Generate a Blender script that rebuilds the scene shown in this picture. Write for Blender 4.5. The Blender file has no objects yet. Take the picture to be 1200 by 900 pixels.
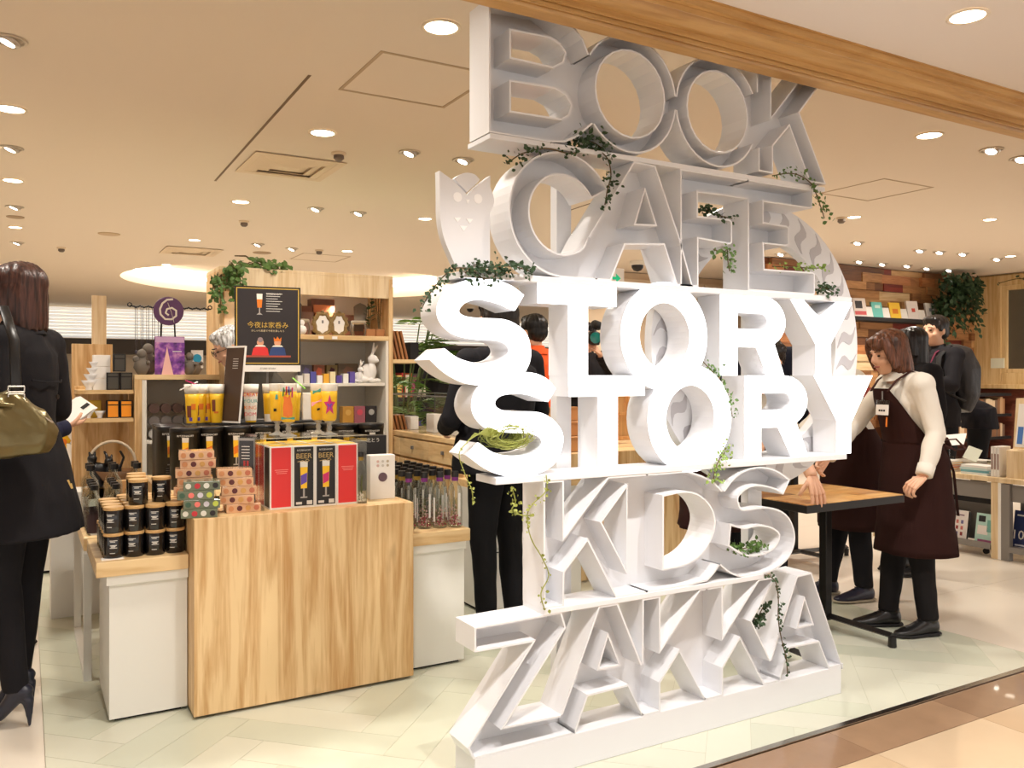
import bpy, bmesh, math, random
from math import sin, cos, pi, radians as R
from mathutils import Vector, Matrix, noise

# ---------------------------------------------------------------- camera
H = 1.28; F = 990.0
scn = bpy.context.scene
cd = bpy.data.cameras.new('camera'); cam = bpy.data.objects.new('camera', cd)
scn.collection.objects.link(cam); scn.camera = cam
cam.location = (0, 0, H); cam.rotation_euler = (R(90), 0, R(-30))
cd.sensor_width = 36; cd.lens = 36*F/1200; cd.shift_y = -10/1200; cd.clip_start = .05

# ---------------------------------------------------------------- world, exposure
w = bpy.data.worlds.new('world'); scn.world = w; w.use_nodes = True
bg = w.node_tree.nodes['Background']
bg.inputs[0].default_value = (1.0, .93, .86, 1); bg.inputs[1].default_value = 1.1
vs = scn.view_settings
vs.view_transform = 'Standard'; vs.look = 'None'; vs.gamma = 1; vs.exposure = .52; vs.use_curve_mapping = False

def lamp_area(loc, size, energy, col, rot=(0,0,0)):
    l = bpy.data.lights.new('panel_light', 'AREA'); l.energy = energy; l.color = col; l.size = size
    l.shape = 'DISK'; l.spread = R(150)
    o = bpy.data.objects.new('panel_light', l); scn.collection.objects.link(o); o.location = loc; o.rotation_euler = rot
    return o
def lamp_spot(loc, energy, col, angle=110, blend=.6, rad=.05, rot=(0,0,0)):
    l = bpy.data.lights.new('spot_light', 'SPOT'); l.energy = energy; l.color = col
    l.spot_size = R(angle); l.spot_blend = blend; l.shadow_soft_size = rad
    o = bpy.data.objects.new('spot_light', l); scn.collection.objects.link(o); o.location = loc; o.rotation_euler = rot
    return o
WARM = (1.0, .92, .82); NEUT = (1.0, .95, .91)
# mall down lights in front of the sign
for X, Y, E in ((.35,1.2,60),(1.25,1.35,62),(2.2,1.35,62),(3.3,1.45,50)):
    lamp_spot((X, Y, 2.47), E*1.3, NEUT, 120, .5, .04)
# shop lights under the shop ceiling (at down lights)
for X, Y, E in ((.6,2.9,75),(1.5,4.2,85),(-.7,4.0,60),(.2,6.0,80),(2.9,3.2,55),(4.2,4.6,90),(2.4,7.0,110),
                (6.0,4.2,100),(7.5,6.2,160),(10.0,6.3,180),(.8,9.0,120),(4.5,9.5,150),(-2.5,7.5,110),(11.8,5.4,120),(-2,13,150),(2.5,13,150),(7.2,8.8,80)):
    lamp_spot((X, Y, 2.76), E*.95, WARM, 150, .8, .1)

# shelf lamps inside the tall unit
for x in (1.28, 1.80): lamp_spot((x, 5.5, 1.74), 5, WARM, 150, .8, .02)
# ---------------------------------------------------------------- helpers
COL = scn.collection
def lin(c):
    c = c/255.
    return c/12.92 if c <= .04045 else ((c+.055)/1.055)**2.4
def rgb(r, g, b): return (lin(r), lin(g), lin(b), 1)
MATS = {}
def mat(name, c, rough=.5, metal=0, emit=0, trans=0, bump=0, bscale=60, spec=.5, ecol=None, vary=0, vscale=8, coat=0):
    if name in MATS: return MATS[name]
    m = bpy.data.materials.new(name); m.use_nodes = True; nt = m.node_tree
    b = nt.nodes['Principled BSDF']; col = rgb(*c)
    b.inputs['Base Color'].default_value = col; b.inputs['Roughness'].default_value = rough
    b.inputs['Metallic'].default_value = metal; b.inputs['Specular IOR Level'].default_value = spec
    b.inputs['Transmission Weight'].default_value = trans; b.inputs['Coat Weight'].default_value = coat
    if emit:
        b.inputs['Emission Color'].default_value = rgb(*ecol) if ecol else col; b.inputs['Emission Strength'].default_value = emit
    if bump or vary:
        tc = nt.nodes.new('ShaderNodeTexCoord')
    if bump:
        n = nt.nodes.new('ShaderNodeTexNoise'); n.inputs['Scale'].default_value = bscale; n.inputs['Detail'].default_value = 4
        bp = nt.nodes.new('ShaderNodeBump'); bp.inputs['Strength'].default_value = bump; bp.inputs['Distance'].default_value = .01
        nt.links.new(tc.outputs['Object'], n.inputs['Vector']); nt.links.new(n.outputs['Fac'], bp.inputs['Height']); nt.links.new(bp.outputs[0], b.inputs['Normal'])
    if vary:
        n = nt.nodes.new('ShaderNodeTexNoise'); n.inputs['Scale'].default_value = vscale; n.inputs['Detail'].default_value = 5
        mx = nt.nodes.new('ShaderNodeMix'); mx.data_type = 'RGBA'
        mx.inputs['A'].default_value = tuple(x*(1-vary) for x in col[:3])+(1,); mx.inputs['B'].default_value = tuple(min(1, x*(1+vary)) for x in col[:3])+(1,)
        nt.links.new(tc.outputs['Object'], n.inputs['Vector']); nt.links.new(n.outputs['Fac'], mx.inputs['Factor']); nt.links.new(mx.outputs['Result'], b.inputs['Base Color'])
    MATS[name] = m; return m
def wood(name, a, b_, axis='Z', scale=1.0, rough=.45, knots=True, worldc=False):
    """long-grain wood; grain runs along axis, with soft boards and knots"""
    if name in MATS: return MATS[name]
    m = bpy.data.materials.new(name); m.use_nodes = True; nt = m.node_tree; N = nt.nodes; L = nt.links
    bs = N['Principled BSDF']; bs.inputs['Roughness'].default_value = rough
    tc = N.new('ShaderNodeTexCoord'); mp = N.new('ShaderNodeMapping')
    s = {'Z': (11, 11, .7), 'X': (1.1, 9, 9), 'Y': (9, 1.1, 9)}[axis]
    mp.inputs['Scale'].default_value = tuple(v*scale for v in s)
    L.new(tc.outputs['Object'], mp.inputs['Vector'])
    n1 = N.new('ShaderNodeTexNoise'); n1.inputs['Scale'].default_value = 1.6; n1.inputs['Detail'].default_value = 6; n1.inputs['Distortion'].default_value = 1.2
    n2 = N.new('ShaderNodeTexNoise'); n2.inputs['Scale'].default_value = 9; n2.inputs['Detail'].default_value = 4; n2.inputs['Distortion'].default_value = .4
    L.new(mp.outputs[0], n1.inputs['Vector']); L.new(mp.outputs[0], n2.inputs['Vector'])
    ad = N.new('ShaderNodeMath'); ad.operation = 'MULTIPLY_ADD'; L.new(n2.outputs['Fac'], ad.inputs[0]); ad.inputs[1].default_value = .35; L.new(n1.outputs['Fac'], ad.inputs[2])
    cr = N.new('ShaderNodeValToRGB'); cr.color_ramp.elements[0].position = .52; cr.color_ramp.elements[1].position = .78
    cr.color_ramp.elements[0].color = rgb(*b_); cr.color_ramp.elements[1].color = rgb(*a); L.new(ad.outputs[0], cr.inputs[0])
    out = cr.outputs[0]
    if knots:
        mp2 = N.new('ShaderNodeMapping'); s2 = {'Z': (3.2, 3.2, 1.5), 'X': (1.5, 3.2, 3.2), 'Y': (3.2, 1.5, 3.2)}[axis]
        mp2.inputs['Scale'].default_value = tuple(v*scale for v in s2)
        L.new(tc.outputs['Object'], mp2.inputs['Vector'])
        nd = N.new('ShaderNodeTexNoise'); nd.inputs['Scale'].default_value = 3.5
        L.new(mp2.outputs[0], nd.inputs['Vector'])
        va = N.new('ShaderNodeVectorMath'); va.operation = 'MULTIPLY_ADD'; va.inputs[1].default_value = (.5,.5,.5)
        L.new(nd.outputs['Color'], va.inputs[0]); L.new(mp2.outputs[0], va.inputs[2])
        vo = N.new('ShaderNodeTexVoronoi'); vo.inputs['Scale'].default_value = 1.3; L.new(va.outputs[0], vo.inputs['Vector'])
        c2 = N.new('ShaderNodeValToRGB'); c2.color_ramp.elements[0].position = .03; c2.color_ramp.elements[0].color = (1,1,1,1)
        c2.color_ramp.elements[1].position = .26; c2.color_ramp.elements[1].color = (0,0,0,1); L.new(vo.outputs['Distance'], c2.inputs[0])
        mx = N.new('ShaderNodeMix'); mx.data_type = 'RGBA'; L.new(out, mx.inputs['A']); mx.inputs['B'].default_value = rgb(*[int(x*.72) for x in b_])
        mm = N.new('ShaderNodeMath'); mm.operation = 'MULTIPLY'; mm.inputs[1].default_value = .85; L.new(c2.outputs[0], mm.inputs[0]); L.new(mm.outputs[0], mx.inputs['Factor']); out = mx.outputs['Result']
    L.new(out, bs.inputs['Base Color']); MATS[name] = m; return m

def tag(o, label=None, cat=None, group=None, kind=None):
    if label: o['label'] = label
    if cat: o['category'] = cat
    if group: o['group'] = group
    if kind: o['kind'] = kind
    return o
def mk(name, bm, m=None, parent=None, smooth=False, loc=None):
    me = bpy.data.meshes.new(name); bm.to_mesh(me); bm.free()
    if smooth:
        for p in me.polygons: p.use_smooth = True
    if m:
        for x in (m if isinstance(m, (list, tuple)) else [m]): me.materials.append(x)
    o = bpy.data.objects.new(name, me); COL.objects.link(o)
    if loc is not None: o.location = loc
    if parent is not None: o.parent = parent
    return o
def empty(name, label, cat, loc=(0,0,0), rz=0, group=None):
    o = bpy.data.objects.new(name, None); COL.objects.link(o); o.location = loc; o.rotation_euler = (0,0,rz); o.empty_display_size = .05
    return tag(o, label, cat, group)
def dup(o, loc=None, rz=None, label=None, parent=None, group=None):
    c = o.copy(); COL.objects.link(c)
    if parent is not None: c.parent = parent
    if loc is not None: c.location = loc
    if rz is not None: c.rotation_euler = (0,0,rz)
    if label: c['label'] = label
    if group: c['group'] = group
    for ch in list(o.children): dup(ch, parent=c)
    return c
def BM(): return bmesh.new()
def box(bm, x0, x1, y0, y1, z0, z1, bev=0, mi=0):
    vs_ = [bm.verts.new((x, y, z)) for z in (z0, z1) for y in (y0, y1) for x in (x0, x1)]
    fs = [bm.faces.new([vs_[i] for i in f]) for f in ((0,2,3,1),(4,5,7,6),(0,1,5,4),(1,3,7,5),(3,2,6,7),(2,0,4,6))]
    for f in fs: f.material_index = mi
    if bev:
        es = list({e for f in fs for e in f.edges})
        bmesh.ops.bevel(bm, geom=es, offset=bev, segments=2, affect='EDGES', profile=.5)
    return vs_
def bxo(name, x0, x1, y0, y1, z0, z1, m, parent=None, bev=0, loc=None):
    bm = BM(); box(bm, x0, x1, y0, y1, z0, z1, bev); return mk(name, bm, m, parent, loc=loc)
def xform(bm, verts, M):
    for v in verts: v.co = M @ v.co
def lathe(bm, prof, n=20, c=(0,0,0), mi=0, cap=True):
    rings = []
    for r, z in prof:
        rings.append([bm.verts.new((c[0]+r*cos(2*pi*i/n), c[1]+r*sin(2*pi*i/n), c[2]+z)) for i in range(n)])
    for a, b in zip(rings, rings[1:]):
        for i in range(n):
            f = bm.faces.new((a[i], a[(i+1)%n], b[(i+1)%n], b[i])); f.material_index = mi
    if cap:
        f = bm.faces.new(rings[0][::-1]); f.material_index = mi
        f = bm.faces.new(rings[-1]); f.material_index = mi
    return [v for r in rings for v in r]
def loft(bm, secs, n=14, mi=0, caps=True, sq=1.0):
    """secs: (centre, rx, ry[, updir]) along a path -> closed tube with elliptical sections"""
    rings = []
    P_ = [Vector(s[0]) for s in secs]
    side = None
    for i, s in enumerate(secs):
        if i == 0: t = P_[1]-P_[0]
        elif i == len(secs)-1: t = P_[-1]-P_[-2]
        else: t = (P_[i+1]-P_[i]).normalized()+(P_[i]-P_[i-1]).normalized()
        t.normalize()
        if side is None:
            side = Vector((1,0,0)) if abs(t.x) < .8 else Vector((0,1,0))
        side = (side - t*side.dot(t)).normalized(); up = t.cross(side)
        ring = []
        for k in range(n):
            a = 2*pi*k/n; ca, sa = cos(a), sin(a)
            if sq != 1.0:
                ca = math.copysign(abs(ca)**sq, ca); sa = math.copysign(abs(sa)**sq, sa)
            ring.append(bm.verts.new(P_[i]+side*(s[1]*ca)+up*(s[2]*sa)))
        rings.append(ring)
    for a, b in zip(rings, rings[1:]):
        for k in range(n):
            f = bm.faces.new((a[k], a[(k+1)%n], b[(k+1)%n], b[k])); f.material_index = mi
    if caps:
        for r, e, sgn in ((rings[0], 0, -1), (rings[-1], -1, 1)):
            f = bm.faces.new(r[::-1] if sgn < 0 else r); f.material_index = mi
    return [v for r in rings for v in r]
def tube(bm, pts, r, n=8, mi=0):
    return loft(bm, [(p, r, r) for p in pts], n, mi)
def ell(bm, c, rx, ry, rz, nu=16, nv=10, M=None):
    d = bmesh.ops.create_uvsphere(bm, u_segments=nu, v_segments=nv, radius=1)
    for v in d['verts']:
        v.co = Vector((v.co.x*rx, v.co.y*ry, v.co.z*rz))
        if M: v.co = M @ v.co
        v.co += Vector(c)
    return d['verts']
def prism(bm, pts, y0, y1, mi=0):
    """polygon in XZ extruded along Y"""
    a = [bm.verts.new((x, y0, z)) for x, z in pts]; b = [bm.verts.new((x, y1, z)) for x, z in pts]
    n = len(pts); fs = [bm.faces.new(a), bm.faces.new(b[::-1])]
    for i in range(n): fs.append(bm.faces.new((a[i], b[i], b[(i+1)%n], a[(i+1)%n])))
    for f in fs: f.material_index = mi
    bmesh.ops.recalc_face_normals(bm, faces=fs)
    return a+b
# picture -> place: the ray through (u,v) of the photograph, met with a real plane
def ray(u, v):
    k = (u-600)/F; return Vector((.5+.8660254*k, .8660254-.5*k, -(v-440)/F))
def onY(u, v, Y): d = ray(u, v); return Vector((0,0,H)) + d*(Y/d.y)
def onX(u, v, X): d = ray(u, v); return Vector((0,0,H)) + d*(X/d.x)
def onZ(u, v, Z): d = ray(u, v); return Vector((0,0,H)) + d*((Z-H)/d.z)
def text(s, size, m, parent, loc, rot=(R(90),0,0), align='CENTER', ext=.0006, name='lettering', cache={}, wide=1.0):
    key = (s, size, m.name, align, ext)
    if key not in cache:
        c = bpy.data.curves.new('lettering', 'FONT'); c.body = s; c.size = size; c.align_x = align; c.align_y = 'CENTER'; c.extrude = ext; c.resolution_u = 2
        o = bpy.data.objects.new('tmp', c); COL.objects.link(o)
        me = bpy.data.meshes.new_from_object(o.evaluated_get(bpy.context.evaluated_depsgraph_get()))
        bpy.data.objects.remove(o); bpy.data.curves.remove(c)
        me.materials.clear(); me.materials.append(m); cache[key] = me
    o = bpy.data.objects.new(name, cache[key]); COL.objects.link(o); o.parent = parent; o.location = loc; o.rotation_euler = rot; o.scale = (wide, 1, 1)
    return o

M_white = mat('white_sheet', (228,229,232), .35, bump=.0)
M_board = mat('white_laminate', (226,224,216), .45)
M_offw = mat('off_white', (232,226,214), .6)
M_black = mat('black_satin', (18,17,18), .35)
M_blackm = mat('black_matt', (24,22,23), .8)
M_ceil = mat('ceiling_paint', (234,219,200), .9, spec=.2)
M_grey = mat('grey_metal', (120,118,116), .45)
M_oak = wood('oak_face', (230,198,148), (196,150,94), 'Z', 1.0)
M_oakx = wood('oak_long', (232,202,152), (208,170,116), 'X', 1.0)
M_oaky = wood('oak_deep', (232,202,152), (208,170,116), 'Y', 1.0)
M_pale = wood('pale_wood', (236,214,176), (216,186,140), 'Z', 1.0, knots=False)
M_lampface = mat('lamp_glow', (255,246,230), .5, emit=9, ecol=(255,240,214))
M_glass = mat('clear_glass', (250,252,252), .03, trans=1, spec=.5); 
def acrylic():
    m = bpy.data.materials.new('clear_acrylic'); m.use_nodes = True; nt = m.node_tree
    for n in list(nt.nodes):
        if n.type != 'OUTPUT_MATERIAL': nt.nodes.remove(n)
    out = [n for n in nt.nodes if n.type == 'OUTPUT_MATERIAL'][0]
    t = nt.nodes.new('ShaderNodeBsdfTransparent'); t.inputs[0].default_value = (.96,.97,.97,1)
    g = nt.nodes.new('ShaderNodeBsdfGlossy'); g.inputs['Roughness'].default_value = .05
    fr = nt.nodes.new('ShaderNodeLayerWeight'); fr.inputs[0].default_value = .35
    mm = nt.nodes.new('ShaderNodeMath'); mm.operation = 'MULTIPLY'; mm.inputs[1].default_value = .45
    mx = nt.nodes.new('ShaderNodeMixShader'); L = nt.links
    L.new(fr.outputs['Fresnel'], mm.inputs[0]); L.new(mm.outputs[0], mx.inputs[0]); L.new(t.outputs[0], mx.inputs[1]); L.new(g.outputs[0], mx.inputs[2]); L.new(mx.outputs[0], out.inputs[0])
    return m
M_acr = acrylic()
# ================================================================ SETTING
ZC = 2.8; ZM = 2.48
# ---- floor slabs
def clip(poly, x0, x1, y0, y1):
    for ax, lim, sg in ((0,x0,1),(0,x1,-1),(1,y0,1),(1,y1,-1)):
        out = []
        for i in range(len(poly)):
            a, b = poly[i], poly[(i+1)%len(poly)]
            ia, ib = (a[ax]-lim)*sg >= 0, (b[ax]-lim)*sg >= 0
            if ia: out.append(a)
            if ia != ib:
                t = (lim-a[ax])/(b[ax]-a[ax]); out.append((a[0]+(b[0]-a[0])*t, a[1]+(b[1]-a[1])*t))
        poly = out
        if len(poly) < 3: return None
    return poly
def area(p): return abs(sum(p[i][0]*p[(i+1)%len(p)][1]-p[(i+1)%len(p)][0]*p[i][1] for i in range(len(p)))/2)
def slab(poly, z0, z1, name, m, parent):
    bm = BM(); a = [bm.verts.new((x,y,z1)) for x,y in poly]; b = [bm.verts.new((x,y,z0)) for x,y in poly]
    f = bm.faces.new(a)
    bm.faces.new(b[::-1]); n = len(a)
    for i in range(n): bm.faces.new((b[i], b[(i+1)%n], a[(i+1)%n], a[i]))
    bmesh.ops.recalc_face_normals(bm, faces=bm.faces[:])
    return mk(name, bm, m, parent)
M_floor = mat('shop_floor', (226,217,202), .28, vary=.03, vscale=2)
floor = tag(bxo('floor', -8, 18, 2.06, 23, -.06, -.008, M_floor), 'pale shop floor under the displays', None, kind='structure')
# beige slabs left and right of the green herringbone field
for (x0,x1,y0,y1,nx,ny) in ((-4.5,.06,2.06,9.8,5,8),(4.0,10.0,2.06,9.8,6,8)):
    for i in range(nx):
        for j in range(ny):
            a = x0+(x1-x0)*i/nx; b = x0+(x1-x0)*(i+1)/nx; c = y0+(y1-y0)*j/ny; d = y0+(y1-y0)*(j+1)/ny
            slab([(a+.001,c+.001),(b-.001,c+.001),(b-.001,d-.001),(a+.001,d-.001)], -.02, 0, 'floor_slab', M_floor, floor)
greens = [mat('green_plank_%s'%n, c, .3, vary=.05, vscale=5) for n, c in (('a',(203,206,186)),('b',(210,211,193)),('c',(199,203,184)),('d',(207,208,190)))]
random.seed(5)
W_, L_ = .15, .6; n_ = 4; c45, s45 = cos(R(45)), sin(R(45)); cnt = 0
for i in range(-40, 60):
    for j in range(-12, 14):
        for kind in (0, 1):
            ox, oy = i+j*n_, i-j*n_
            q = [(ox,oy),(ox+n_,oy),(ox+n_,oy+1),(ox,oy+1)] if kind == 0 else [(ox,oy+1),(ox+1,oy+1),(ox+1,oy+1+n_),(ox,oy+1+n_)]
            cx = sum(p[0] for p in q)/4; cy = sum(p[1] for p in q)/4
            q = [(cx+(p[0]-cx)*(1-.003 if kind == 0 else 1-.01), cy+(p[1]-cy)*(1-.01 if kind == 0 else 1-.003)) for p in q]
            q = [((p[0]*c45-p[1]*s45)*W_+2.0, (p[0]*s45+p[1]*c45)*W_+3.0) for p in q]
            pc = clip(q, .062, 3.998, 2.09, 6.6)
            if pc and area(pc) > .0006 and cnt < 330:
                slab(pc, -.02, 0, 'floor_plank', random.choice(greens), floor); cnt += 1
tag(bxo('trim_1', -3, 9, 2.06, 2.085, -.03, .004, mat('steel_strip', (190,186,178), .25, metal=1)), kind='structure')
slab([(.061,2.087),(3.999,2.087),(3.999,7.5),(.061,7.5)], -.02, -.0012, 'floor_bed', mat('green_grout', (190,190,170), .6), floor)
# ---- mall floor: brown border stones and cream marble
M_fm = mat('mall_grout', (150,122,92), .5)
mall = tag(bxo('floor_mall', -6, 10, -6, 2.058, -.06, -.012, M_fm), kind='structure')
M_b = [mat('border_stone_'+k, c, .18, vary=.16, vscale=9, bump=.02, bscale=20, coat=.3) for k, c in (('a',(150,120,94)),('b',(160,130,102)),('c',(142,113,88)))]
M_c = [mat('cream_marble_'+k, c, .12, vary=.08, vscale=4, coat=.4) for k, c in (('a',(204,178,144)),('b',(198,170,136)),('c',(210,186,154)))]
for i in range(-3, 16):
    a = i*.6+.1
    slab([(a+.001,1.86),(a+.599,1.86),(a+.599,2.056),(a+.001,2.056)], -.02, -.001, 'border_stone', M_b[i%3], mall)
    for j in range(0, 4):
        b = 1.858-.6*(j+1)
        slab([(a+.001,b+.001),(a+.599,b+.001),(a+.599,b+.599),(a+.001,b+.599)], -.02, -.001, 'marble_tile', M_c[(i*2+j)%3], mall)
# ---- shop ceiling with round cove and recesses
bm = BM()
cx, cy, cr = 4.0, 13.9, 2.75
outer = [bm.verts.new(p) for p in ((-9,2.2,ZC),(19,2.2,ZC),(19,24,ZC),(-9,24,ZC))]
ring = [bm.verts.new((cx+cr*cos(2*pi*i/64), cy+cr*.9*sin(2*pi*i/64), ZC)) for i in range(64)]
es = [bm.edges.new((outer[i], outer[(i+1)%4])) for i in range(4)]+[bm.edges.new((ring[i], ring[(i+1)%64])) for i in range(64)]
bmesh.ops.triangle_fill(bm, edges=es, use_beauty=True)
bad = [f for f in bm.faces if all((Vector(v.co)-Vector((cx,cy,ZC))).length < cr*1.01 for v in f.verts)]
bmesh.ops.delete(bm, geom=bad, context='FACES_ONLY')
ring2 = [bm.verts.new((v.co.x, v.co.y, ZC+.35)) for v in ring]
for i in range(64): bm.faces.new((ring[i], ring2[i], ring2[(i+1)%64], ring[(i+1)%64]))
bm.faces.new(ring2)
ceiling = tag(mk('ceiling', bm, M_ceil), kind='structure')
# glowing strip hidden round the cove
bm = BM()
for i in range(64):
    a0, a1 = 2*pi*i/64, 2*pi*(i+1)/64
    vs_ = [bm.verts.new((cx+(cr-.02-o)*cos(a), cy+(cr*.9-.02-o)*sin(a), z)) for a, o, z in ((a0,0,ZC+.2),(a1,0,ZC+.2),(a1,.04,ZC+.24),(a0,.04,ZC+.24))]
    bm.faces.new(vs_)
tag(mk('cove_light_strip', bm, mat('cove_glow', (255,244,226), .5, emit=22)), 'glowing strip round the oval ceiling cove', 'light')
tag(bxo('ceiling_mall', -7, 12, -7, 2.035, ZM, ZM+.1, mat('mall_ceiling', (232,222,212), .9)), kind='structure')
# ---- carved beam over the shop front (profile in YZ, runs along X)
M_beam = wood('beam_wood', (206,164,104), (182,138,80), 'X', .8, knots=False, rough=.4)
prof = [(1.88,2.62),(1.88,2.462),(1.905,2.462),(1.905,2.446),(1.925,2.446),(1.935,2.437),(1.95,2.437),(2.0,2.425),(2.06,2.418),(2.10,2.418),(2.10,2.408),(2.115,2.408),(2.115,2.414),(2.13,2.414),(2.13,2.402),(2.145,2.402),(2.145,2.396),(2.20,2.39),(2.225,2.392),(2.245,2.40),(2.255,2.415),(2.255,2.44),(2.25,2.84),(1.88,2.84)]
prof = [(2.02,2.62),(2.02,2.478),(2.03,2.478),(2.03,2.455),(2.05,2.455),(2.05,2.437),(2.056,2.437),(2.062,2.447),(2.075,2.449),(2.088,2.443),(2.10,2.436),(2.125,2.430),(2.15,2.430),(2.15,2.412),(2.158,2.412),(2.158,2.422),(2.166,2.422),(2.166,2.402),(2.176,2.402),(2.176,2.413),(2.184,2.413),(2.19,2.394),(2.235,2.389),(2.25,2.395),(2.255,2.41),(2.255,2.44),(2.25,2.84),(2.02,2.84)]
bm = BM(); A = [bm.verts.new((-7,y,z)) for y,z in prof]; B = [bm.verts.new((12,y,z)) for y,z in prof]
for i in range(len(prof)): bm.faces.new((A[i], A[(i+1)%len(prof)], B[(i+1)%len(prof)], B[i]))
bm.faces.new(A[::-1]); bm.faces.new(B); bmesh.ops.recalc_face_normals(bm, faces=bm.faces[:])
tag(mk('trim_2', bm, M_beam), kind='structure')
# ---- far wall of white louvres
fw = tag(bxo('wall_back', -9, 16, 21, 21.2, 0, 2.8, mat('far_wall', (206,190,168), .8)), kind='structure')
M_louv = mat('louvre_white_glow', (252,248,240), .6, emit=.35)  # white slats with a weak glow of their own, standing for light on them
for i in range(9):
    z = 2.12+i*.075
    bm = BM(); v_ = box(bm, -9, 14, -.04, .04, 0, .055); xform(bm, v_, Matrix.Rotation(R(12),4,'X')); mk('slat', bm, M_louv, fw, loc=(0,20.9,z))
tag(bxo('trim_3', -3, 14, 20.4, 20.8, 1.75, 2.08, mat('dark_header', (60,52,48), .6)), kind='structure')
# ---- beige wall behind sign
bw = tag(bxo('wall_middle', 6.75, 10.8, 9.9, 10.0, 0, 2.79, mat('beige_wall', (232,208,178), .85)), kind='structure')
for i in range(5): bxo('panel', 6.8+i*.79, 6.8+i*.79+.76, 9.87, 9.9, .1, 2.7, mat('beige_panel', (238,216,188), .8), bw, .006)
# ---- left side wall beyond the frame
tag(bxo('wall_left', -6.2, -6.0, 2.1, 21, 0, 2.8, mat('beige_wall', (232,208,178), .85)), kind='structure')
# ---- wood mosaic wall
mw = tag(bxo('wall_wood', 8.2, 12.75, 7.75, 7.9, 0, 2.79, mat('wall_batten', (120,72,44), .8)), 'wall clad in odd blocks of brown, red and cream wood', kind='structure')
cols = [((162,112,70),(132,86,54)),((196,146,96),(166,118,74)),((212,170,118),(186,142,92)),((132,50,38),(104,36,28)),((118,76,50),(92,58,38)),((228,200,156),(208,174,126)),((178,126,80),(150,100,62)),((198,134,84),(166,104,62)),((186,136,88),(150,104,64)),((150,104,66),(120,80,50))]
wm = [wood('block_wood_%d'%i, a, b, 'X', .9, knots=False) for i, (a, b) in enumerate(cols)]
random.seed(11); z = .55; nb = 0
bmesh_cache = {}
while z < 2.76:
    h = random.choice((.095,.11,.13)); x = 8.2+random.random()*.2
    if z+h > 2.79: h = 2.79-z
    while x < 12.6:
        w_ = min(random.choice((.2,.3,.42,.55,.7)), 12.7-x); d = random.choice((.01,.025,.04,.055))
        if nb < 430:
            bxo('wood_block', x+.001, x+w_-.001, 7.75-d, 7.752, z+.001, z+h-.001, random.choice(wm), mw); nb += 1
        x += w_
    z += h
# ---- framed window wall running towards the mall on the right
M_frame = wood('frame_wood', (234,204,150), (214,176,118), 'Z', .8, knots=False)
ww = tag(bxo('wall_right', 12.74, 12.9, 4.0, 7.9, 0, 1.12, wood('dark_red_wood', (124,66,48), (92,46,34), 'Y', 1, knots=False)), kind='structure')
tag(bxo('wall_right_upper', 12.74, 12.9, 4.0, 7.9, 2.72, 2.8, M_frame), kind='structure')
wn = empty('window_1', 'window in pale moulded wooden frame', None, (12.72,0,0)); del wn['label']; wn['kind'] = 'structure'
for (y0,y1,z0,z1,d) in ((7.3,7.72,1.14,2.78,.05),(4.0,4.2,1.14,2.78,.05),(4.2,7.3,2.62,2.78,.05),(4.2,7.3,1.14,1.32,.05)):
    bxo('window_frame', -d, .1, y0, y1, z0, z1, M_frame, wn, .01)
for (y0,y1,z0,z1) in ((7.22,7.3,1.32,2.62),(4.2,4.28,1.32,2.62),(4.28,7.22,2.55,2.62),(4.28,7.22,1.32,1.38)):
    bxo('bead', -.03, .02, y0, y1, z0, z1, M_frame, wn, .006)
bxo('pane', .03, .04, 4.2, 7.3, 1.32, 2.62, M_acr, wn)
bxo('window_sill', -.12, .0, 4.0, 7.75, 1.08, 1.15, M_frame, wn, .01)
tag(bxo('wall_beyond', 14.5, 14.7, 2.2, 9, 0, 2.8, mat('dim_wall', (150,140,122), .8)), kind='structure')
p = onX(1171, 426, 12.70)
tag(bxo('notice_card', 12.665, 12.685, p.y-.09, p.y+.11, p.z-.07, p.z+.08, mat('card', (238,238,214), .6)), 'small pale card standing in the window corner', 'card')
# ---- ceiling fittings
M_ring = mat('lamp_ring', (240,224,200), .5)
bm = BM(); lathe(bm, [(.086,0),(.088,-.006),(.072,-.007),(.07,.03),(.0,.03)], 24, cap=False); 
d0 = mk('trim_ring', bm, M_ring, smooth=True)
bm = BM(); lathe(bm, [(.074,-.0045),(.0,-.0055)], 24, cap=False); f0 = mk('diffuser', bm, M_lampface)
def downlight(u, v, z, lab, s=1.0, grp='round ceiling down lights', lit=True):
    p = onZ(u, v, z)
    t = empty('downlight', lab, 'ceiling light', p+Vector((0,0,-.001)), group=None); t.scale = (s,s,s)
    a = d0.copy(); COL.objects.link(a); a.parent = t; b = f0.copy(); COL.objects.link(b); b.parent = t
    return t
DL = [(517,31,'large round down light nearest the top of the sign',1.0),(378,155,'round down light just above the square air vent',1.0),(282,236,'round down light below the square air vent',.95),
 (12,127,'second down light from the top at the left edge of the ceiling',1.0),(15,211,'down light at the left edge directly above the grey ones',.9),(18,266,'down light at left edge above the woman, third from bottom',.8),
 (228,281,'small down light above the far square air vent',.85),(407,294,'small down light above the faint ceiling hatch',.85),(195,310,'small down light just before the oval cove',.8),
 (498,256,'down light left of the owl\'s lower body',.85),(1089,158,'large down light right of the hanging letters',1.0),(1160,257,'down light high at right beyond the ceiling hatch',.8),(1001,254,'slim down light just right of the sign top',.8),(675,274,'down light seen through the letter C',.8),(1184,300,'down light at far right over the window wall',.8)]
for u, v, lab, s in DL: downlight(u, v, ZC, 'warm glowing '+lab, s)
downlight(1134, 18, ZM, 'silver-ringed down light in the mall ceiling outside the beam', .75)
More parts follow.
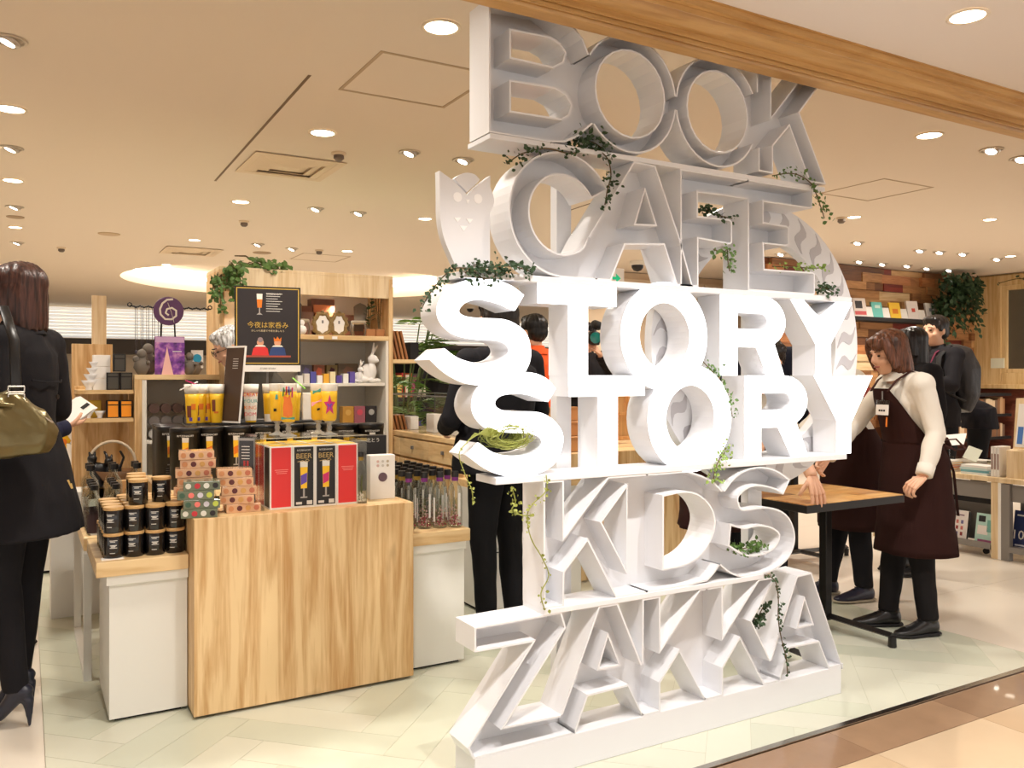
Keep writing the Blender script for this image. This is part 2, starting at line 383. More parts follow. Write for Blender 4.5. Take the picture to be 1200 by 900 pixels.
# tilted spots: ring, dark cup, lens
bm = BM(); lathe(bm, [(.075,0),(.077,-.006),(.062,-.008),(.058,.05),(.0,.05)], 24, cap=False); er = mk('trim_ring', bm, mat('spot_ring', (206,190,168), .4), smooth=True)
bm = BM(); v_ = lathe(bm, [(.052,.0),(.054,-.006),(.044,-.018),(.0,-.018)], 20, cap=False); xform(bm, v_, Matrix.Rotation(R(22),4,'Y')); eb = mk('lamp_cup', bm, mat('spot_cup', (196,186,176), .3, metal=.6), smooth=True)
bm = BM(); v_ = lathe(bm, [(.034,-.0185),(.0,-.0195)], 20, cap=False); xform(bm, v_, Matrix.Rotation(R(22),4,'Y')); el = mk('lens', bm, mat('spot_glow', (255,250,240), .5, emit=14, ecol=(255,246,228)))
SP = [(480,178,'left of the owl ear'),(543,187,'just above the owl'),(10,46,'cut by the top left corner of the frame'),(13,173,'at left edge, the third lamp down'),(17,242,'at left edge above the grey disc'),(370,244,'straight below the big square vent'),(420,249,'right of the one below the vent'),
 (20,284,'lowest at the left edge'),(302,286,'near the dark ceiling speaker'),(342,291,'right of the dark ceiling speaker'),(1162,175,'high at the right side'),(1197,185,'cut by the right edge of the frame'),
 (1005,284,'first of the far row, next to the sign'),(1078,293,'in the middle of the far row over the books'),(1101,295,'right of the middle of the far row'),(1128,297,'fourth in the far row'),(1168,303,'last in the far row, by the ivy'),
 (1007,306,'over the left end of the book ledge'),(1034,309,'second over the book ledge'),(1063,311,'third over the book ledge'),(1086,314,'fourth over the book ledge'),(1112,316,'over the ivy corner'),(915,297,'seen through the letter E')]
for u, v, lab in SP:
    t = empty('spotlight', 'tilted recessed ceiling spotlight '+lab, 'ceiling light', onZ(u, v, ZC)+Vector((0,0,-.001)))
    for c in (er, eb, el):
        a = c.copy(); COL.objects.link(a); a.parent = t
for o in (d0, f0, er, eb, el): bpy.data.objects.remove(o)
def quadframe(pts, wd, z, name, label, cat, m):
    bm = BM(); n = 4; c = sum((Vector(p) for p in pts), Vector())/4
    ins = [Vector(p)+(c-Vector(p)).normalized()*wd*1.41 for p in pts]
    for i in range(4):
        q = [Vector(pts[i]), Vector(pts[(i+1)%4]), ins[(i+1)%4], ins[i]]
        a = [bm.verts.new((p.x,p.y,z-.003)) for p in q]; b = [bm.verts.new((p.x,p.y,z+.002)) for p in q]
        bm.faces.new(a[::-1]); bm.faces.new(b)
        for k in range(4): bm.faces.new((a[k], a[(k+1)%4], b[(k+1)%4], b[k]))
    bmesh.ops.recalc_face_normals(bm, faces=bm.faces[:])
    return tag(mk(name, bm, m), label, cat)
M_seam = mat('hatch_seam', (186,160,128), .6)
def rect_from(u, v, wx, wy):
    p = onZ(u, v, ZC); return [(p.x-wx/2,p.y-wy/2,0),(p.x+wx/2,p.y-wy/2,0),(p.x+wx/2,p.y+wy/2,0),(p.x-wx/2,p.y+wy/2,0)]
quadframe(rect_from(487,96,.62,.62), .018, ZC, 'ceiling_hatch', 'square access hatch with grey seam left of the sign top', 'hatch', M_seam)
quadframe(rect_from(1026,223,.62,.62), .016, ZC, 'ceiling_hatch', 'square access hatch in the ceiling right of the sign', 'hatch', M_seam)
quadframe(rect_from(375,302,.62,.62), .016, ZC, 'ceiling_hatch', 'faint far access hatch before the oval cove', 'hatch', M_seam)
a, b = onZ(363,88,ZC), onZ(252,212,ZC)
for a, b, lab in ((onZ(363,88,ZC), onZ(252,212,ZC), 'long narrow slot running across the ceiling towards the square vent'), (onZ(657,250,ZC), onZ(740,222,ZC), 'thin ceiling slot seen through the letter C')):
    bm = BM(); d = (b-a).normalized(); n = Vector((-d.y,d.x,0))*.008
    q = [a+n, a-n, b-n, b+n]
    A = [bm.verts.new((p.x,p.y,ZC-.002)) for p in q]; bm.faces.new(A); B = [bm.verts.new((p.x,p.y,ZC+.002)) for p in q]; bm.faces.new(B)
    for k in range(4): bm.faces.new((A[k],A[(k+1)%4],B[(k+1)%4],B[k]))
    tag(mk('ceiling_slot', bm, mat('slot_dark', (120,96,70), .7)), lab, 'slot')
# air cassettes: pyramid of nested frames
M_vent = mat('vent_paint', (226,204,174), .6)
def cassette(u, v, lab):
    p = onZ(u, v, ZC); t = empty('air_vent', lab, 'air vent', p)
    def fr(a, w_, z0, z1, nm, slope):
        bm = BM()
        for k in range(4):
            M = Matrix.Rotation(pi/2*k, 4, 'Z')
            q = [(-a,-a,z0),(a,-a,z0),(a-w_,-a+w_,z1),(-a+w_,-a+w_,z1)]
            f = [bm.verts.new(M @ Vector(c)) for c in q]+[bm.verts.new(M @ (Vector(c)+Vector((0,0,.006)))) for c in q]
            bm.faces.new(f[:4][::-1]); bm.faces.new(f[4:])
            for i in range(4): bm.faces.new((f[i], f[(i+1)%4], f[4+(i+1)%4], f[4+i]))
        bmesh.ops.recalc_face_normals(bm, faces=bm.faces[:])
        mk(nm, bm, M_vent, t)
    fr(.32,.05,-.012,-.008,'frame',0)
    fr(.27,.07,-.006,-.022,'blade',0); fr(.19,.06,-.006,-.022,'blade',0); fr(.12,.06,-.006,-.022,'blade',0)
    bxo('core', -.06, .06, -.06, .06, -.022, -.018, M_vent, t)
    bxo('backing', -.3, .3, -.3, .3, -.004, -.0015, mat('vent_gap', (214,190,158), .8), t)
cassette(340, 195, 'square four-way air vent beside the long ceiling slot')
cassette(224, 294, 'far square air vent low on the ceiling at left')
def sprinkler(u, v, lab, cat='smoke detector', big=1):
    t = empty('smoke_detector', lab, cat, onZ(u, v, ZC)); t.scale = (big,)*3
    bm = BM(); lathe(bm, [(.05,0),(.05,-.012),(.04,-.018),(.038,-.018)], 16); mk('base', bm, M_vent, t)
    bm = BM(); lathe(bm, [(.034,-.018),(.036,-.04),(.02,-.055),(.0,-.057)], 16, cap=False); mk('sensor', bm, mat('sensor_grey', (112,98,88), .5), t)
for u, v, lab in ((397,179,'grey smoke detector right of the big square vent'),(286,259,'small dark smoke detector below the vent'),(72,290,'small smoke detector above the woman at left'),(374,293,'small smoke detector beside the far hatch'),(986,255,'small smoke detector right of the sign')):
    sprinkler(u, v, lab)
for u, v, lab, c, s in ((128,274,'flat beige ceiling speaker at left',(204,176,140),1),(307,296,'dark round ceiling speaker before the cove',(168,142,112),1),(18,254,'grey ceiling disc at the left edge',(172,146,116),.7)):
    bm = BM(); lathe(bm, [(.11*s,0),(.11*s,-.006),(.1*s,-.009),(0,-.009)], 28, cap=False)
    tag(mk('ceiling_speaker', bm, mat('disc_%d'%u, c, .6), loc=onZ(u, v, ZC)), lab, 'speaker')
for u, v, lab, s in ((747,306,'black security camera dome seen under the letter A',1.6),(551,359,'small black security camera dome seen inside the upper S',1.5)):
    t = empty('dome_camera', lab, 'camera', onZ(u, v, ZC-.0)); t.scale = (s,)*3
    bm = BM(); lathe(bm, [(.065,0),(.065,-.03),(.055,-.035)], 20); mk('housing', bm, M_offw, t)
    bm = BM(); lathe(bm, [(.05,-.035),(.048,-.055),(.032,-.078),(0,-.088)], 20, cap=False); mk('dome', bm, M_black, t, True)
# ================================================================ SIGN
YF = 2.283; DEP = .13; REC = .1
sign = empty('letter_sign', 'tall white sign of stacked channel letters with two rows of glowing STORY', 'sign', (2.0, 2.35, 0))
SO = Vector((2.0, 2.35, 0))
def S(u, v): p = onY(u, v, YF); return (p.x-SO.x, p.z)
def SX(u): return S(u, 440)[0]
y0_ = YF-SO.y
def arc(c, r, a0, a1, n=16):
    return [(c[0]+r*cos(R(a0+(a1-a0)*i/n)), c[1]+r*sin(R(a0+(a1-a0)*i/n))) for i in range(n+1)]
def ang(c, p): return math.degrees(math.atan2(p[1]-c[1], p[0]-c[0]))
def sarea(p): return sum(p[i][0]*p[(i+1)%len(p)][1]-p[(i+1)%len(p)][0]*p[i][1] for i in range(len(p)))/2
def fill(bm, loops, y, mi=0):
    es = []
    allv = []
    for lp in loops:
        v_ = [bm.verts.new((p[0], y, p[1])) for p in lp]; allv.append(v_)
        es += [bm.edges.new((v_[i], v_[(i+1)%len(v_)])) for i in range(len(v_))]
    g = bmesh.ops.triangle_fill(bm, edges=es, use_beauty=False, use_dissolve=False)
    return allv, [f for f in g['geom'] if isinstance(f, bmesh.types.BMFace)]
def clean(lp):
    out = []
    for p in lp:
        q = (p[0], p[1], p[2] if len(p) > 2 else 1)
        if out and abs(out[-1][0]-q[0])+abs(out[-1][1]-q[1]) < 1e-4: continue
        out.append(q)
    if abs(out[0][0]-out[-1][0])+abs(out[0][1]-out[-1][1]) < 1e-4: out.pop()
    return out
def orient(lp, ccw):
    if (sarea(lp) > 0) != ccw:
        n = len(lp); r = lp[::-1]
        # flag of an edge sits on its first point; after reversing it moves to the new first point
        return [(r[i][0], r[i][1], r[(i+1)%n][2]) for i in range(n)]
    return lp
def channel(loops, label=None, th=.006, yf=None, dep=DEP, rec=REC, m=None, name='letter'):
    yf = y0_ if yf is None else yf
    L = [orient(clean(lp), i == 0) for i, lp in enumerate(loops)]
    bm = BM()
    # back plate, two faces
    fill(bm, L, yf+rec); fill(bm, L, yf+rec+.008)
    for lp in L:
        n = len(lp); q = []
        for i in range(n):
            p = Vector(lp[i][:2]); a = Vector(lp[i-1][:2]); b = Vector(lp[(i+1)%n][:2])
            d0_ = (p-a).normalized(); d1 = (b-p).normalized(); n0 = Vector((-d0_.y,d0_.x)); n1 = Vector((-d1.y,d1.x))
            mtr = n0+n1
            if mtr.length < .3: mtr = n0
            mtr.normalize(); k = th/max(.45, mtr.dot(n0)); q.append(p+mtr*k)
        for i in range(n):
            if not lp[i][2]: continue
            j = (i+1)%n; p0, p1, r0, r1 = lp[i], lp[j], q[i], q[j]
            v_ = [bm.verts.new(c) for c in ((p0[0],yf,p0[1]),(p1[0],yf,p1[1]),(r1[0],yf,r1[1]),(r0[0],yf,r0[1]),(p0[0],yf+dep,p0[1]),(p1[0],yf+dep,p1[1]),(r1[0],yf+dep,r1[1]),(r0[0],yf+dep,r0[1]))]
            for f in ((0,1,2,3),(7,6,5,4),(0,4,5,1),(2,6,7,3)): bm.faces.new([v_[x] for x in f])
    bmesh.ops.remove_doubles(bm, verts=bm.verts[:], dist=1e-5)
    bmesh.ops.recalc_face_normals(bm, faces=bm.faces[:])
    o = mk(name, bm, m or M_white, sign)
    if label: o['label'] = label
    return o
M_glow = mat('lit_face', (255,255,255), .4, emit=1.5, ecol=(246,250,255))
def solid(loops, label=None, yf=None, dep=DEP):
    yf = y0_ if yf is None else yf
    L = [orient(clean(lp), i == 0) for i, lp in enumerate(loops)]
    bm = BM(); a, fs = fill(bm, L, yf)
    for f in fs: f.material_index = 1
    b, _ = fill(bm, L, yf+dep)
    for la, lb in zip(a, b):
        n = len(la); cuts = (0, .012, 1.0)
        mid = [bm.verts.new((v.co.x, yf+.012, v.co.z)) for v in la]
        for i in range(n):
            f = bm.faces.new((la[i], mid[i], mid[(i+1)%n], la[(i+1)%n])); f.material_index = 1
            bm.faces.new((mid[i], lb[i], lb[(i+1)%n], mid[(i+1)%n]))
    bmesh.ops.recalc_face_normals(bm, faces=bm.faces[:])
    o = mk('letter', bm, [M_white, M_glow], sign)
    if label: o['label'] = label
    return o
def smooth_closed(pts, k=4, sharp=()):
    """Catmull-Rom through the points; indices in sharp keep corners"""
    n = len(pts); out = []
    for i in range(n):
        p0, p1, p2, p3 = (Vector(pts[(i+d)%n]) for d in (-1,0,1,2))
        if i in sharp: p0 = p1*2-p2
        if (i+1)%n in sharp: p3 = p2*2-p1
        if i in sharp and (i+1)%n in sharp: out.append(tuple(p1)); continue
        for j in range(k):
            t = j/k
            q = .5*((2*p1)+(-p0+p2)*t+(2*p0-5*p1+4*p2-p3)*t*t+(-p0+3*p1-3*p2+p3)*t**3)
            out.append(tuple(q))
    return out
def pts(*a): return [S(u, v) for u, v in a]

# ---- BOOK (unlit channel letters)
ZT = 2.56
def circ(uL, uR, v): a, b = SX(uL), SX(uR); c = (a+b)/2; return c, (b-a)/2
xo1, r1i = circ(698.6, 778, 110); zo1 = S(738.5, 110)[1]
r1o = zo1 - S(735, 178.5)[1]
xo2, r2i = circ(806, 875.4, 130); zo2 = S(841, 131)[1]; r2o = zo2 - S(848, 197)[1]
c1 = (xo1, zo1); c2 = (xo2, zo2); r1o = r2o = (r1o+r2o)/2
xb = SX(573); zb = S(573,155)[1]; xr = (S(688,149)[0])
a_up = ang(c1, S(686,60)); a_dn = ang(c1, S(690,149)); j1u = (c1[0]+r1o*cos(R(a_up)), c1[1]+r1o*sin(R(a_up))); j1d = (c1[0]+r1o*cos(R(a_dn)), c1[1]+r1o*sin(R(a_dn)))
zo = zb
hb1 = [S(599,36),S(644,45)]+[S(656,52),S(662,62),S(659,72),S(648,78)]+[S(599,66.6)]
hb2 = [S(599,96),S(650,104),S(662,111),S(669,123),S(666,134),S(658,139),S(599,129.6)]
B_out = [(xb,zb,1), (S(644,166)[0],zb,1), (S(662,160)[0],zb+.008,1), (S(676,158)[0],zb+.03,1), (j1d[0],j1d[1],0), (j1u[0],j1u[1],1), S(683,45), S(674,33), S(660,24),(S(640,20)[0],S(640,8)[1]+.0),(xb,S(573,-4)[1],1)]
channel([B_out, hb1, hb2], 'letter B of the top row')
a_r = ang(c1, S(790,89)); a_rd = ang(c1, S(793,151))
m12 = (c1[0]+c2[0])/2; dz = math.sqrt(max(0, r1o**2-((c2[0]-c1[0])/2)**2))
A1 = math.degrees(math.atan2(dz, (c2[0]-c1[0])/2)); T12 = math.degrees(math.atan2(c2[1]-c1[1], c2[0]-c1[0]))
a0, a1 = a_dn % 360, (T12-A1) % 360
if a1 < a0: a1 += 360
bot = arc(c1, r1o, a0, a1, 14); a2 = (T12+A1); a3 = a_up % 360
if a3 < a2: a3 += 360
top = arc(c1, r1o, a2, a3, 18)
channel([bot[:-1]+[(*bot[-1],0)]+top[:-1]+[(*top[-1],0)], arc(c1, r1i, 0, 345, 23)], 'first letter O of the top row')
p_u, p_d = S(886,108), S(886,173)
b0, b1 = (180+T12+A1) % 360, ang(c2, p_d) % 360
if b1 < b0: b1 += 360
bot2 = arc(c2, r2o, b0, b1, 14); t0 = ang(c2, p_u); t1 = (180+T12-A1) % 360
if t1 < t0: t1 += 360
top2 = arc(c2, r2o, t0, t1, 18)
channel([bot2[:-1]+[(*bot2[-1],0)]+top2[:-1]+[(*top2[-1],0)], arc(c2, r2i, 0, 345, 23)], 'second letter O of the top row')
zk = S(889,205)[1]
def up(u, v, z): # follow the line to a given height
    return (S(u, v)[0], z)
K = [(*S(889,200.5),1), (*S(906,203.5),1), S(906,171), S(925,148), S(949,213.5), (*S(968,216),1), S(937,132), S(964,95), (S(985,70)[0],S(985,66)[1]), (S(958,70)[0],S(958,66)[1]), S(904,137), (S(904,137)[0],S(904,58)[1]), (S(887,100)[0],S(887,55)[1]), (*S(887,108),0), (*S(889,173),1)]
channel([K], 'letter K of the top row')
# ---- shelves
def shelf(uL, uR, vl_top, vl_bot, vr_top, label=None, back=.02, left=0.0):
    z1 = S(uL, vl_top)[1]; z0 = S(uL, vl_bot)[1]
    bm = BM(); box(bm, SX(uL)-left, SX(uR), y0_-.002, y0_+DEP+back, z0, z1, .002)
    o = mk('shelf_board', bm, M_white, sign); return z0, z1
s1 = shelf(574, 966.5, 155.5, 162, 215)
s2 = shelf(541, 998, 317, 325, 346, back=.05)
s3 = shelf(580.5, 992, 560, 568.5, 533, back=.0)
s4 = shelf(637, 895, 714.5, 721.5, 675, back=.0)
sb0 = 0; zb1 = S(557,889.5)[1]
bxo('base', SX(556.5), SX(986), y0_, y0_+DEP+.005, .0, zb1, M_white, sign, .003)
# ---- CAFE
zt2 = s1[0]; zs2 = s2[1]
cC, rCo = circ(596, 596, 0); 
xl, xli = SX(596), SX(620.6); 
zCt = S(648,176)[1]; zCb = zs2
rCo = (zCt-zCb)/2; cC = (xl+rCo, (zCt+zCb)/2); rCi = rCo-(xli-xl)
tip_o, tip_i = S(722.6,217), S(706,226)
ao, ai = ang(cC, tip_o), ang(cC, tip_i)
ax_b = S(699,324)[0]
# C meets the A: bottom open edge
ab = -78
Cl = arc(cC, rCo, ao, 360-90+ (0), 30)
Cin = arc(cC, rCi, ai, 360-52, 30)
endp = (ax_b, zs2)
C_out = [tuple(p)+(1,) for p in Cl]+[(ax_b, zs2, 0)]
jA = Cin[-1]
C_out += [(jA[0]+.02, jA[1]+.035, 1)]+[tuple(p)+(1,) for p in Cin[::-1]]
channel([C_out], 'letter C of the CAFE row')
A_ = [(*S(701,327),1), (*S(717.5,329),1), S(732.7,287), S(778,287), (*S(793,333),1), (*S(797,333),1), (*S(797,199),1), (S(768,0)[0], zt2), (S(743,0)[0], zt2), ]
A_ = [(S(699,0)[0],zs2,1),(S(716,0)[0],zs2,1),(*S(732.7,287),1),(*S(778,287),1),(S(793,0)[0],zs2,1),(S(812,0)[0],zs2,1),(*S(797,280),1),(*S(768,194),1),(S(743,0)[0],zt2,1),(jA[0]+.02,jA[1]+.035,0)]
channel([A_, pts((756,224),(745,262),(768,263))], 'letter A of the CAFE row')
F_ = [(SX(797.5),zs2,1),(SX(818.5),zs2,1),(*S(818.5,279.7),1),(*S(856,286.5),1),(*S(858,284),1),(*S(858,260),1),(*S(855,257),1),(*S(818,253),1),(*S(818,225.5),1),(*S(876.6,233.5),0),(SX(876.6),zt2,1),(SX(797.5),zt2,1)]
channel([F_], 'letter F of the CAFE row')
E_ = [(SX(876.6),zs2,1),(SX(953),zs2,1),(SX(955),zs2+.004,1),(*S(955,321),1),(*S(953,319),1),(*S(896,315),1),(*S(895,285.5),1),(*S(922,288.8),1),(*S(924.7,287),1),(*S(924.7,267),1),(*S(922,264.5),1),(*S(895,260),1),(*S(895,236.5),1),(*S(950,244.6),1),(*S(952,243),1),(SX(952),zt2,1),(SX(876.6),zt2,0),(*S(876.6,233.5),1)]
channel([E_], 'letter E of the CAFE row')
# ---- STORY, twice (lit faces)
S1 = [(614.2,345.7),(603.7,363.9),(582.7,355),(561.7,350.8),(545.3,355),(537.9,364.3),(544,370),(559,372.5),(589.7,374),(606,380.7),(617.7,392),(622.3,411),(620,427),(610.7,441),(592,450),(566,451.8),(543,448),(522,436.7),(505.7,421.5),(520.8,408.2),(536,419),(554.7,425),(573,425),(590,421),(598,412),(594,403),(582.7,399),(557,397.5),(533.7,392),(518.5,379.5),(513.4,364.3),(518.5,348),(533.7,334),(554.7,326.5),(578,327),(599,334.5)]
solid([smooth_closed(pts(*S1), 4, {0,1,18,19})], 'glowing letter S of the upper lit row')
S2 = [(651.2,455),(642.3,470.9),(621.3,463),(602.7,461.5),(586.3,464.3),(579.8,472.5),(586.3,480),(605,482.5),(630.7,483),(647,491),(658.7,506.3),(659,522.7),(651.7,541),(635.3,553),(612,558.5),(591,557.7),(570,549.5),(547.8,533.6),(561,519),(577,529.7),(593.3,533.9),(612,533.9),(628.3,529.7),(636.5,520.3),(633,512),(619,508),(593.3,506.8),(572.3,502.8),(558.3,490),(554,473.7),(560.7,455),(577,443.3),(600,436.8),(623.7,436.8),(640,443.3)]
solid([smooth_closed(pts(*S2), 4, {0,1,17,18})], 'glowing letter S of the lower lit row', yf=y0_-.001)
def T(x0,x1,s0,s1,zt,zm,zb_, lab, dy=0): solid([[(x0,zt),(x0,zm),(s0,zm),(s0,zb_),(s1,zb_),(s1,zm),(x1,zm),(x1,zt)]], lab, yf=y0_+dy)
z_t1 = s2[0]; z_m1 = S(652,357)[1]; zrow = S(668.5,440)[1]; zsh = s3[1]
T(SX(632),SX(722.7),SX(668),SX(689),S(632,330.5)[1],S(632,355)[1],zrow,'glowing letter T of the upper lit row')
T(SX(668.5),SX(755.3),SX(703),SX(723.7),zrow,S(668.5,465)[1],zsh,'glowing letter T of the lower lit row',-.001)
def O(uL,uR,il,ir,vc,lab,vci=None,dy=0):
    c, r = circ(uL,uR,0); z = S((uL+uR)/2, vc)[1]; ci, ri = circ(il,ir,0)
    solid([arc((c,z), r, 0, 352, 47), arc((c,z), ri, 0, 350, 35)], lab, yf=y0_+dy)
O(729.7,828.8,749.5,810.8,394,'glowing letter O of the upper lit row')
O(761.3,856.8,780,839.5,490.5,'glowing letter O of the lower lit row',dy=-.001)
R1 = [(846.3,343.8),(885,346),(900,348),(913,356),(920.5,372.5),(916,392),(906,405)]
r1 = [S(*p) for p in R1]; 
def Rr(stemL,stemR,zt,zb_,bowl,legR,legL0,legL1,cnt,lab,dy=0):
    lp = [(stemL,zt)]+bowl+[legR,legL1,legL0,(stemR,legL0[1]),(stemR,zb_),(stemL,zb_)]
    solid([lp, cnt], lab, yf=y0_+dy)
def bowl(c, rr, rx, a0, a1, n=12): return [(c[0]+rx*cos(R(a0+(a1-a0)*i/n)), c[1]+rr*sin(R(a0+(a1-a0)*i/n))) for i in range(n+1)]
zt = S(846.3,343.8)[1]; zmid = S(864,396)[1]
hB = (zt-S(889,407)[1])/2; xc = S(893,0)[0]; 
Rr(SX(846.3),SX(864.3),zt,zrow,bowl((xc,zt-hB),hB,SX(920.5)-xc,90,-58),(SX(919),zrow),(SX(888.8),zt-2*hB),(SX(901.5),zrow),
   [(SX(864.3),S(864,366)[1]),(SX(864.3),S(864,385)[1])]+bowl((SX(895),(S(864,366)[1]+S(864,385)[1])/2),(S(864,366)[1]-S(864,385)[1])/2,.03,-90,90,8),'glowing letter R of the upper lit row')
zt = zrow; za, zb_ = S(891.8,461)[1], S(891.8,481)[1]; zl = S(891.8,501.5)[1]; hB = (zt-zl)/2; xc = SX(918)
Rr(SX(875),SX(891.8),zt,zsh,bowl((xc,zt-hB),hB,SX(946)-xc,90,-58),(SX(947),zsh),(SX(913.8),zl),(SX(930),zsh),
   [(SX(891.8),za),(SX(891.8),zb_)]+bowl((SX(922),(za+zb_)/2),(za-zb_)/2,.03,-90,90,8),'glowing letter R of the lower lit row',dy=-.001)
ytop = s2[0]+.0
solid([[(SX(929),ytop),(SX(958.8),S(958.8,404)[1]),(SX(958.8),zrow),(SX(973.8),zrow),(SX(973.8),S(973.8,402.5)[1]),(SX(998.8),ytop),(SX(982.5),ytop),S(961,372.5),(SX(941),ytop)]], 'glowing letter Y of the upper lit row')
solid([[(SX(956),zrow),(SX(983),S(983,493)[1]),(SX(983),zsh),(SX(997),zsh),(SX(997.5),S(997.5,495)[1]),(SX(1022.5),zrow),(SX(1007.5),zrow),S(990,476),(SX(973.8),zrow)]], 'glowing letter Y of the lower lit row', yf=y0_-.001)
# ---- KIDS
zk1 = s3[0]; zk0 = s4[1]
xI = SX(758)
K2 = [(SX(637),zk1),(SX(660.9),zk1),S(661,630),(S(712.7,560.5)[0],zk1,1),(xI,zk1,0),(xI,zk0,1),(S(722,701)[0],zk0),S(688.5,634.4),S(661.4,671),(SX(661),zk0),(SX(637),zk0)]
channel([K2, pts((705.4,612),(734.2,571.5),(734.2,669))], 'letters K and I of the KIDS row')
Dh = [S(778,582),S(800,577.5),S(816,580),S(829,590),S(836,603),S(837,616),S(832,633),S(822,648),S(805,660),S(778,666.4)]
jd_u, jd_d = S(847,575.5), S(843.5,662)
D_ = [(xI,zk1,1),(SX(806),zk1),S(822,557),S(836,564),(*jd_u,0),(*jd_d,1),S(837,672),S(829,681),(S(818,0)[0],zk0+.004),(SX(806),zk0),(xI,zk0,0)]
channel([D_, smooth_closed(Dh, 3, {0,9})], 'letter D of the KIDS row')
Sx = [(848,575.6),(860,560),(874,550.5),(892,547),(910,551),(926,562),(918,579.6),(906,573),(888,569.6),(874,574),(866,582),(866,590),(872,597),(894,594),(912,597),(925,607),(931.6,625),(930,642),(921,658),(901,671),(872,676.5),(856,672),(843.5,662)]
sp = smooth_closed(pts(*Sx), 3, {0,5,6,22}); sp = [tuple(p)+(1,) for p in sp]
sp[-1] = (*sp[-1][:2], 1)
idx = len(sp)-1
# last segment (from the lower joint back to the upper one) stays open to the D
last = S(843.5,662); k_ = min(range(len(sp)), key=lambda i: (sp[i][0]-last[0])**2+(sp[i][1]-last[1])**2)
sp = sp[:k_]+[(last[0],last[1],0)]
channel([sp, smooth_closed(pts((857,616),(872,620),(888,617),(903,619),(913,627),(908,640),(895,648),(875,650),(855,639)), 3, {0,8})], 'letter S of the KIDS row')
# ---- ZAKKA
zz1 = s4[0]; zz0 = zb1
Z_ = [S(556.2,735.5),S(556.2,764.7),S(624.5,752.5),S(548,877),(SX(555),zz0),(SX(674),zz0,0),(*S(657.7,838),1),S(591,852),S(663.5,735.5),(SX(658),S(556.2,735.5)[1]+.004)]
channel([Z_], 'letter Z of the ZAKKA row')
zA = s4[0]
jb = SX(674)
A1_ = [(jb,zz0,1),S(689,816),S(735.8,804.3),(SX(753),zz0,0),(*S(752.5,779),1),(SX(724),zA),(SX(702),zA,1),(*S(657.7,838),0)]
channel([A1_, pts((712.5,746),(702,783.3),(725.3,778.7))], 'first letter A of the ZAKKA row')
K1_ = [(SX(753),zz0,1),(SX(774),zz0),S(774,800),S(796,764),(SX(826),zz0,0),(SX(828),zA,1),(SX(820),zA),S(774,762),(SX(774),zA),(SX(753),zA,1),(*S(752.5,779),0)]
channel([K1_, ], 'first letter K of the ZAKKA row')
K2_ = [(SX(826),zz0,1),(SX(847.4),zz0),S(847.4,783),S(867,749),(SX(895),zz0),(SX(914),zz0,0),(*S(903,774),1),S(881,728),(S(910,0)[0],zA),(SX(889),zA),S(847,747),(SX(847),zA),(SX(828),zA,0)]
channel([K2_], 'second letter K of the ZAKKA row')
A2_ = [(SX(914),zz0,1),S(925,760),S(959.4,753),(SX(971),zz0),(SX(987),zz0),(*S(987,781),1),(*S(951,671),1),(*S(934,675),1),(*S(903,774),0)]
channel([A2_, pts((943,703),(935,735),(952,731))], 'last letter A of the ZAKKA row')
# ---- posts behind
for u0, u1, z0, z1 in ((645,662,zb1,2.79),(868,884,s4[1],2.79)):
    a = onY(u0,440,2.47).x-SO.x; b = onY(u1,440,2.47).x-SO.x
    bxo('post', a, b, 2.43-SO.y, 2.47-SO.y, z0, z1, M_white, sign, .002)
# ---- ring with leaf pattern behind
rc = (2.56-SO.x, 1.40); ro, ri_ = .57, .43; yr0 = 2.425-SO.y
bm = BM(); a, _ = fill(bm, [arc(rc, ro, 0, 355, 71), arc(rc, ri_, 0, 355, 71)], yr0); b, _ = fill(bm, [arc(rc, ro, 0, 355, 71), arc(rc, ri_, 0, 355, 71)], yr0+.04)
for la, lb in zip(a, b):
    for i in range(len(la)): bm.faces.new((la[i], lb[i], lb[(i+1)%len(la)], la[(i+1)%len(la)]))
bmesh.ops.recalc_face_normals(bm, faces=bm.faces[:])
ringo = mk('ring_panel', bm, M_white, sign); ringo['label'] = 'white ring panel with a pale grey leaf pattern'
M_motif = mat('grey_motif', (190,188,192), .5)
for k in range(30):
    th = 2*pi*k/30; out = []
    for side in (1, -1):
        for i in range(9):
            t = i/8 if side == 1 else 1-i/8
            rr = ri_+.012+(ro-ri_-.02)*t; off = th + .16*t + .05*sin(2*pi*t) 
            wdt = .085*sin(pi*min(1, t*.9+.08))*side*.5
            out.append((rc[0]+rr*cos(off+wdt*1.1), rc[1]+rr*sin(off+wdt*1.1)))
    bm = BM(); prism(bm, out, yr0-.0015, yr0+.001); mk('leaf_motif', bm, M_motif, ringo)
# ---- owl
owl = [(515,200),(529,206),(548,229),(566,211),(574.6,205.6),(574.6,219),(579,233),(577,244),(570,256),(566,270),(565,284),(566,298),(568,312)]
owl = [(515,200),(532,212),(548,229),(562,216),(574.6,205.6),(574.6,219),(579,233),(577,244),(570,256),(566,270),(565,284),(566,298),(568,314),(534,312),(527,296),(520,278),(516,256),(515.5,228)]
op = pts(*owl); 
bm = BM(); prism(bm, smooth_closed(op, 3, {0,1,2,3,4,5,12,13}), y0_, y0_+.03); og = mk('owl_panel', bm, M_white, sign); og['label'] = 'flat white owl figure standing left of the letter C'
bm = BM(); prism(bm, smooth_closed(pts((533,209),(540,204),(548,202),(557,204),(563,210),(560,214),(548,225)),3,{0,4,6}), y0_+.004, y0_+.03); mk('owl_forehead', bm, M_white, og).parent = og
bm = BM(); prism(bm, smooth_closed(pts((578,236),(580,250),(580,270),(580,290),(580,313),(560,312),(560,290),(562,270),(568,250)),3,{4,5}), y0_+.032, y0_+.06); mk('owl_wing', bm, M_white, og)
M_owl = mat('owl_inlay', (250,250,250), .5)
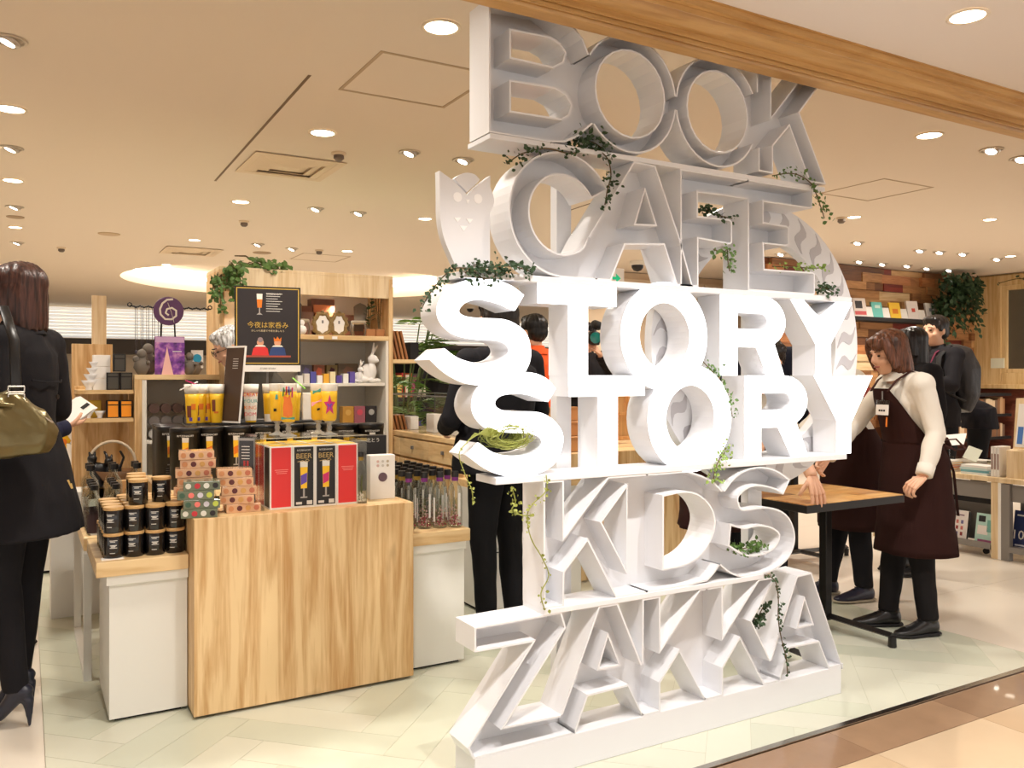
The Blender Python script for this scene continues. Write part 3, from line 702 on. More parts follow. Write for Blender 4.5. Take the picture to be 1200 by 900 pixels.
for c, r in (((536,231),4.2),((560,233),4.2)):
    q = S(*c); bm = BM(); prism(bm, arc(q, .0145, 0, 342, 19), y0_-.002, y0_+.001); mk('owl_eye', bm, M_owl, og)
for tri in (((546,234),(550,234),(548,240)),((532,255),(540,255),(536,260.5)),((546,256),(554,257),(550,262)),((538.5,264.5),(547.5,265),(543,271))):
    bm = BM(); prism(bm, pts(*tri), y0_-.002, y0_+.001); mk('owl_beak' if tri[0][0] == 546 and tri[0][1] == 234 else 'owl_feather', bm, M_owl, og)
# ================================================================ ISLAND DISPLAY (left of the sign)
def local(o): return Vector(o.location)
blk = empty('wooden_display_block', 'large knotty oak block stand in the middle of the island display', 'display stand', (.985, 4.1, 0))
bxo('front_panel', -.44, .44, -.80, -.772, .012, .745, M_oak, blk, .002)
bxo('side_panel', -.44, -.415, -.772, .8, .012, .745, M_oak, blk, .002); bxo('side_panel', .415, .44, -.772, .8, .012, .745, M_oak, blk, .002)
bxo('top_panel', -.415, .415, -.772, .8, .715, .745, M_oakx, blk, .002)
bxo('plinth', -.41, .41, -.76, .76, 0, .03, M_blackm, blk)
def lowtable(name, x0, x1, y0, y1, zt, label, over=.04, th=.055, legs=False, oxl=0, oxr=0):
    cx, cy = (x0+x1)/2, (y0+y1)/2
    t = empty(name, label, 'display table', (cx, cy, 0)); hx, hy = (x1-x0)/2, (y1-y0)/2
    bxo('top_slab', -hx, hx, -hy, hy, zt-th, zt, M_oakx, t, .003)
    if legs:
        for sx in (-1, 1):
            for a, b in ((-hy, -hy+.03), (hy-.03, hy)):
                bxo('leg', min(sx*hx, sx*(hx-.03)), max(sx*hx, sx*(hx-.03)), a, b, 0, zt-th, M_board, t)
        for a, b in ((-hy+.03, hy-.03),):
            bxo('foot_rail', -hx, -hx+.03, a, b, 0, .03, M_board, t); bxo('foot_rail', hx-.03, hx, a, b, 0, .03, M_board, t)
    else:
        bxo('body', -hx+oxl, hx-oxr, -hy+.03, hy-.03, .012, zt-th-.035, M_board, t, .002)
        bxo('neck_rail', -hx+oxl-.01 if oxl else -hx, hx-oxr, -hy+.012, hy-.012, zt-th-.035, zt-th, M_board, t, .001)
        bxo('plinth', -hx+oxl+.02, hx-oxr-.02, -hy+.05, hy-.05, 0, .012, M_blackm, t)
    return t
lowtable('low_display_table', .225, .542, 3.40, 3.92, .6, 'low white table with oak slab under the black candle jars', oxl=.045)
lowtable('low_display_table', .215, .54, 3.95, 4.75, .6, 'white legged table with oak slab under the clear bottles', legs=True)
lowtable('low_display_table', 1.428, 1.72, 3.35, 4.7, .6, 'low white table with oak slab right of the big oak block', oxr=.015)
for i,(y, lab) in enumerate(((3.43,'white price card lying in front of the candle jars'),(4.0,'small white price card beside the clear bottles'))):
    tag(bxo('price_card', .245, .32, y, y+.035, .6, .604, mat('paper', (238,234,226), .6), bev=0), lab, 'card')
# ---- candle jars
M_jar = mat('jar_black', (20,17,17), .22, coat=.3); M_lid = wood('lid_wood', (224,186,128), (200,156,98), 'X', 2, knots=False); M_print = mat('print_white', (226,222,214), .5)
M_gold = mat('print_gold', (196,164,100), .4)
def jar():
    t = empty('candle_jar', '', 'candle')
    bm = BM(); lathe(bm, [(.032,0),(.0342,.003),(.0342,.082),(.033,.084)], 24); mk('glass_body', bm, M_jar, t, True)
    bm = BM(); lathe(bm, [(.0345,.084),(.0355,.086),(.0355,.093),(.0345,.0955)], 24); mk('wooden_lid', bm, M_lid, t)
    bm = BM()   # curved print lines
    for z, a0, a1, h in ((.068,-28,18,.0022),(.0635,-24,4,.0022),(.050,-26,14,.003),(.0455,-20,6,.003),(.041,-26,16,.0022),(.022,-26,4,.0022)):
        n = 5
        for i in range(n):
            q = [(a0+(a1-a0)*k/n) for k in (i, i+1)]
            v_ = [bm.verts.new((.0346*sin(R(a)), -.0346*cos(R(a)), zz)) for a, zz in ((q[0],z),(q[1],z),(q[1],z+h),(q[0],z+h))]
            bm.faces.new(v_)
    mk('label_print', bm, M_print, t)
    return t
J0 = jar(); first = [True]
def put(proto, flag, loc, rz, label, group):
    if flag[0]: flag[0] = False; o = proto; o.location = loc; o.rotation_euler = (0,0,rz)
    else: o = dup(proto, loc, rz)
    o['label'] = label
    if group: o['group'] = group
    return o
jp = [onZ(u, v, .6) for u, v in ((134,648),(158,651),(181,648),(204,646))]
x0j, y0j = .288, 3.470; rows_j = 5
for lvl, (nx, ny, ox, oy) in enumerate(((4,5,0,0),(4,5,0,0))):
    for j in range(ny):
        for i in range(nx):
            x = x0j+.0722*i; y = y0j+.078*j+.008*(i%2)
            if lvl == 1 and i == 0 and j > 3: continue
            pos = ['leftmost','second','third','rightmost'][i]; lay = ['bottom','second'][lvl]
            lab = 'black candle jar with wooden lid, %s layer, %s row, %s of four' % (lay, ['front','second','third','fourth','rearmost'][j], pos)
            put(J0, first, (x, y, .6+.096*lvl), R(-8+random.uniform(-14,14)), lab, 'black candle jars stacked on low table')
for x, y, lab in ((.375,3.49,'black candle jar with wooden lid alone on the top layer at left'),(.462,3.53,'black candle jar with wooden lid on the top layer at right, beside oak block'),(.378,3.60,'black candle jar behind the left jar of the top layer'),(.39,3.70,'rearmost black candle jar of the top layer')):
    put(J0, first, (x, y, .792), R(-6), lab, 'black candle jars stacked on low table')
# fourth column in front, nearest the block
for lvl in ():
    put(J0, first, (.352-.0,3.44-.0,.6+.096*lvl) if False else (.25+.0,3.60,.6+.096*lvl), R(26), 'black candle jar at the left edge of the stack, %s layer' % ('bottom','second')[lvl], 'black candle jars stacked on low table')
# ---- clear bottles
M_bot = acrylic(); M_bot.name = 'bottle_glass'
M_bot.node_tree.nodes['Transparent BSDF'].inputs[0].default_value = (.95,.96,.94,1)
def bottle(h=.25, r=.031, cap=M_black, collar=None, flowers=None, band=None, lab=None):
    t = empty('bottle', '', 'bottle')
    bm = BM(); lathe(bm, [(r*.8,0),(r,.006),(r,h*.62),(r*.85,h*.72),(r*.42,h*.8),(r*.38,h*.9),(r*.4,h*.92)], 20); mk('glass_body', bm, M_bot, t, True)
    bm = BM(); lathe(bm, [(r*.48,h*.9),(r*.5,h*.905),(r*.5,h),(r*.46,h)], 16); mk('cap', bm, cap, t)
    if collar:
        bm = BM(); lathe(bm, [(r*.44,h*.83),(r*.45,h*.9)], 16); mk('collar', bm, collar, t)
    if flowers:
        random.seed(9)
        for nm, m, zr, n in flowers:
            bm = BM()
            for k in range(n):
                a = random.uniform(0, 2*pi); rr = random.uniform(0, r*.78); z = random.uniform(*zr)
                if nm == 'stems': tube(bm, [(rr*cos(a)*.6, rr*sin(a)*.6, .01), (rr*cos(a), rr*sin(a), z)], .0012, 4)
                else: ell(bm, (rr*cos(a), rr*sin(a), z), .0045, .0045, .004, 6, 4)
            o = mk(nm, bm, m, t); o['kind'] = 'stuff'
    if band:
        bm = BM(); n = 6
        for a0, a1, z0, z1 in band:
            for i in range(n):
                q = [a0+(a1-a0)*k/n for k in (i, i+1)]
                bm.faces.new([bm.verts.new(((r+.0006)*sin(R(a)), -(r+.0006)*cos(R(a)), zz)) for a, zz in ((q[0],z0*h),(q[1],z0*h),(q[1],z1*h),(q[0],z1*h))])
        mk('paper_label', bm, lab, t)
    return t
M_dark_lab = mat('label_maroon', (48,26,30), .5); M_wlab = mat('label_white', (232,230,226), .5)
M_pink = mat('petals_pink', (176,72,96), .7); M_pale_p = mat('petals_pale', (214,180,172), .7); M_stem = mat('stems_green', (106,112,70), .7); M_purple = mat('collar_purple', (120,34,120), .4); M_olive = mat('liquid_gold', (150,120,40), .4)
bA = bottle(.21, .032, M_black, None, None, [(-60,60,.04,.42)], M_dark_lab); fA = [True]
bB = bottle(.26, .036, M_black, None, None, [(-50,50,.05,.4)], M_wlab); fB = [True]
for i in range(3):
    for j in range(4):
        u_ = .26+.085*i; y = 4.03+.085*j
        put(bA, fA, (u_, y, .6), R(-4), 'clear bottle with dark label behind the candle jars, %s row, %s column' % (['nearest','second','third','rearmost'][j], ['left','middle','right'][i]), 'small clear bottles with dark labels')
for i in range(3):
    for j in range(2):
        put(bB, fB, (.27+.1*i, 4.42+.1*j, .6), R(-4), 'taller clear bottle with black stopper, %s of the %s tall row' % (['left','middle','right'][i], ['front','back'][j]), 'tall clear bottles with black stoppers')
# right hand bottles with dried flowers
bC = bottle(.25, .033, M_black, M_purple, [('stems',M_stem,(.09,.15),9),('petals',M_pink,(.01,.055),34),('petals_light',M_pale_p,(.01,.10),40)], [(-70,-48,.12,.55),(44,66,.2,.62)], M_wlab); fC = [True]
bD = bottle(.25, .033, M_black, M_olive, [('stems',M_stem,(.09,.15),9),('petals_light',M_pale_p,(.01,.11),60)], [(40,70,.2,.66)], M_wlab); fD = [True]
for j in range(8):
    for i in range(4):
        x = 1.475+.067*i; y = 3.47+.078*j-.018*i
        pr, fl = (bC, fC) if (j < 1 or (i == 3 and j < 2)) else (bD, fD)
        put(pr, fl, (x, y, .6), R(-25+random.uniform(-20,20)), 'flower bottle with %s collar, %s row from the front, %s from the oak block' % ('purple' if pr is bC else 'gold', ['first','second','third','fourth','fifth','sixth','seventh','eighth'][j], ['first','second','third','fourth'][i]), 'dried flower bottles on the low table')
# ---- sweets boxes in clear lids
M_clearbox = {}
def sweets(kind, cols, base):
    t = empty('sweets_box', '', 'box')
    bm = BM(); box(bm, -.065,.065,-.045,.045,0,.034,.002); mk('clear_case', bm, base, t)
    for i in range(4):
        c = cols[i%len(cols)]
        for fy in (-.0455,):
            bm = BM(); v_ = lathe(bm, [(.0098,-.001),(.0105,.0),(.0098,.001)], 14); xform(bm, v_, Matrix.Translation((-.048+.032*i, fy, .017)) @ Matrix.Rotation(R(90),4,'X')); mk('sweet', bm, mat('sweet_%d_%d_%d'%c, c, .5), t)
    bm = BM(); box(bm, -.0653,-.0652+.0004,-.03,.03,.008,.026); mk('end_print', bm, mat('peach_print', (206,150,100), .5), t)
    return t
M_peach = mat('case_peach', (222,176,136), .18, coat=.5); M_teal = mat('case_green', (112,120,98), .18, coat=.5)
sP = sweets('peach', [(206,140,92),(96,44,44),(212,160,90),(190,110,80)], M_peach); fP = [True]
sT = sweets('green', [(214,210,196),(196,52,60),(220,220,210),(36,32,34)], M_teal); fT = [True]
sU = sweets('green2', [(60,90,70),(232,120,110),(206,200,210),(190,200,80)], M_teal); fU = [True]
zb = .745; h = .0345
base = onZ(237, 607, zb)+Vector((0,.045,0))
names = ['lowest','second','third','fourth','fifth','sixth','seventh','topmost']
for k in range(4):
    pr, fl = (sT, fT) if k % 3 == 0 else (sU, fU)
    put(pr, fl, (base.x+.006*(k%2)-.012*(k==2), base.y, zb+h*k), R(-14+5*(k%2)), 'green sweets box with coloured dots, %s of the front left stack' % ['lowest','second','third','topmost'][k], 'clear sweets boxes stacked on the oak block')
b2 = Vector((base.x+.005, base.y+.135, 0))
for k in range(7):
    put(sP, fP, (b2.x+[0,.01,-.01,.0,-.008,.012,.004][k], b2.y, zb+h*k), R([-12,-6,-14,-10,-8,-12,-8][k]), 'peach sweets box, %s of the tall stack at back left' % (names[k] if k < 6 else 'topmost'), 'clear sweets boxes stacked on the oak block')
b3 = onZ(283, 601, zb)+Vector((0,.05,0))
for k in range(5):
    put(sP, fP, (b3.x+[.012,-.006,.0,-.01,-.018][k], b3.y, zb+h*k), R([-2,-14,-10,-12,-8][k]), 'peach sweets box, %s of the stack beside the upright notice' % ['lowest','second','third','fourth','topmost'][k], 'clear sweets boxes stacked on the oak block')
# small tilted white card behind stacks
t = bxo('price_board', -.003, .003, -.09, .09, 0, .15, mat('board_pinkish', (236,226,220), .5)); t.location = onZ(208, 596, zb)+Vector((.0,.1,0)); t.rotation_euler = (0, R(20), R(-10)); tag(t, 'tilted white price board leaning at the left end of the block', 'sign')
# ---- upright acrylic notice
nt_ = empty('upright_notice', 'narrow clear stand holding a dark printed sheet left of red boxes', 'sign', onZ(293, 599, zb)+Vector((.0,.05,0)), R(-38))
bxo('acrylic_case', -.035, .035, -.008, .008, 0, .29, M_acr, nt_)
bxo('printed_sheet', -.033, .033, -.006, .003, .005, .284, mat('sheet_grey', (172,164,158), .4), nt_)
bxo('dark_panel', -.030, .030, -.0075, -.006, .16, .275, mat('panel_dark', (52,44,46), .4), nt_)
for k in range(4): bxo('bottle_print', -.024+.013*k, -.017+.013*k, -.0078, -.006, .09, .14, mat('print_pale', (214,208,200), .5), nt_)
bxo('text_block', -.024, .024, -.0078, -.006, .03, .07, mat('print_tan', (160,140,130), .5), nt_)
for k in range(5): bxo('text_line', -.02, .014, -.0082, -.0074, .25-.012*k, .253-.012*k, M_print, nt_)
for k in range(2): bxo('figure_print', -.012+.014*k, -.004+.014*k, -.0082, -.0074, .175, .195, mat('print_red', (170,50,50), .5), nt_)
# ---- beer gift boxes
M_wh = mat('box_white', (240,236,230), .4); M_red = mat('box_red', (222,48,48), .4); M_blk = mat('box_black', (26,23,24), .4); M_yel = mat('beer_yellow', (246,196,40), .4); M_or = mat('beer_orange', (232,124,30), .4)
def mini_glass(p, x, y, z, s, c2, nm='glass_print'):
    bm = BM(); prism(bm, [(x-.011*s,z),(x+.011*s,z),(x+.013*s,z+.075*s),(x-.013*s,z+.075*s)], y-.0007, y); mk(nm, bm, M_yel, p)
    bm = BM(); prism(bm, [(x-.0105*s,z+.012*s),(x+.0105*s,z+.022*s),(x+.0115*s,z+.055*s),(x-.0115*s,z+.045*s)], y-.0011, y-.0005); mk(nm, bm, c2, p)
    bm = BM(); prism(bm, [(x-.013*s,z+.075*s),(x+.013*s,z+.075*s),(x+.0135*s,z+.095*s),(x-.0135*s,z+.095*s)], y-.0011, y); mk('foam_print', bm, M_print, p)
    bm = BM(); prism(bm, [(x-.003*s,z-.03*s),(x+.003*s,z-.03*s),(x+.003*s,z),(x-.003*s,z)], y-.0007, y); prism(bm, [(x-.012*s,z-.034*s),(x+.012*s,z-.034*s),(x+.012*s,z-.029*s),(x-.012*s,z-.029*s)], y-.0007, y); mk('stem_print', bm, mat('print_grey', (170,165,160), .4), p)
M_mag = mat('print_magenta', (206,40,110), .4); M_vio = mat('print_violet', (96,70,170), .4); M_tealp = mat('print_teal', (80,170,160), .4)
def gift(kind, label, loc, rz=0, flip=0):
    t = empty('gift_box', label, 'box', loc, rz, 'boxed beer glasses on the oak block')
    bxo('carton', -.045, .045, -.045, .045, 0, .252, M_wh, t, .001)
    bxo('lid_print', -.04, .04, -.04, .04, .252, .2525, M_yel, t)
    fm = M_red if kind == 'red' else M_blk
    bxo('front_print', -.039, .039, -.0458, -.045, .008, .246, fm, t)
    bxo('side_print', -.0458, -.045, -.038, .038, .008, .246, M_blk if kind == 'red' else M_red, t)
    if kind == 'red':
        for k in range(3): bxo('text_line', -.026+.004*k, .028-.003*k, -.0462, -.0457, .156-.007*k, .1585-.007*k, mat('print_rose', (240,140,130), .5), t)
    else:
        text('RITZENHOFF', .0095, M_print, t, (0,-.0462,.232)); text('BEER', .03, M_gold, t, (0,-.0462,.208)); bm = BM(); tube(bm, [(-.026,-.0462,.186),(-.005,-.0462,.190),(.012,-.0462,.184),(.022,-.0462,.190),(.014,-.0462,.196),(.006,-.0462,.190)], .0014, 5); mk('swirl_print', bm, M_gold, t)
        mini_glass(t, .0, -.0458, .078, 1.15, M_mag if flip == 0 else M_vio)
        bxo('bar_code', .012, .034, -.0462, -.0457, .012, .028, M_print, t); bxo('text_line', -.032, -.008, -.0462, -.0457, .014, .024, M_print, t)
    return t
gb = onZ(393, 592, zb); gy = 3.385; gx = onZ(316, 598, zb).x
for i, k in enumerate(('red','black','black','red')):
    gift(k, '%s beer glass box in the front row of four, %s' % (k, ['at the left end','second from left','third from left','at the right end'][i]), (gx+.046+.0915*i, gy+.045, zb), 0, i%2)
for j in range(1, 3):
    for i, k in enumerate(('black','red','black','black')):
        gift(k, 'beer glass box in %s row behind, %s' % (['','the second','the rear'][j], ['left end','second from left','third from left','right end'][i]), (gx+.046+.0915*i, gy+.045+.092*j, zb), 0, i%2)
# acrylic riser over them
ac = empty('acrylic_riser', 'clear acrylic riser standing over the beer gift boxes', 'stand', (gx+.185, gy+.14, zb))
for a in ((-.215,-.21,-.155,.16,0,.28),(.21,.215,-.155,.16,0,.28),(-.215,.215,-.155,.16,.28,.286)): bxo('acrylic_sheet', *a, M_acr, ac)
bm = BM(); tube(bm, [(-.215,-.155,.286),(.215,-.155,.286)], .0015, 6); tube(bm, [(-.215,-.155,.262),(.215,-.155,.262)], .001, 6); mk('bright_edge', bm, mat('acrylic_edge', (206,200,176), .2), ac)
# goblets
M_stemg = mat('stem_glass', (206,204,196), .08, trans=.6)
M_foam = mat('foam_white', (244,238,226), .5)
def goblet(label, loc, rz, deco):
    t = empty('beer_goblet', label, 'glass', loc, rz, 'stemmed beer glasses on the acrylic riser')
    bm = BM(); lathe(bm, [(.036,0),(.034,.004),(.012,.012),(.008,.02),(.012,.032),(.008,.04),(.012,.052),(.024,.06)], 22); mk('stem_foot', bm, M_stemg, t, True)
    bm = BM(); lathe(bm, [(.024,.06),(.030,.07),(.032,.16),(.0325,.185)], 24); mk('beer', bm, M_yel, t, True)
    bm = BM(); lathe(bm, [(.0326,.1845),(.033,.185),(.034,.212),(.034,.215)], 24); mk('foam', bm, M_foam, t, True)
    for nm, m, poly in deco:
        bm = BM(); pp = []
        for a, z in poly: pp.append(bm.verts.new((.0345*sin(R(a)), -.0345*cos(R(a)), z)))
        c = Vector((0,0,0))
        for v in pp: c += v.co
        ca = sum(a for a, z in poly)/len(poly); cz = sum(z for a, z in poly)/len(poly)
        cc = bm.verts.new((.0355*sin(R(ca)), -.0355*cos(R(ca)), cz))
        for i in range(len(pp)): bm.faces.new((pp[i], pp[(i+1)%len(pp)], cc))
        mk(nm, bm, m, t)
    return t
star = [(45*cos(R(90+36*i))*(1 if i%2==0 else .45), .125+.045*sin(R(90+36*i))*(1 if i%2==0 else .45)) for i in range(10)]
bear = [(-30,.085),(-34,.12),(-26,.15),(-30,.165),(-15,.165),(0,.16),(15,.17),(22,.15),(34,.12),(30,.085),(0,.08)]
rz_ = zb+.286
def gp(u, Y): return (onY(u, 508, Y).x, Y, rz_)
goblet('stemmed glass with an orange bear print, front left on the riser', gp(338,3.44), R(-20), [('bear_print', mat('print_orange', (232,120,40), .4), bear),('band_print', M_tealp, [(-50,.07),(50,.07),(50,.08),(-50,.08)]),('stripe_print', mat('print_green', (60,150,80), .4), [(-40,.165),(-30,.165),(-24,.2),(-32,.2)]),('stripe_print', M_red, [(-16,.17),(-6,.17),(-2,.205),(-12,.205)]),('stripe_print', M_vio, [(6,.17),(14,.17),(12,.205),(4,.205)]),('stripe_print', M_mag, [(24,.16),(34,.16),(36,.2),(26,.2)])])
goblet('stemmed glass with small dark sketches, behind the bear glass', gp(325,3.55), R(-20), [('face_print', M_blackm, [(-20,.10),(0,.10),(0,.112),(-20,.112)]),('mark_print', M_tealp, [(-10,.15),(10,.15),(8,.17),(-6,.17)])])
goblet('stemmed glass with a pink and violet star, front right on riser', gp(386,3.44), R(-16), [('star_print', M_mag, star),('star_centre', M_vio, [(a*.5, .125+(z-.125)*.5+.0) for a, z in star])])
goblet('stemmed glass with a pink band and yellow face, behind star glass', gp(373,3.53), R(-20), [('band_print', mat('print_pink', (240,170,190), .4), [(-50,.118),(50,.14),(50,.16),(-50,.135)]),('face_print', M_blackm, [(-6,.10),(14,.104),(14,.112),(-6,.110)]),('wave_print', M_tealp, [(-40,.17),(20,.18),(20,.195),(-40,.185)])])
text('BEER', .018, M_blackm, [o for o in COL.objects if o.name.startswith('beer_goblet')][0], (0,-.0362,.185), name='lettering')
# ---- small diffuser bottles and white pack at the right of the block
bE = bottle(.215, .024, M_black, M_olive, [('stems',M_stem,(.09,.13),10),('petals_light',M_foam,(.008,.04),40)], None); fE = [True]
for u, v, lab in ((425,590,'square-shouldered bottle with white petals right of the red box'),(417,584,'flower bottle half behind the foremost one'),(411,579,'flower bottle with violet collar next to the red box')):
    p = onZ(u, v, zb); put(bE, fE, (p.x, p.y+.02, zb), R(20), lab, None)
pk = empty('gift_pack', 'white square pack with a small round picture', 'box', onZ(450, 585, zb)+Vector((0,.04,0)), R(-4))
bxo('carton', -.056, .056, -.03, .03, 0, .19, M_wh, pk, .002)
bm = BM(); v_ = lathe(bm, [(.02,0),(.02,.001)], 18); xform(bm, v_, Matrix.Translation((.0,-.031,.095)) @ Matrix.Rotation(R(90),4,'X')); mk('round_picture', bm, mat('picture_plum', (98,74,84), .4), pk)
for r_ in range(2):
    for c_ in range(3):
        bm = BM(); v_ = lathe(bm, [(.006,0),(.006,.001)], 10); xform(bm, v_, Matrix.Translation((-.022+.022*c_,-.031,.145+.018*r_)) @ Matrix.Rotation(R(90),4,'X')); mk('dot_print', bm, mat('dot_%d'%c_, ((214,180,170),(206,200,190),(190,176,150))[c_], .5), pk)
pk2 = empty('gift_pack', 'black flat pack with white characters behind the white pack', 'box', onZ(446, 577, zb)+Vector((0,.12,0)), R(-4))
bxo('carton', -.065, .065, -.03, .03, 0, .255, M_blk, pk2, .002); text('北とう', .022, M_print, pk2, (0,-.031,.232))
# ---- black round tins
def tin():
    t = empty('round_tin', '', 'tin')
    bm = BM(); lathe(bm, [(.066,0),(.068,.003),(.068,.262),(.0695,.262),(.0695,.285),(.068,.288)], 32); mk('tin_body', bm, M_black, t, True)
    mini = BM(); 
    text('RITZENHOFF', .0125, M_print, t, (0,-.0715,.252), ext=.0015)
    mini_glass(t, 0, -.0702, .14, 1.1, M_or)
    for k in range(3): bxo('text_line', -.02, .012, -.0705, -.0685, .085-.01*k, .088-.01*k, mat('print_dim', (110,104,100), .5), t)
    return t
T0 = tin(); fT0 = [True]
tz = .745
for i, (u, Y, lab) in enumerate(((246,4.28,'black round tin, leftmost of the long middle row'),(277,4.27,'black round tin, second in the long middle row'),(308,4.27,'black round tin, third in the long middle row'),(339,4.30,'black round tin behind the left goblets'),(367,4.30,'black round tin behind the right goblets'),(404,4.20,'black round tin, next to last in the long row'),(434,4.16,'black round tin, last in the long row at the right'))):
    p = onY(u, 500, Y); put(T0, fT0, (p.x, Y, tz), R(-12), lab, 'black round tins on the oak block')
for i, (x, y, lab) in enumerate(((.62,4.42,'black round tin at the left rear of the block'),(.628,4.54,'black round tin behind the left rear tin'),(.635,4.66,'rearmost black round tin at the left'),(.66,4.24,'black round tin between the sweets boxes and the tin row'))):
    put(T0, fT0, (x, y, tz), R(-8), lab, 'black round tins on the oak block')
# riser behind with pint glasses
rs = tag(bxo('black_riser', .82, 1.42, 4.5, 4.88, .745, 1.035, M_blackm, bev=.002), 'black riser behind the tins carrying glasses', 'stand')
def pint(label, u, Y, deco, rz=R(-16), v=495, hh=.2, text_=None):
    t = empty('beer_glass', label, 'glass', (onY(u, v, Y).x, Y, 1.035), rz, 'tall beer glasses on the black riser')
    bm = BM(); lathe(bm, [(.026,0),(.027,.004),(.033,.12),(.0355,hh*.76)], 24); mk('beer', bm, M_yel, t, True)
    bm = BM(); lathe(bm, [(.0357,hh*.755),(.0395,hh),(.038,hh)], 24); mk('foam', bm, M_foam, t, True)
    for nm, m, x0, x1, z0, z1 in deco:
        bm = BM()
        n = 4
        for i in range(n):
            q = [x0+(x1-x0)*k/n for k in (i, i+1)]
            rr = lambda z: (.0272+.0085*(z/(hh*.76)))
            bm.faces.new([bm.verts.new(((rr(z)+.0012)*sin(R(a)), -(rr(z)+.0012)*cos(R(a)), z)) for a, z in ((q[0],z0),(q[1],z0),(q[1],z1),(q[0],z1))])
        mk(nm, bm, m, t)
    if text_:
        for k, (s, m) in enumerate(text_): text(s, .026, m, t, (0,-.041,.145-.034*k), name='lettering')
    return t
hb = mat('print_brown', (120,60,40), .5)
for i, (u, lab) in enumerate(((225,'tall beer glass with parrot print, leftmost on the riser'),(234,'tall beer glass with brown print, second on the riser'),(243,'tall beer glass with brown print, third on the riser'))):
    pint(lab, u, 4.58+.02*i, [('bird_print', hb, -40, 0, .03+.01*i, .09),('blue_print', M_vio, -20, 10, .012, .03),('red_print', M_or, 0, 40, .07, .1)], v=495)
pint('tall plain beer glass with a fine brown bird, fourth on riser', 254, 4.56, [('bird_print', hb, -38, -6, .06, .12),('tail_print', M_or, -20, 20, .05, .06)])
pint('tall glass with coloured block letters', 294, 4.52, [('white_back', M_foam, -75, 75, .01, .15)], text_=[('CREAT', M_red),('YOUR', M_tealp),('KING', M_or),('DOM', M_red)], v=494)
pint('tall glass with a red and white print beside the bear goblet', 316, 4.56, [('white_print', M_foam, -60, 20, .0, .04),('red_print', M_red, 10, 50, .02, .05)])
pint('tall beer glass partly behind the bear goblet', 345, 4.58, [])
for i in range(3):
    bm = BM(); box(bm, -.018, .018, -.012, .012, 0, .15, .003)
    tag(mk('tall_carton', bm, M_foam, loc=(onY(358+6.5*i, 495, 4.62).x, 4.62, 1.035)), 'slim cream carton on the riser, %s of three' % ['left','middle','right'][i], 'box', 'slim cream cartons on the riser')
# drinking straws in glasses
for a, b, m, lab in (((222,452),(211,457),M_wh,'white straw tip pointing left over the parrot glass'),((228,450),(218,446),M_mag,'pink straw over the parrot glass'),((350,449),(358,456),mat('straw_green',(150,220,90),.4),'light green straw above the goblets')):
    pa, pb = onY(*a, 4.55), onY(*b, 4.5); bm = BM(); tube(bm, [pa+(pa-pb)*.9, pa, pb], .0035, 8); tag(mk('drinking_straw', bm, m), lab, 'straw')
# ---- poster in frame on a stand
ps = empty('framed_poster', 'black framed poster with gold border and two toasting figures', 'poster', (onY(314, 434, 4.62).x, 4.62, 1.035), R(-8))
pz = onY(315, 428, 4.62).z-1.035
bm = BM(); tube(bm, [(0,.03,0),(0,.03,pz+.3)], .006, 8); tube(bm, [(-.1,.03,.004),(.1,.03,.004)], .006, 8); mk('stand_rod', bm, M_grey, ps)
hw, hh_ = .172, .425
def pl(nm, x0, x1, z0, z1, y, m, th=.001): return bxo(nm, x0, x1, y-th, y, pz+z0, pz+z1, m, ps)
pl('frame_board', -hw, hw, 0, hh_, .012, M_blackm, .014)
M_gb = mat('border_gold', (206,170,70), .4)
for a in ((-hw+.008,-hw+.013,.008,hh_-.008),(hw-.013,hw-.008,.008,hh_-.008),(-hw+.008,hw-.008,.008,.013),(-hw+.008,hw-.008,hh_-.013,hh_-.008)): pl('gold_border', *a, -.002, M_gb)
pl('sheet', -hw+.013, hw-.013, .013, hh_-.013, -.002, mat('poster_dark', (38,32,34), .5))
text('今夜は家呑み', .036, M_gb, ps, (0,-.0035,pz+.215)); text('おしゃれ飲器で今宵を楽しもう', .0125, mat('print_beige',(214,196,160),.5), ps, (0,-.0035,pz+.185))
for k in range(8): pl('text_line', -.01, .075-(.012*(k%3)), .385-.0135*k, .388-.0135*k, -.003, M_print)
text('RITZENHOFF', .013, M_print, ps, (.03,-.0035,pz+.385))
bm = BM(); prism(bm, [(-.055,pz+.31),(-.033,pz+.31),(-.03,pz+.355),(-.058,pz+.355)], -.004, -.0025); mk('glass_picture', bm, M_or, ps)
bm = BM(); prism(bm, [(-.058,pz+.355),(-.03,pz+.355),(-.029,pz+.385),(-.059,pz+.385)], -.004, -.0025); mk('glass_picture', bm, M_foam, ps)
bm = BM(); prism(bm, [(-.047,pz+.28),(-.041,pz+.28),(-.041,pz+.31),(-.047,pz+.31)], -.004, -.0025); prism(bm, [(-.06,pz+.272),(-.028,pz+.272),(-.04,pz+.282),(-.048,pz+.282)], -.004, -.0025); mk('glass_picture', bm, mat('print_grey', (170,165,160), .4), ps)
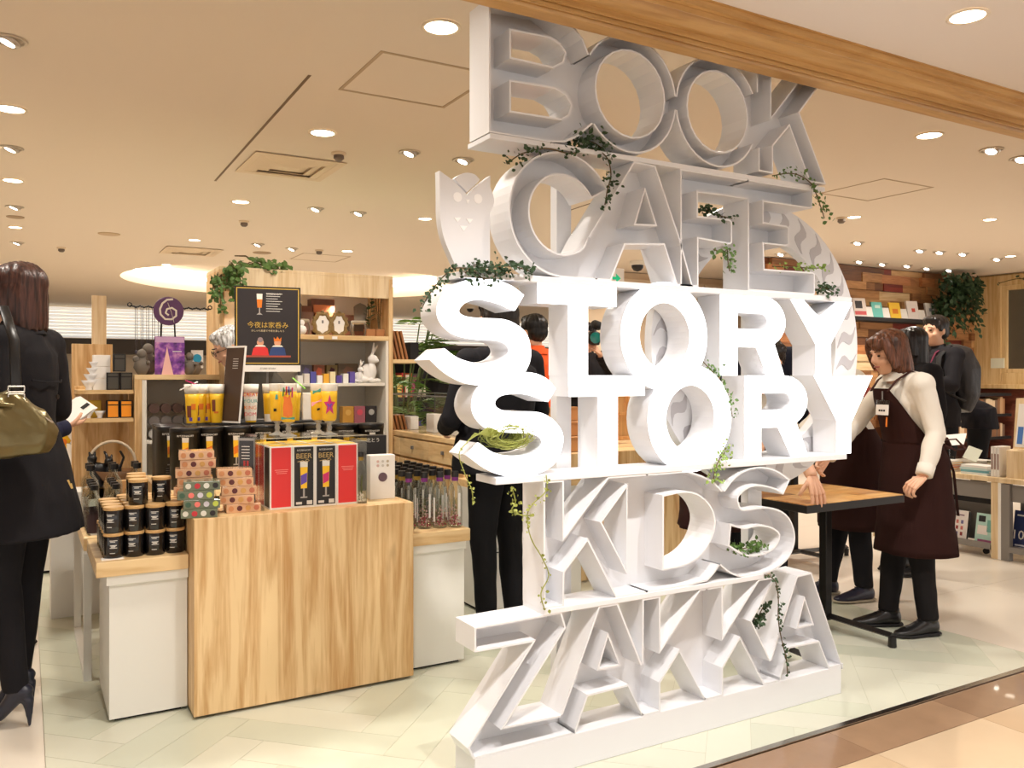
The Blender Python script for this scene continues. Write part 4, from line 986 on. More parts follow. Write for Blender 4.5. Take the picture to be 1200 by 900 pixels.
# two toasting figures (printed)
M_skin_p = mat('print_skin', (222,160,124), .5); M_blue_p = mat('print_blue', (44,66,120), .5)
for x, cm, cr_ in ((-.04,M_red,0),(.05,M_blue_p,1)):
    bm = BM(); prism(bm, [(x-.045,pz+.052),(x+.045,pz+.052),(x+.038,pz+.09),(x+.015,pz+.108),(x-.015,pz+.108),(x-.036,pz+.09)], -.004, -.0025); mk('figure_body', bm, cm, ps)
    bm = BM(); prism(bm, arc((x,pz+.122),.018,0,340,17), -.0045, -.0025); mk('figure_face', bm, M_skin_p, ps)
    bm = BM(); prism(bm, [(x-.019,pz+.13),(x+.019,pz+.13),(x+.02,pz+.152),(x+.01,pz+.14),(x,pz+.156),(x-.01,pz+.14),(x-.02,pz+.152)] if cr_ else arc((x,pz+.137),.014,0,340,13), -.005, -.0025); mk('figure_top', bm, M_or if cr_ else mat('print_haze', (150,130,130), .5), ps)
    bm = BM(); prism(bm, [(x-.03,pz+.1),(x+.03,pz+.1),(x+.02,pz+.108),(x-.02,pz+.108)], -.005, -.0025); mk('figure_collar', bm, M_foam, ps)
pl('picture_table', -.12, .12, .043, .053, -.003, mat('print_tabletop', (170,80,60), .5))
pl('holder_strip', -hw, hw, -.035, .0, .012, M_wh, .014); text('STORY STORY', .013, mat('print_grey2', (120,116,112), .5), ps, (0,-.0035,pz-.018))
# leaning panel left of the poster
lp_ = empty('leaning_panel', 'tall dark printed panel leaning beside the poster', 'sign', (onY(270, 495, 4.5).x, 4.5, 1.035), R(-62))
o = bxo('panel_board', -.07, .07, -.006, .006, 0, .4, M_wh, lp_, .001); o2 = bxo('dark_print', -.067, .067, -.0075, -.006, .01, .39, mat('print_umber', (74,56,46), .45), lp_)
for k in range(5): bxo('text_line', -.01, .03, -.0082, -.0074, .33-.012*k, .333-.012*k, M_print, lp_)
lp_.rotation_euler = (R(-6), 0, R(-62))
# ================================================================ SHELVING BEHIND THE ISLAND
def unit_part(t, nm, x0, x1, y0, y1, z0, z1, m, bev=.002): return bxo(nm, x0, x1, y0, y1, z0, z1, m, t, bev)
YS = 5.3
M_wall_in = mat('shelf_white', (230,224,212), .6)
sh = empty('tall_shelf_unit', 'tall oak and white shelf unit behind the island with ivy on top', 'shelf', (1.58, YS, 0))
xl_, xr_ = -.56, .56
zs1 = onY(400, 393, YS).z; zs2_ = onY(400, 449, YS).z; ztp = onY(400, 324, YS).z+.0
unit_part(sh, 'side_panel', xr_-.03, xr_, 0, .42, 0, ztp, M_oak); unit_part(sh, 'side_panel', xl_, xl_+.03, 0, .42, 0, ztp, M_oak)
unit_part(sh, 'inner_side', xr_-.05, xr_-.03, .004, .4, .0, zs1-.02, M_wall_in); unit_part(sh, 'inner_side', xl_+.03, xl_+.05, .004, .4, 0, zs1-.02, M_wall_in)
unit_part(sh, 'back_panel', xl_+.03, xr_-.03, .4, .42, 0, ztp, M_wall_in)
unit_part(sh, 'header_board', xl_+.03, xr_-.03, .0, .025, ztp-.13, ztp, M_pale); unit_part(sh, 'top_board', xl_, xr_, 0, .42, ztp, ztp+.02, M_pale)
unit_part(sh, 'shelf_board', xl_+.03, xr_-.03, 0, .4, zs1-.03, zs1, M_oakx)
for z in (zs2_, zs2_-.33, zs2_-.66): unit_part(sh, 'shelf_board', xl_+.05, xr_-.05, .02, .4, z-.02, z, M_wall_in)
bm = BM(); lathe(bm, [(.03,0),(.0,.001)], 14, cap=False); 
for x in (-.3,.22): 
    bm = BM(); lathe(bm, [(.028,ztp-.132),(.0,ztp-.134)], 14, cap=False); o = mk('shelf_lamp', bm, M_lampface, sh); o.location = (x,.2,.13-.0-.002)
for u in (373, 389): bxo('price_tag', onY(u,394,YS).x-1.58, onY(u,394,YS).x-1.58+.035, -.004, .0, zs1-.026, zs1-.008, M_wh, sh)
# things on the top shelf
def onshelf(name, label, cat, u, Y, z, rz=0, group=None): return empty(name, label, cat, (onY(u, 440, Y).x, Y, z), rz, group)
M_bronze = mat('old_gold', (140,116,72), .45, metal=.35, bump=.6, bscale=90)
for k, (u, lab) in enumerate(((378,'ornate gold oval photo frame, the left one'),(397,'ornate gold oval photo frame, the right one'))):
    t = onshelf('oval_portrait', lab, 'photo frame', u, YS+.1, zs1, R(-10+20*k))
    bm = BM()
    n = 28
    for ring_r, d in ((1.0,0),):
        secs = []
        for i in range(n+1):
            a = 2*pi*i/n; wob = 1+.07*sin(a*7)
            secs.append((Vector((.052*cos(a)*wob, 0, .075+.07*sin(a)*wob)), .014, .012))
        loft(bm, secs, 8)
    for a in range(0, 360, 30): ell(bm, (.062*cos(R(a)), -.004, .075+.08*sin(R(a))), .012, .008, .012, 8, 6)
    mk('ornate_rim', bm, M_bronze, t, True)
    bm = BM(); prism(bm, [(.043*cos(2*pi*i/24), .075+.06*sin(2*pi*i/24)) for i in range(24)], -.004, .004); mk('photo_sheet', bm, M_wh, t)
    bxo('mark_print', -.006, .006, -.0048, -.004, .08, .1, M_grey, t)
    bm = BM(); tube(bm, [(0,.01,.1),(0,.06,.004)], .004, 6); mk('prop', bm, M_bronze, t)
def toychair(label, u, Y, z, rz):
    t = onshelf('miniature_chair', label, 'ornament', u, Y, z, rz)
    m = mat('chair_grey', (110,98,84), .6); 
    for sx in (-1,1):
        for sy in (-1,1):
            bm = BM(); tube(bm, [(sx*.042,sy*.035,.085),(sx*.05,sy*.042,.05),(sx*.042,sy*.036,0)], .006, 8); mk('leg', bm, m, t, True)
    bm = BM(); box(bm, -.05,.05,-.042,.045,.082,.104,.008); mk('seat', bm, mat('chair_pad', (170,156,134), .8), t)
    bm = BM(); prism(bm, [(-.04,.10),(.04,.10),(.045,.2),(.03,.215),(0,.228),(-.03,.215),(-.045,.2)], .036, .048); mk('backrest', bm, m, t)
    return t
toychair('miniature grey armchair ornament on the top shelf right', 421, YS+.1, zs1, R(-30))
toychair('white-seated miniature chair ornament half behind the poster', 351, YS+.1, zs1, R(20))
M_tin_b = mat('tin_brown', (104,62,44), .5, vary=.3, vscale=40)
for k, (u, w_, h_, lab) in enumerate(((360,.12,.2,'dark reddish box standing behind the left frame'),(377,.16,.25,'red and brown picture box, tallest on the top shelf'),(410,.2,.15,'low dark box behind the right frame'))):
    t = onshelf('storage_box', lab, 'box', u, YS+.24, zs1); bxo('carton', -w_/2, w_/2, -.03, .06, 0, h_, M_tin_b, t, .003); bxo('picture', -w_/2+.015, w_/2-.015, -.031, -.03, .04, h_-.04, mat('pic_%d'%k, ((120,96,88),(178,104,60),(70,56,44))[k], .5), t)
M_leaf_d = mat('leaf_dark', (46,72,40), .6); M_leaf = mat('leaf_green', (84,116,52), .55); M_leaf_l = mat('leaf_light', (132,160,72), .55); M_olive_l = mat('leaf_olive', (142,148,66), .6); M_twig = mat('twig_brown', (96,78,48), .8)
def leaf(bm, p, d, n, L, W, mi=0, cup=.15):
    """pointed leaf from p along d"""
    d = d.normalized(); n = (n - d*n.dot(d))
    if n.length < .01: n = Vector((0,0,1)) if abs(d.z) < .9 else Vector((1,0,0)); n = n-d*n.dot(d)
    n.normalize(); s = d.cross(n)
    c = [p, p+d*L*.3+s*W*.5+n*L*cup*.4, p+d*L*.65+s*W*.42+n*L*cup*.5, p+d*L, p+d*L*.65-s*W*.42+n*L*cup*.5, p+d*L*.3-s*W*.5+n*L*cup*.4]
    m = p+d*L*.5
    v = [bm.verts.new(x) for x in c]; mv = bm.verts.new(m)
    for i in range(6):
        f = bm.faces.new((v[i], v[(i+1)%6], mv)); f.material_index = mi
def plant_stems(name, label, base, hts, u, Y, pot=True, mleaf=M_leaf_d, L=.03, nleaf=7, seed=1, potm=None):
    random.seed(seed); t = empty(name, label, 'plant', base)
    bm = BM(); box(bm, -.03,.03,-.03,.03,0,.05,.003); mk('block_pot', bm, potm or mat('pot_tan', (176,120,74), .7), t)
    bm = BM(); bl = BM()
    for h_ in hts:
        a = random.uniform(0,6.28); tip = Vector((.02*cos(a),.02*sin(a),h_)); tube(bm, [(0,0,.04),tip*.55,tip], .003, 5)
        for k in range(nleaf):
            p = tip*(.35+.65*k/nleaf); b = random.uniform(0,6.28); leaf(bl, Vector(p), Vector((cos(b),sin(b),.5)), Vector((0,0,1)), L, L*.7)
    mk('stem', bm, M_twig, t); tag(mk('leaves', bl, mleaf, t), kind='stuff')
p = onY(433, 440, YS+.08); plant_stems('potted_sprig', 'dark eucalyptus sprig in a small wooden block', (p.x, YS+.08, zs1), (.3,.22), 0, 0, L=.045, seed=2)
p = onY(444, 440, YS+.08); plant_stems('potted_sprig', 'pale dried sprig in a wooden block at the shelf end', (p.x, YS+.08, zs1), (.34,.3,.26), 0, 0, mleaf=mat('dry_leaf', (150,130,84), .7), L=.018, nleaf=16, seed=3)
bm = BM(); ell(bm, (0,0,.03), .03,.025,.03); ell(bm, (0,0,.075), .016,.014,.02); tag(mk('white_figurine', bm, M_wh, smooth=True, loc=(onY(354,440,YS+.03).x, YS+.03, zs1)), 'tiny white bust beside the poster edge on the top shelf', 'ornament')
# second shelf: boxes and rabbits
for k, (u, w_, h_, c, lab) in enumerate(((358,.075,.09,(104,96,140),'violet patterned tea box on the middle shelf'),(373,.075,.09,(196,92,60),'teal box with an orange flower on the middle shelf'),(388,.075,.09,(176,132,60),'ochre box with a dark round seal on the middle shelf'),(407,.14,.1,(120,84,64),'wide brown picture box on the middle shelf'))):
    t = onshelf('patterned_box', lab, 'box', u, YS+.2, zs2_); bxo('carton', -w_/2, w_/2, -.02, .05, .03, .03+h_, mat('pbox_%d'%k, (c[0]//2+40, c[1]//2+40, c[2]//2+30), .5), t, .002); bxo('box_foot', -w_/2, w_/2, -.02, .05, 0, .03, M_wh, t)
    bm = BM(); prism(bm, [(w_*.3*cos(2*pi*i/10)*(1 if i%2 else .75), .03+h_/2+h_*.36*sin(2*pi*i/10)*(1 if i%2 else .75)) for i in range(10)], -.0215, -.02); mk('seal_print', bm, mat('seal_%d'%k, c if k != 2 else (70,24,24), .5), t)
def rabbit(label, u, s, rz):
    t = onshelf('rabbit_figurine', label, 'ornament', u, YS+.1, zs2_, rz); t.scale = (s,s,s)
    bm = BM(); ell(bm, (0,.01,.06), .045,.055,.062); ell(bm, (0,-.02,.075), .035,.035,.055); ell(bm, (0,-.03,.15), .028,.036,.03); ell(bm, (0,-.058,.142), .014,.016,.013)
    for sx in (-1,1): ell(bm, (sx*.025,-.045,.015), .014,.03,.015); ell(bm, (sx*.04,.02,.02), .02,.04,.02)
    ell(bm, (0,.065,.03), .016,.016,.016)
    o = mk('body', bm, M_wh, t, True); r_ = o.modifiers.new('r','REMESH'); r_.mode = 'VOXEL'; r_.voxel_size = .005; r_.use_smooth_shade = True
    for sx in (-1,1):
        bm = BM(); v_ = ell(bm, (0,0,.05), .012,.007,.05); xform(bm, v_, Matrix.Translation((sx*.014,-.02,.165)) @ Matrix.Rotation(R(-16*sx if sx>0 else 34),4,'Y') @ Matrix.Rotation(R(14),4,'X')); mk('ear', bm, M_wh, t, True)
rabbit('large white rabbit figurine with upright ears', 432, 1.05, R(40)); rabbit('small white rabbit figurine left of the large one', 420, .6, R(30))
for k in range(9):
    c = ((240,236,230),(236,226,214),(90,90,170),(244,240,236),(240,180,60),(240,226,180),(90,70,150),(240,238,232),(96,80,160))[k]
    t = onshelf('small_carton', 'small pale carton on the shelf edge, %s from the poster' % ['first','second','third','fourth','fifth','sixth','seventh','eighth','ninth'][k], 'box', 351+7.6*k, YS+.06, zs2_, 0, 'small cartons on the middle shelf')
    bxo('carton', -.018, .018, -.02, .03, 0, .05+.012*(k%3), mat('carton_%d'%k, c, .5), t, .002)
for k, c in enumerate(((184,134,52),(150,84,96),(36,32,34))):
    t = onshelf('patterned_box', ['gold','rose','black'][k]+' square box with round seal above the tins', 'box', 407+13.5*k, YS+.1, zs2_-.33+.09); bxo('carton', -.038, .038, -.02, .05, -.09, .085, mat('tbox_%d'%k, c, .5), t, .002)
    bm = BM(); prism(bm, [(.02*cos(2*pi*i/16), .045+.02*sin(2*pi*i/16)) for i in range(16)], -.0215, -.02); mk('seal_print', bm, mat('tseal_%d'%k, ((206,160,80),(200,70,90),(170,166,160))[k], .5), t)
# side ledges right of the unit with leaning wooden boards and plants
for z, lab in ((onY(466,421,YS).z, 'upper small oak ledge on the side of the shelf unit'),(onY(466,509,YS).z, 'lower small oak ledge on the side of the shelf unit')):
    t = tag(bxo('side_ledge', 2.142, 2.36, YS+.02, YS+.34, z-.025, z, M_oakx, bev=.002), lab, 'shelf')
    for k in range(4):
        o = bxo('wooden_board', -.008, .008, -.07, .07, 0, .2 if z > 1.3 else .13, wood('board_wood_%d'%(k%2), ((186,130,78),(160,104,60))[k%2], (130,84,46), 'Z', 2, knots=False), bev=.003)
        o.location = (2.19+.028*k, YS+.14, z+.001); o.rotation_euler = (0, R(-14), 0); tag(o, 'thin wooden board leaning on the %s, %s from the unit' % (('upper ledge' if z > 1.3 else 'lower ledge'), ['first','second','third','fourth'][k]), 'board', 'leaning boards on the side ledges')
    tag(bxo('slate_block', 2.30, 2.36, YS+.08, YS+.2, z, z+.12, M_blackm), 'small dark slate block at the end of the %s' % ('upper ledge' if z > 1.3 else 'lower ledge'), 'block')
# ---- left neighbour: low cupboard with poster, necklaces, busts
zt_ = onY(200, 439, YS).z
lc = empty('open_cupboard', 'open oak cupboard with white inside carrying the purple picture', 'cupboard', (.8, YS, 0))
unit_part(lc, 'top_board', -.25, .22, 0, .4, zt_-.03, zt_, M_oakx); unit_part(lc, 'side_panel', -.25, -.21, 0, .4, 0, zt_-.03, M_oak)
unit_part(lc, 'inner_side', -.21, -.185, .003, .4, 0, zt_-.03, M_wall_in); unit_part(lc, 'back_panel', -.185, .22, .38, .4, 0, zt_-.03, M_wall_in)
for z in (.55,.9,): unit_part(lc, 'shelf_board', -.185, .22, .02, .38, z-.02, z, M_wall_in)
random.seed(4)
for r_ in range(3):
    for c_ in range(5):
        t = empty('round_canister', 'small round canister on the low cupboard shelf, %s row, %s along' % (['upper','middle','lower'][r_], ['first','second','third','fourth','fifth'][c_]), 'canister', (.665+.065*c_, YS+.1, .9+.075*(2-r_)), 0, 'small canisters inside the open cupboard')
        bm = BM(); v_ = lathe(bm, [(.03,-.04),(.03,.03)], 16); xform(bm, v_, Matrix.Translation((0,0,.035)) @ Matrix.Rotation(R(90),4,'X')); mk('tin_body', bm, mat('canister_%d'%(r_), ((90,66,58),(120,112,108),(190,188,184))[r_], .4), t, False)
pp_ = empty('purple_picture', 'purple evening city picture standing on the open cupboard', 'picture', (onY(199,437,YS+.05).x, YS+.05, zt_), R(-8))
def purple():
    m = bpy.data.materials.new('city_print'); m.use_nodes = True; nt = m.node_tree; b = nt.nodes['Principled BSDF']; b.inputs['Roughness'].default_value = .4
    tc = nt.nodes.new('ShaderNodeTexCoord'); n = nt.nodes.new('ShaderNodeTexNoise'); n.inputs['Scale'].default_value = 22; n.inputs['Detail'].default_value = 6
    cr = nt.nodes.new('ShaderNodeValToRGB'); e = cr.color_ramp.elements; e[0].position = .35; e[0].color = rgb(58,26,84); e[1].position = .7; e[1].color = rgb(214,150,190)
    x = e.new(.52); x.color = rgb(130,62,160)
    nt.links.new(tc.outputs['Object'], n.inputs['Vector']); nt.links.new(n.outputs['Fac'], cr.inputs[0]); nt.links.new(cr.outputs[0], b.inputs['Base Color']); return m
bxo('print_panel', -.082, .082, -.006, .006, 0, .225, purple(), pp_, .001)
bm = BM(); prism(bm, [(-.045,.0),(.02,.0),(-.005,.11),(-.015,.17),(-.025,.11)], -.0075, -.006); mk('lit_street', bm, mat('street_glow', (240,190,180), .5), pp_)
bm = BM(); prism(bm, [(-.08,.19),(.08,.19),(.08,.222),(-.08,.222)], -.0072, -.006); mk('pale_sky', bm, mat('sky_mauve', (200,160,196), .5), pp_)
bxo('text_line', .015, .065, -.0078, -.006, .135, .140, M_print, pp_)
# jewellery rack
jr = empty('necklace_rack', 'black twisted rod rack with necklaces and round violet sign', 'rack', (onY(197,437,YS+.2).x, YS+.2, zt_))
xw = (onY(247,370,YS+.2)-onY(150,370,YS+.2)).x; zc_ = onY(197,361,YS+.2).z-zt_
x_l = onY(152,362,YS+.2).x-jr.location.x; x_r = onY(246,362,YS+.2).x-jr.location.x
bm = BM()
for k in range(30):
    a = x_l+(x_r-x_l)*k/30; tube(bm, [(a,0,zc_+.004*sin(k*2.1)),(a+.012,0,zc_+.004+.004*cos(k*2.1)),(a+(x_r-x_l)/30,0,zc_+.004*sin((k+1)*2.1))], .0055, 6)
for e_, s in ((x_l,-1),(x_r,1)): tube(bm, [(e_+s*.012*sin(a_), 0, zc_+.012-.012*cos(a_)) for a_ in (0,1,2,3,4,5,6)], .004, 6)
mk('twisted_rod', bm, M_black, jr, True)
bm = BM()
for sx in (-1,1): tube(bm, [(sx*.035,0,zc_-.06),(sx*.05,0,-.0)], .005, 6)
mk('support_leg', bm, M_black, jr)
bm = BM(); v_ = lathe(bm, [(.085,-.006),(.087,0),(.085,.006)], 32); xform(bm, v_, Matrix.Translation((.0,-.02,zc_-.0-.02)) @ Matrix.Rotation(R(90),4,'X')); disc = mk('round_sign', bm, mat('sign_violet', (92,52,92), .5), jr)
bm = BM(); M_cream = mat('note_cream', (226,214,196), .5)
def swirl(bm, cx, cz, seq, y, w0):
    P = [Vector((cx+x, y, cz+z)) for x, z in seq]
    loft(bm, [(p, w_, .0015) for p, w_ in zip(P, w0)], 6)
cz_ = zc_-.02
q = [(.024,.072),(-.01,.068),(-.036,.045),(-.05,.01),(-.046,-.022),(-.02,-.05),(.016,-.05),(.042,-.028),(.042,.004),(.018,.02),(-.01,.012),(-.018,-.012),(0,-.026)]
loft(bm, [(Vector((x,-.028,cz_+z)), .0015, .0065) for x, z in q], 6)
loft(bm, [(Vector((x,-.029,cz_+z)), .0015, .004) for x, z in ((-.006,.05),(.012,0),(.03,-.07))], 6)
mk('note_emblem', bm, M_cream, disc)
for k in range(5):
    x = x_l+.035+.032*k; bm = BM()
    tube(bm, [(x-.006,-.004,zc_),(x-.006,-.004,zc_-.2),(x,-.004,zc_-.26),(x+.006,-.004,zc_-.2),(x+.006,-.004,zc_)], .0018, 5); ell(bm, (x,-.004,zc_-.27), .009,.006,.012, 8, 6)
    tag(mk('necklace', bm, mat('chain_dark', (60,54,66), .4)), 'fine dark pendant necklace hanging on the rod, %s from its left end' % ['first','second','third','fourth','fifth'][k], 'necklace', 'necklaces on the twisted rod').location = jr.location
# round-cornered side shelves with boxes and cups
ls = empty('end_shelf', 'round ended oak shelves with white cups and orange boxes', 'shelf', (.415, 5.3, 0))
za_, zb_s = onY(140,457,5.3).z, onY(140,490,5.3).z
for z in (za_, zb_s):
    bm = BM(); out = [(.13,0),(-.06,0)]+[(-.06-.1*sin(a_/8*pi/2), .1-.1*cos(a_/8*pi/2)) for a_ in range(9)]+[(-.16,.3),(.13,.3)]
    A = [bm.verts.new((x,y,z-.022)) for x, y in out]; B = [bm.verts.new((x,y,z)) for x, y in out]; bm.faces.new(A); bm.faces.new(B[::-1])
    for i in range(len(out)): bm.faces.new((A[i],A[(i+1)%len(out)],B[(i+1)%len(out)],B[i]))
    bmesh.ops.recalc_face_normals(bm, faces=bm.faces[:]); mk('shelf_board', bm, M_oakx, ls)
unit_part(ls, 'back_panel', -.16, .13, .3, .32, 0, za_+.02, M_oak)
tag(bxo('wood_partition', onY(84,400,5.8).x, onY(132,400,5.8).x, 5.8, 5.84, 0, onY(100,403,5.8).z, M_oak, bev=.002), 'plain oak partition panel behind the woman', 'partition')
lx = ls.location.x
for k, (dx, z, c, lab) in enumerate(((.025,za_,(70,66,58),'dark grey tea box, left one on the upper end shelf'),(.095,za_,(66,62,54),'dark grey tea box, right one on the upper end shelf'),(.06,za_+.105,(64,60,54),'dark grey tea box standing on top of two others'),(.025,zb_s,(240,150,30),'orange and black tea box at left on the lower end shelf'),(.095,zb_s,(242,152,30),'orange and black tea box at right on the lower end shelf'))):
    t = empty('tea_box', lab, 'box', (lx+dx, 5.36, z)); bxo('carton', -.032,.032,-.03,.04,0,.1,M_blackm,t,.002); bxo('front_label', -.026,.026,-.0312,-.03,.006,.072,mat('tea_%d_%d'%(c[0],c[1]), c, .5),t); bxo('top_label', -.026,.026,-.0312,-.03,.078,.095,mat('tea_%d_%d'%(c[0],c[1]), c, .5),t)
M_porc = mat('porcelain', (240,238,236), .25)
def cup(label, loc, s=1.0, grp=None):
    t = empty('cup', label, 'cup', loc, 0, grp); t.scale = (s,s,s)
    bm = BM(); lathe(bm, [(.018,0),(.02,.004),(.016,.012),(.03,.035),(.042,.055),(.04,.055),(.028,.036),(.012,.014)], 20); mk('bowl', bm, M_porc, t, True)
    return t
for k in range(4): cup('white flared bowl on the upper end shelf, %s in its stack' % ['lowest','second','third','topmost'][k], (lx-.095+.008*k, 5.38, za_+.042*k), 1.0-.12*k, 'stacked white bowls')
for k in range(3):
    t = bxo('white_gift_box', -.045,.045,-.03,.05,0,.066,M_wh,bev=.002); t.location = (lx-.03, 5.4, za_+.067*k); tag(t, 'white cube box beside dark tea boxes, %s of three stacked' % ['lowest','middle','topmost'][k], 'box', 'white cube boxes on the end shelf')
for k in range(2): cup('small white cup on the lower end shelf, %s' % ['left one','right one'][k], (lx-.1+.06*k, 5.37, zb_s), .75)
t = bxo('colourful_box', -.05,.05,-.02,.04,0,.1,mat('mosaic_box', (236,196,60), .5, vary=.0),bev=.002); t.location = (lx-.08, 5.44, zb_s); tag(t, 'yellow and red box behind the small cups', 'box')
# busts, ornaments around the cupboard top
for k, (u, s, lab) in enumerate(((166,1.0,'grey round pot ornament left of the purple picture'),(176,1.25,'grey elephant-like ornament behind the round pot'),(222,.9,'stone bust ornament right of the purple picture'),(232,1.0,'grey stacked ornament next to the bending man'))):
    t = empty('stone_ornament', lab, 'ornament', (onY(u,440,YS+.08).x, YS+.08+.1*(k%2), zt_)); t.scale = (s,)*3
    bm = BM(); lathe(bm, [(.02,0),(.028,.01),(.045,.04),(.04,.075),(.02,.09),(.024,.1)], 18); ell(bm, (0,-.005,.12), .026,.028,.03)
    ell(bm, (.03,-.02,.07), .014,.03,.014); ell(bm, (-.03,-.01,.09), .02,.014,.02)
    mk('body', bm, mat('stone_grey', (112,104,94), .8), t, True)
tag(bxo('round_sticker_card', -.035,.035,-.003,.003,0,.11,M_wh), 'white card with a blue round sticker', 'card').location = (onY(231,440,YS+.15).x, YS+.15, zt_+.04)
o = COL.objects[-1]
stk = [x for x in COL.objects if x.name == 'round_sticker_card'][0]
bm = BM(); prism(bm, [(.026*cos(2*pi*i/20), .06+.026*sin(2*pi*i/20)) for i in range(20)], -.0045, -.003); mk('blue_sticker', bm, mat('sticker_blue', (40,150,190), .4), stk)
# wood bracket and small figure in the far left
tag(bxo('wooden_plank', -.04,.04,-.02,.02,0,.3,M_pale), 'leaning pale plank on top of the oak partition', 'plank').location = (onY(116,400,5.82).x, 5.82, onY(100,403,5.8).z)
# ---- left table behind the candles
tb = empty('white_side_table', 'white cabinet with oak top at the left behind the bottles', 'display table', (.05, 6.2, 0))
unit_part(tb, 'body', -.5,.36,.02,.9,.02,.56,M_board); unit_part(tb, 'top_slab', -.52,.40,0,.92,.56,.61,M_oakx); unit_part(tb, 'plinth', -.46,.32,.06,.86,0,.02,M_blackm)
ztt = .61
def ontb(u, Y, v=None): return (onY(u, 440, Y).x, Y, ztt)
M_org = mat('orange_pattern', (238,150,30), .5)
t = empty('patterned_carton', 'yellow carton with orange dots beside the handbag', 'box', ontb(78,6.35), 0); bxo('carton', -.05,.05,-.03,.03,0,.3,M_yel,t,.002)
for x,z in ((-.01,.07),(.02,.16),(-.02,.23)):
    bm = BM(); prism(bm, [(x+.022*cos(2*pi*i/14), z+.022*sin(2*pi*i/14)) for i in range(14)], -.0315,-.03); mk('dot_print', bm, M_or, t)
for k, (u, w_, h_, Y, lab) in enumerate(((88,.1,.22,6.3,'white carton in front of the oak partition'),(98,.09,.19,6.26,'white carton next to the curved handle'),(108,.14,.36,6.5,'tall white carton behind the black cats'))):
    t = empty('white_carton', lab, 'box', ontb(u, Y)); bxo('carton', -w_/2,w_/2,-.03,.05,0,h_,M_wh,t,.002); bxo('mark_print', -w_*.2,-w_*.1,-.0312,-.03,h_*.4,h_*.55,M_grey,t)
for u, lab in ((88,'white cup standing on the left white carton'),(71,'white cup by the handbag edge')):
    p = onY(u, 440, 6.3); cup(lab, (p.x, 6.3, ztt+(.22 if u == 88 else .0)), 1.5)
for k in range(4):
    t = bxo('soap_cube', -.022,.022,-.02,.03,0,.03,mat('soap_beige', (206,188,168), .7),bev=.003); t.location = (onY(72+7*(k%2),440,6.24).x, 6.24, ztt+.031*(k//2)); tag(t, 'small beige soap block, %s' % ['front left','front right','upper left','upper right'][k], 'soap', 'beige soap blocks on the side table')
# black cat figurines in a basket with arched handle
bk = empty('cat_figurine', 'black cat figurines pair with raised tails', 'ornament', (onY(122,440,5.2).x, 5.2, .66))
bm = BM()
for dx, s in ((-.03,1),(.05,.9)):
    ell(bm, (dx,0,.09*s), .045*s,.03,.05*s); ell(bm, (dx-.03*s,-.01,.16*s), .026*s,.024,.026*s); tube(bm, [(dx+.03,0,.1),(dx+.05,0,.16),(dx+.03,0,.2)], .008, 8)
    for e_ in (-1,1): ell(bm, (dx-.03*s+e_*.014,-.01,.19*s), .007,.006,.014)
    ell(bm, (dx,0,.02), .03,.025,.03)
o = mk('body', bm, M_black, bk, True); r_ = o.modifiers.new('r','REMESH'); r_.mode = 'VOXEL'; r_.voxel_size = .006; r_.use_smooth_shade = True
tag(bxo('low_plinth', .12,.62,5.05,5.28,0,.66,M_board,bev=.002), 'white plinth under the black cats behind the candles', 'plinth')
t = empty('wooden_basket', 'brown wooden bowl with arched pale handle by the cats', 'basket', (onY(131,440,5.22).x+.02, 5.20, .662))
bm = BM(); lathe(bm, [(.04,0),(.06,.02),(.11,.09),(.105,.09),(.055,.03)], 20); mk('bowl', bm, mat('bowl_brown', (120,84,52), .6), t, True)
bm = BM(); tube(bm, [(-.12*cos(a_)-.02, .0, .12+.13*sin(a_)) for a_ in [i*pi/14 for i in range(15)]]+[(.1,0,.02)], .008, 8); mk('handle', bm, mat('handle_pale', (200,184,160), .5), t, True)
for k in range(3):
    t = bxo('kraft_box', -.06,.06,-.03,.03,0,.1+.03*(k==2),mat('kraft', (200,156,104), .8),bev=.001); t.location = (onY(112+13*k,440,4.86).x, 4.86+.0, .6); tag(t, 'open kraft paper box behind the bottles, %s' % ['left','middle','right and tallest'][k], 'box', 'kraft paper boxes')
# ================================================================ BEHIND, CENTRE
jc = empty('jewellery_counter', 'oak cupboard counter with glass cases on top', 'counter', (2.15, 4.3, 0))
unit_part(jc, 'body', .02,.6,0,1.4,.05,.88,M_oaky); unit_part(jc, 'top_board', 0,.62,-.0,1.4,.88,.91,M_oaky)
for k in range(3):
    d = bxo('door', 0,.02,.02+.45*k,.46+.45*k,.08,.74,M_oak,jc,.003); bxo('knob', -.012,0,.24+.45*k-.01,.24+.45*k+.01,.68,.7,M_grey,d)
    d = bxo('drawer', 0,.02,.02+.45*k,.46+.45*k,.755,.87,M_oaky,jc,.003); bxo('knob', -.012,0,.24+.45*k-.01,.24+.45*k+.01,.81,.83,M_grey,d)
for k in range(1):
    t = empty('glass_case', 'glass showcase of small jewellery on the oak counter', 'showcase', (2.2, 4.4, .911)); t.scale = (1,1.5,1)
    bxo('glass_box', 0,.42,0,.85,0,.24,M_acr,t); bm = BM()
    for x in (0,.42):
        for y in (0,.85): tube(bm, [(x,y,0),(x,y,.24)], .005, 6)
    for z in (.24,):
        for a_, b_ in (((0,0,z),(0,.85,z)),((.42,0,z),(.42,.85,z)),((0,0,z),(.42,0,z)),((0,.85,z),(.42,.85,z))): tube(bm, [a_, b_], .005, 6)
    mk('steel_edge', bm, mat('steel', (120,124,124), .3, metal=.8), t)
    for i in range(3): bxo('jewel_stand', .08,.14,.12+.25*i,.2+.25*i,.0,.09+.03*(i%2),M_wh,t,.004)
wd = empty('white_drawer_unit', 'white drawer unit at the end of the oak counter', 'drawers', (2.12, 4.26, 0))
unit_part(wd, 'body', 0,.62,-.3,.03,.02,.66,M_board)
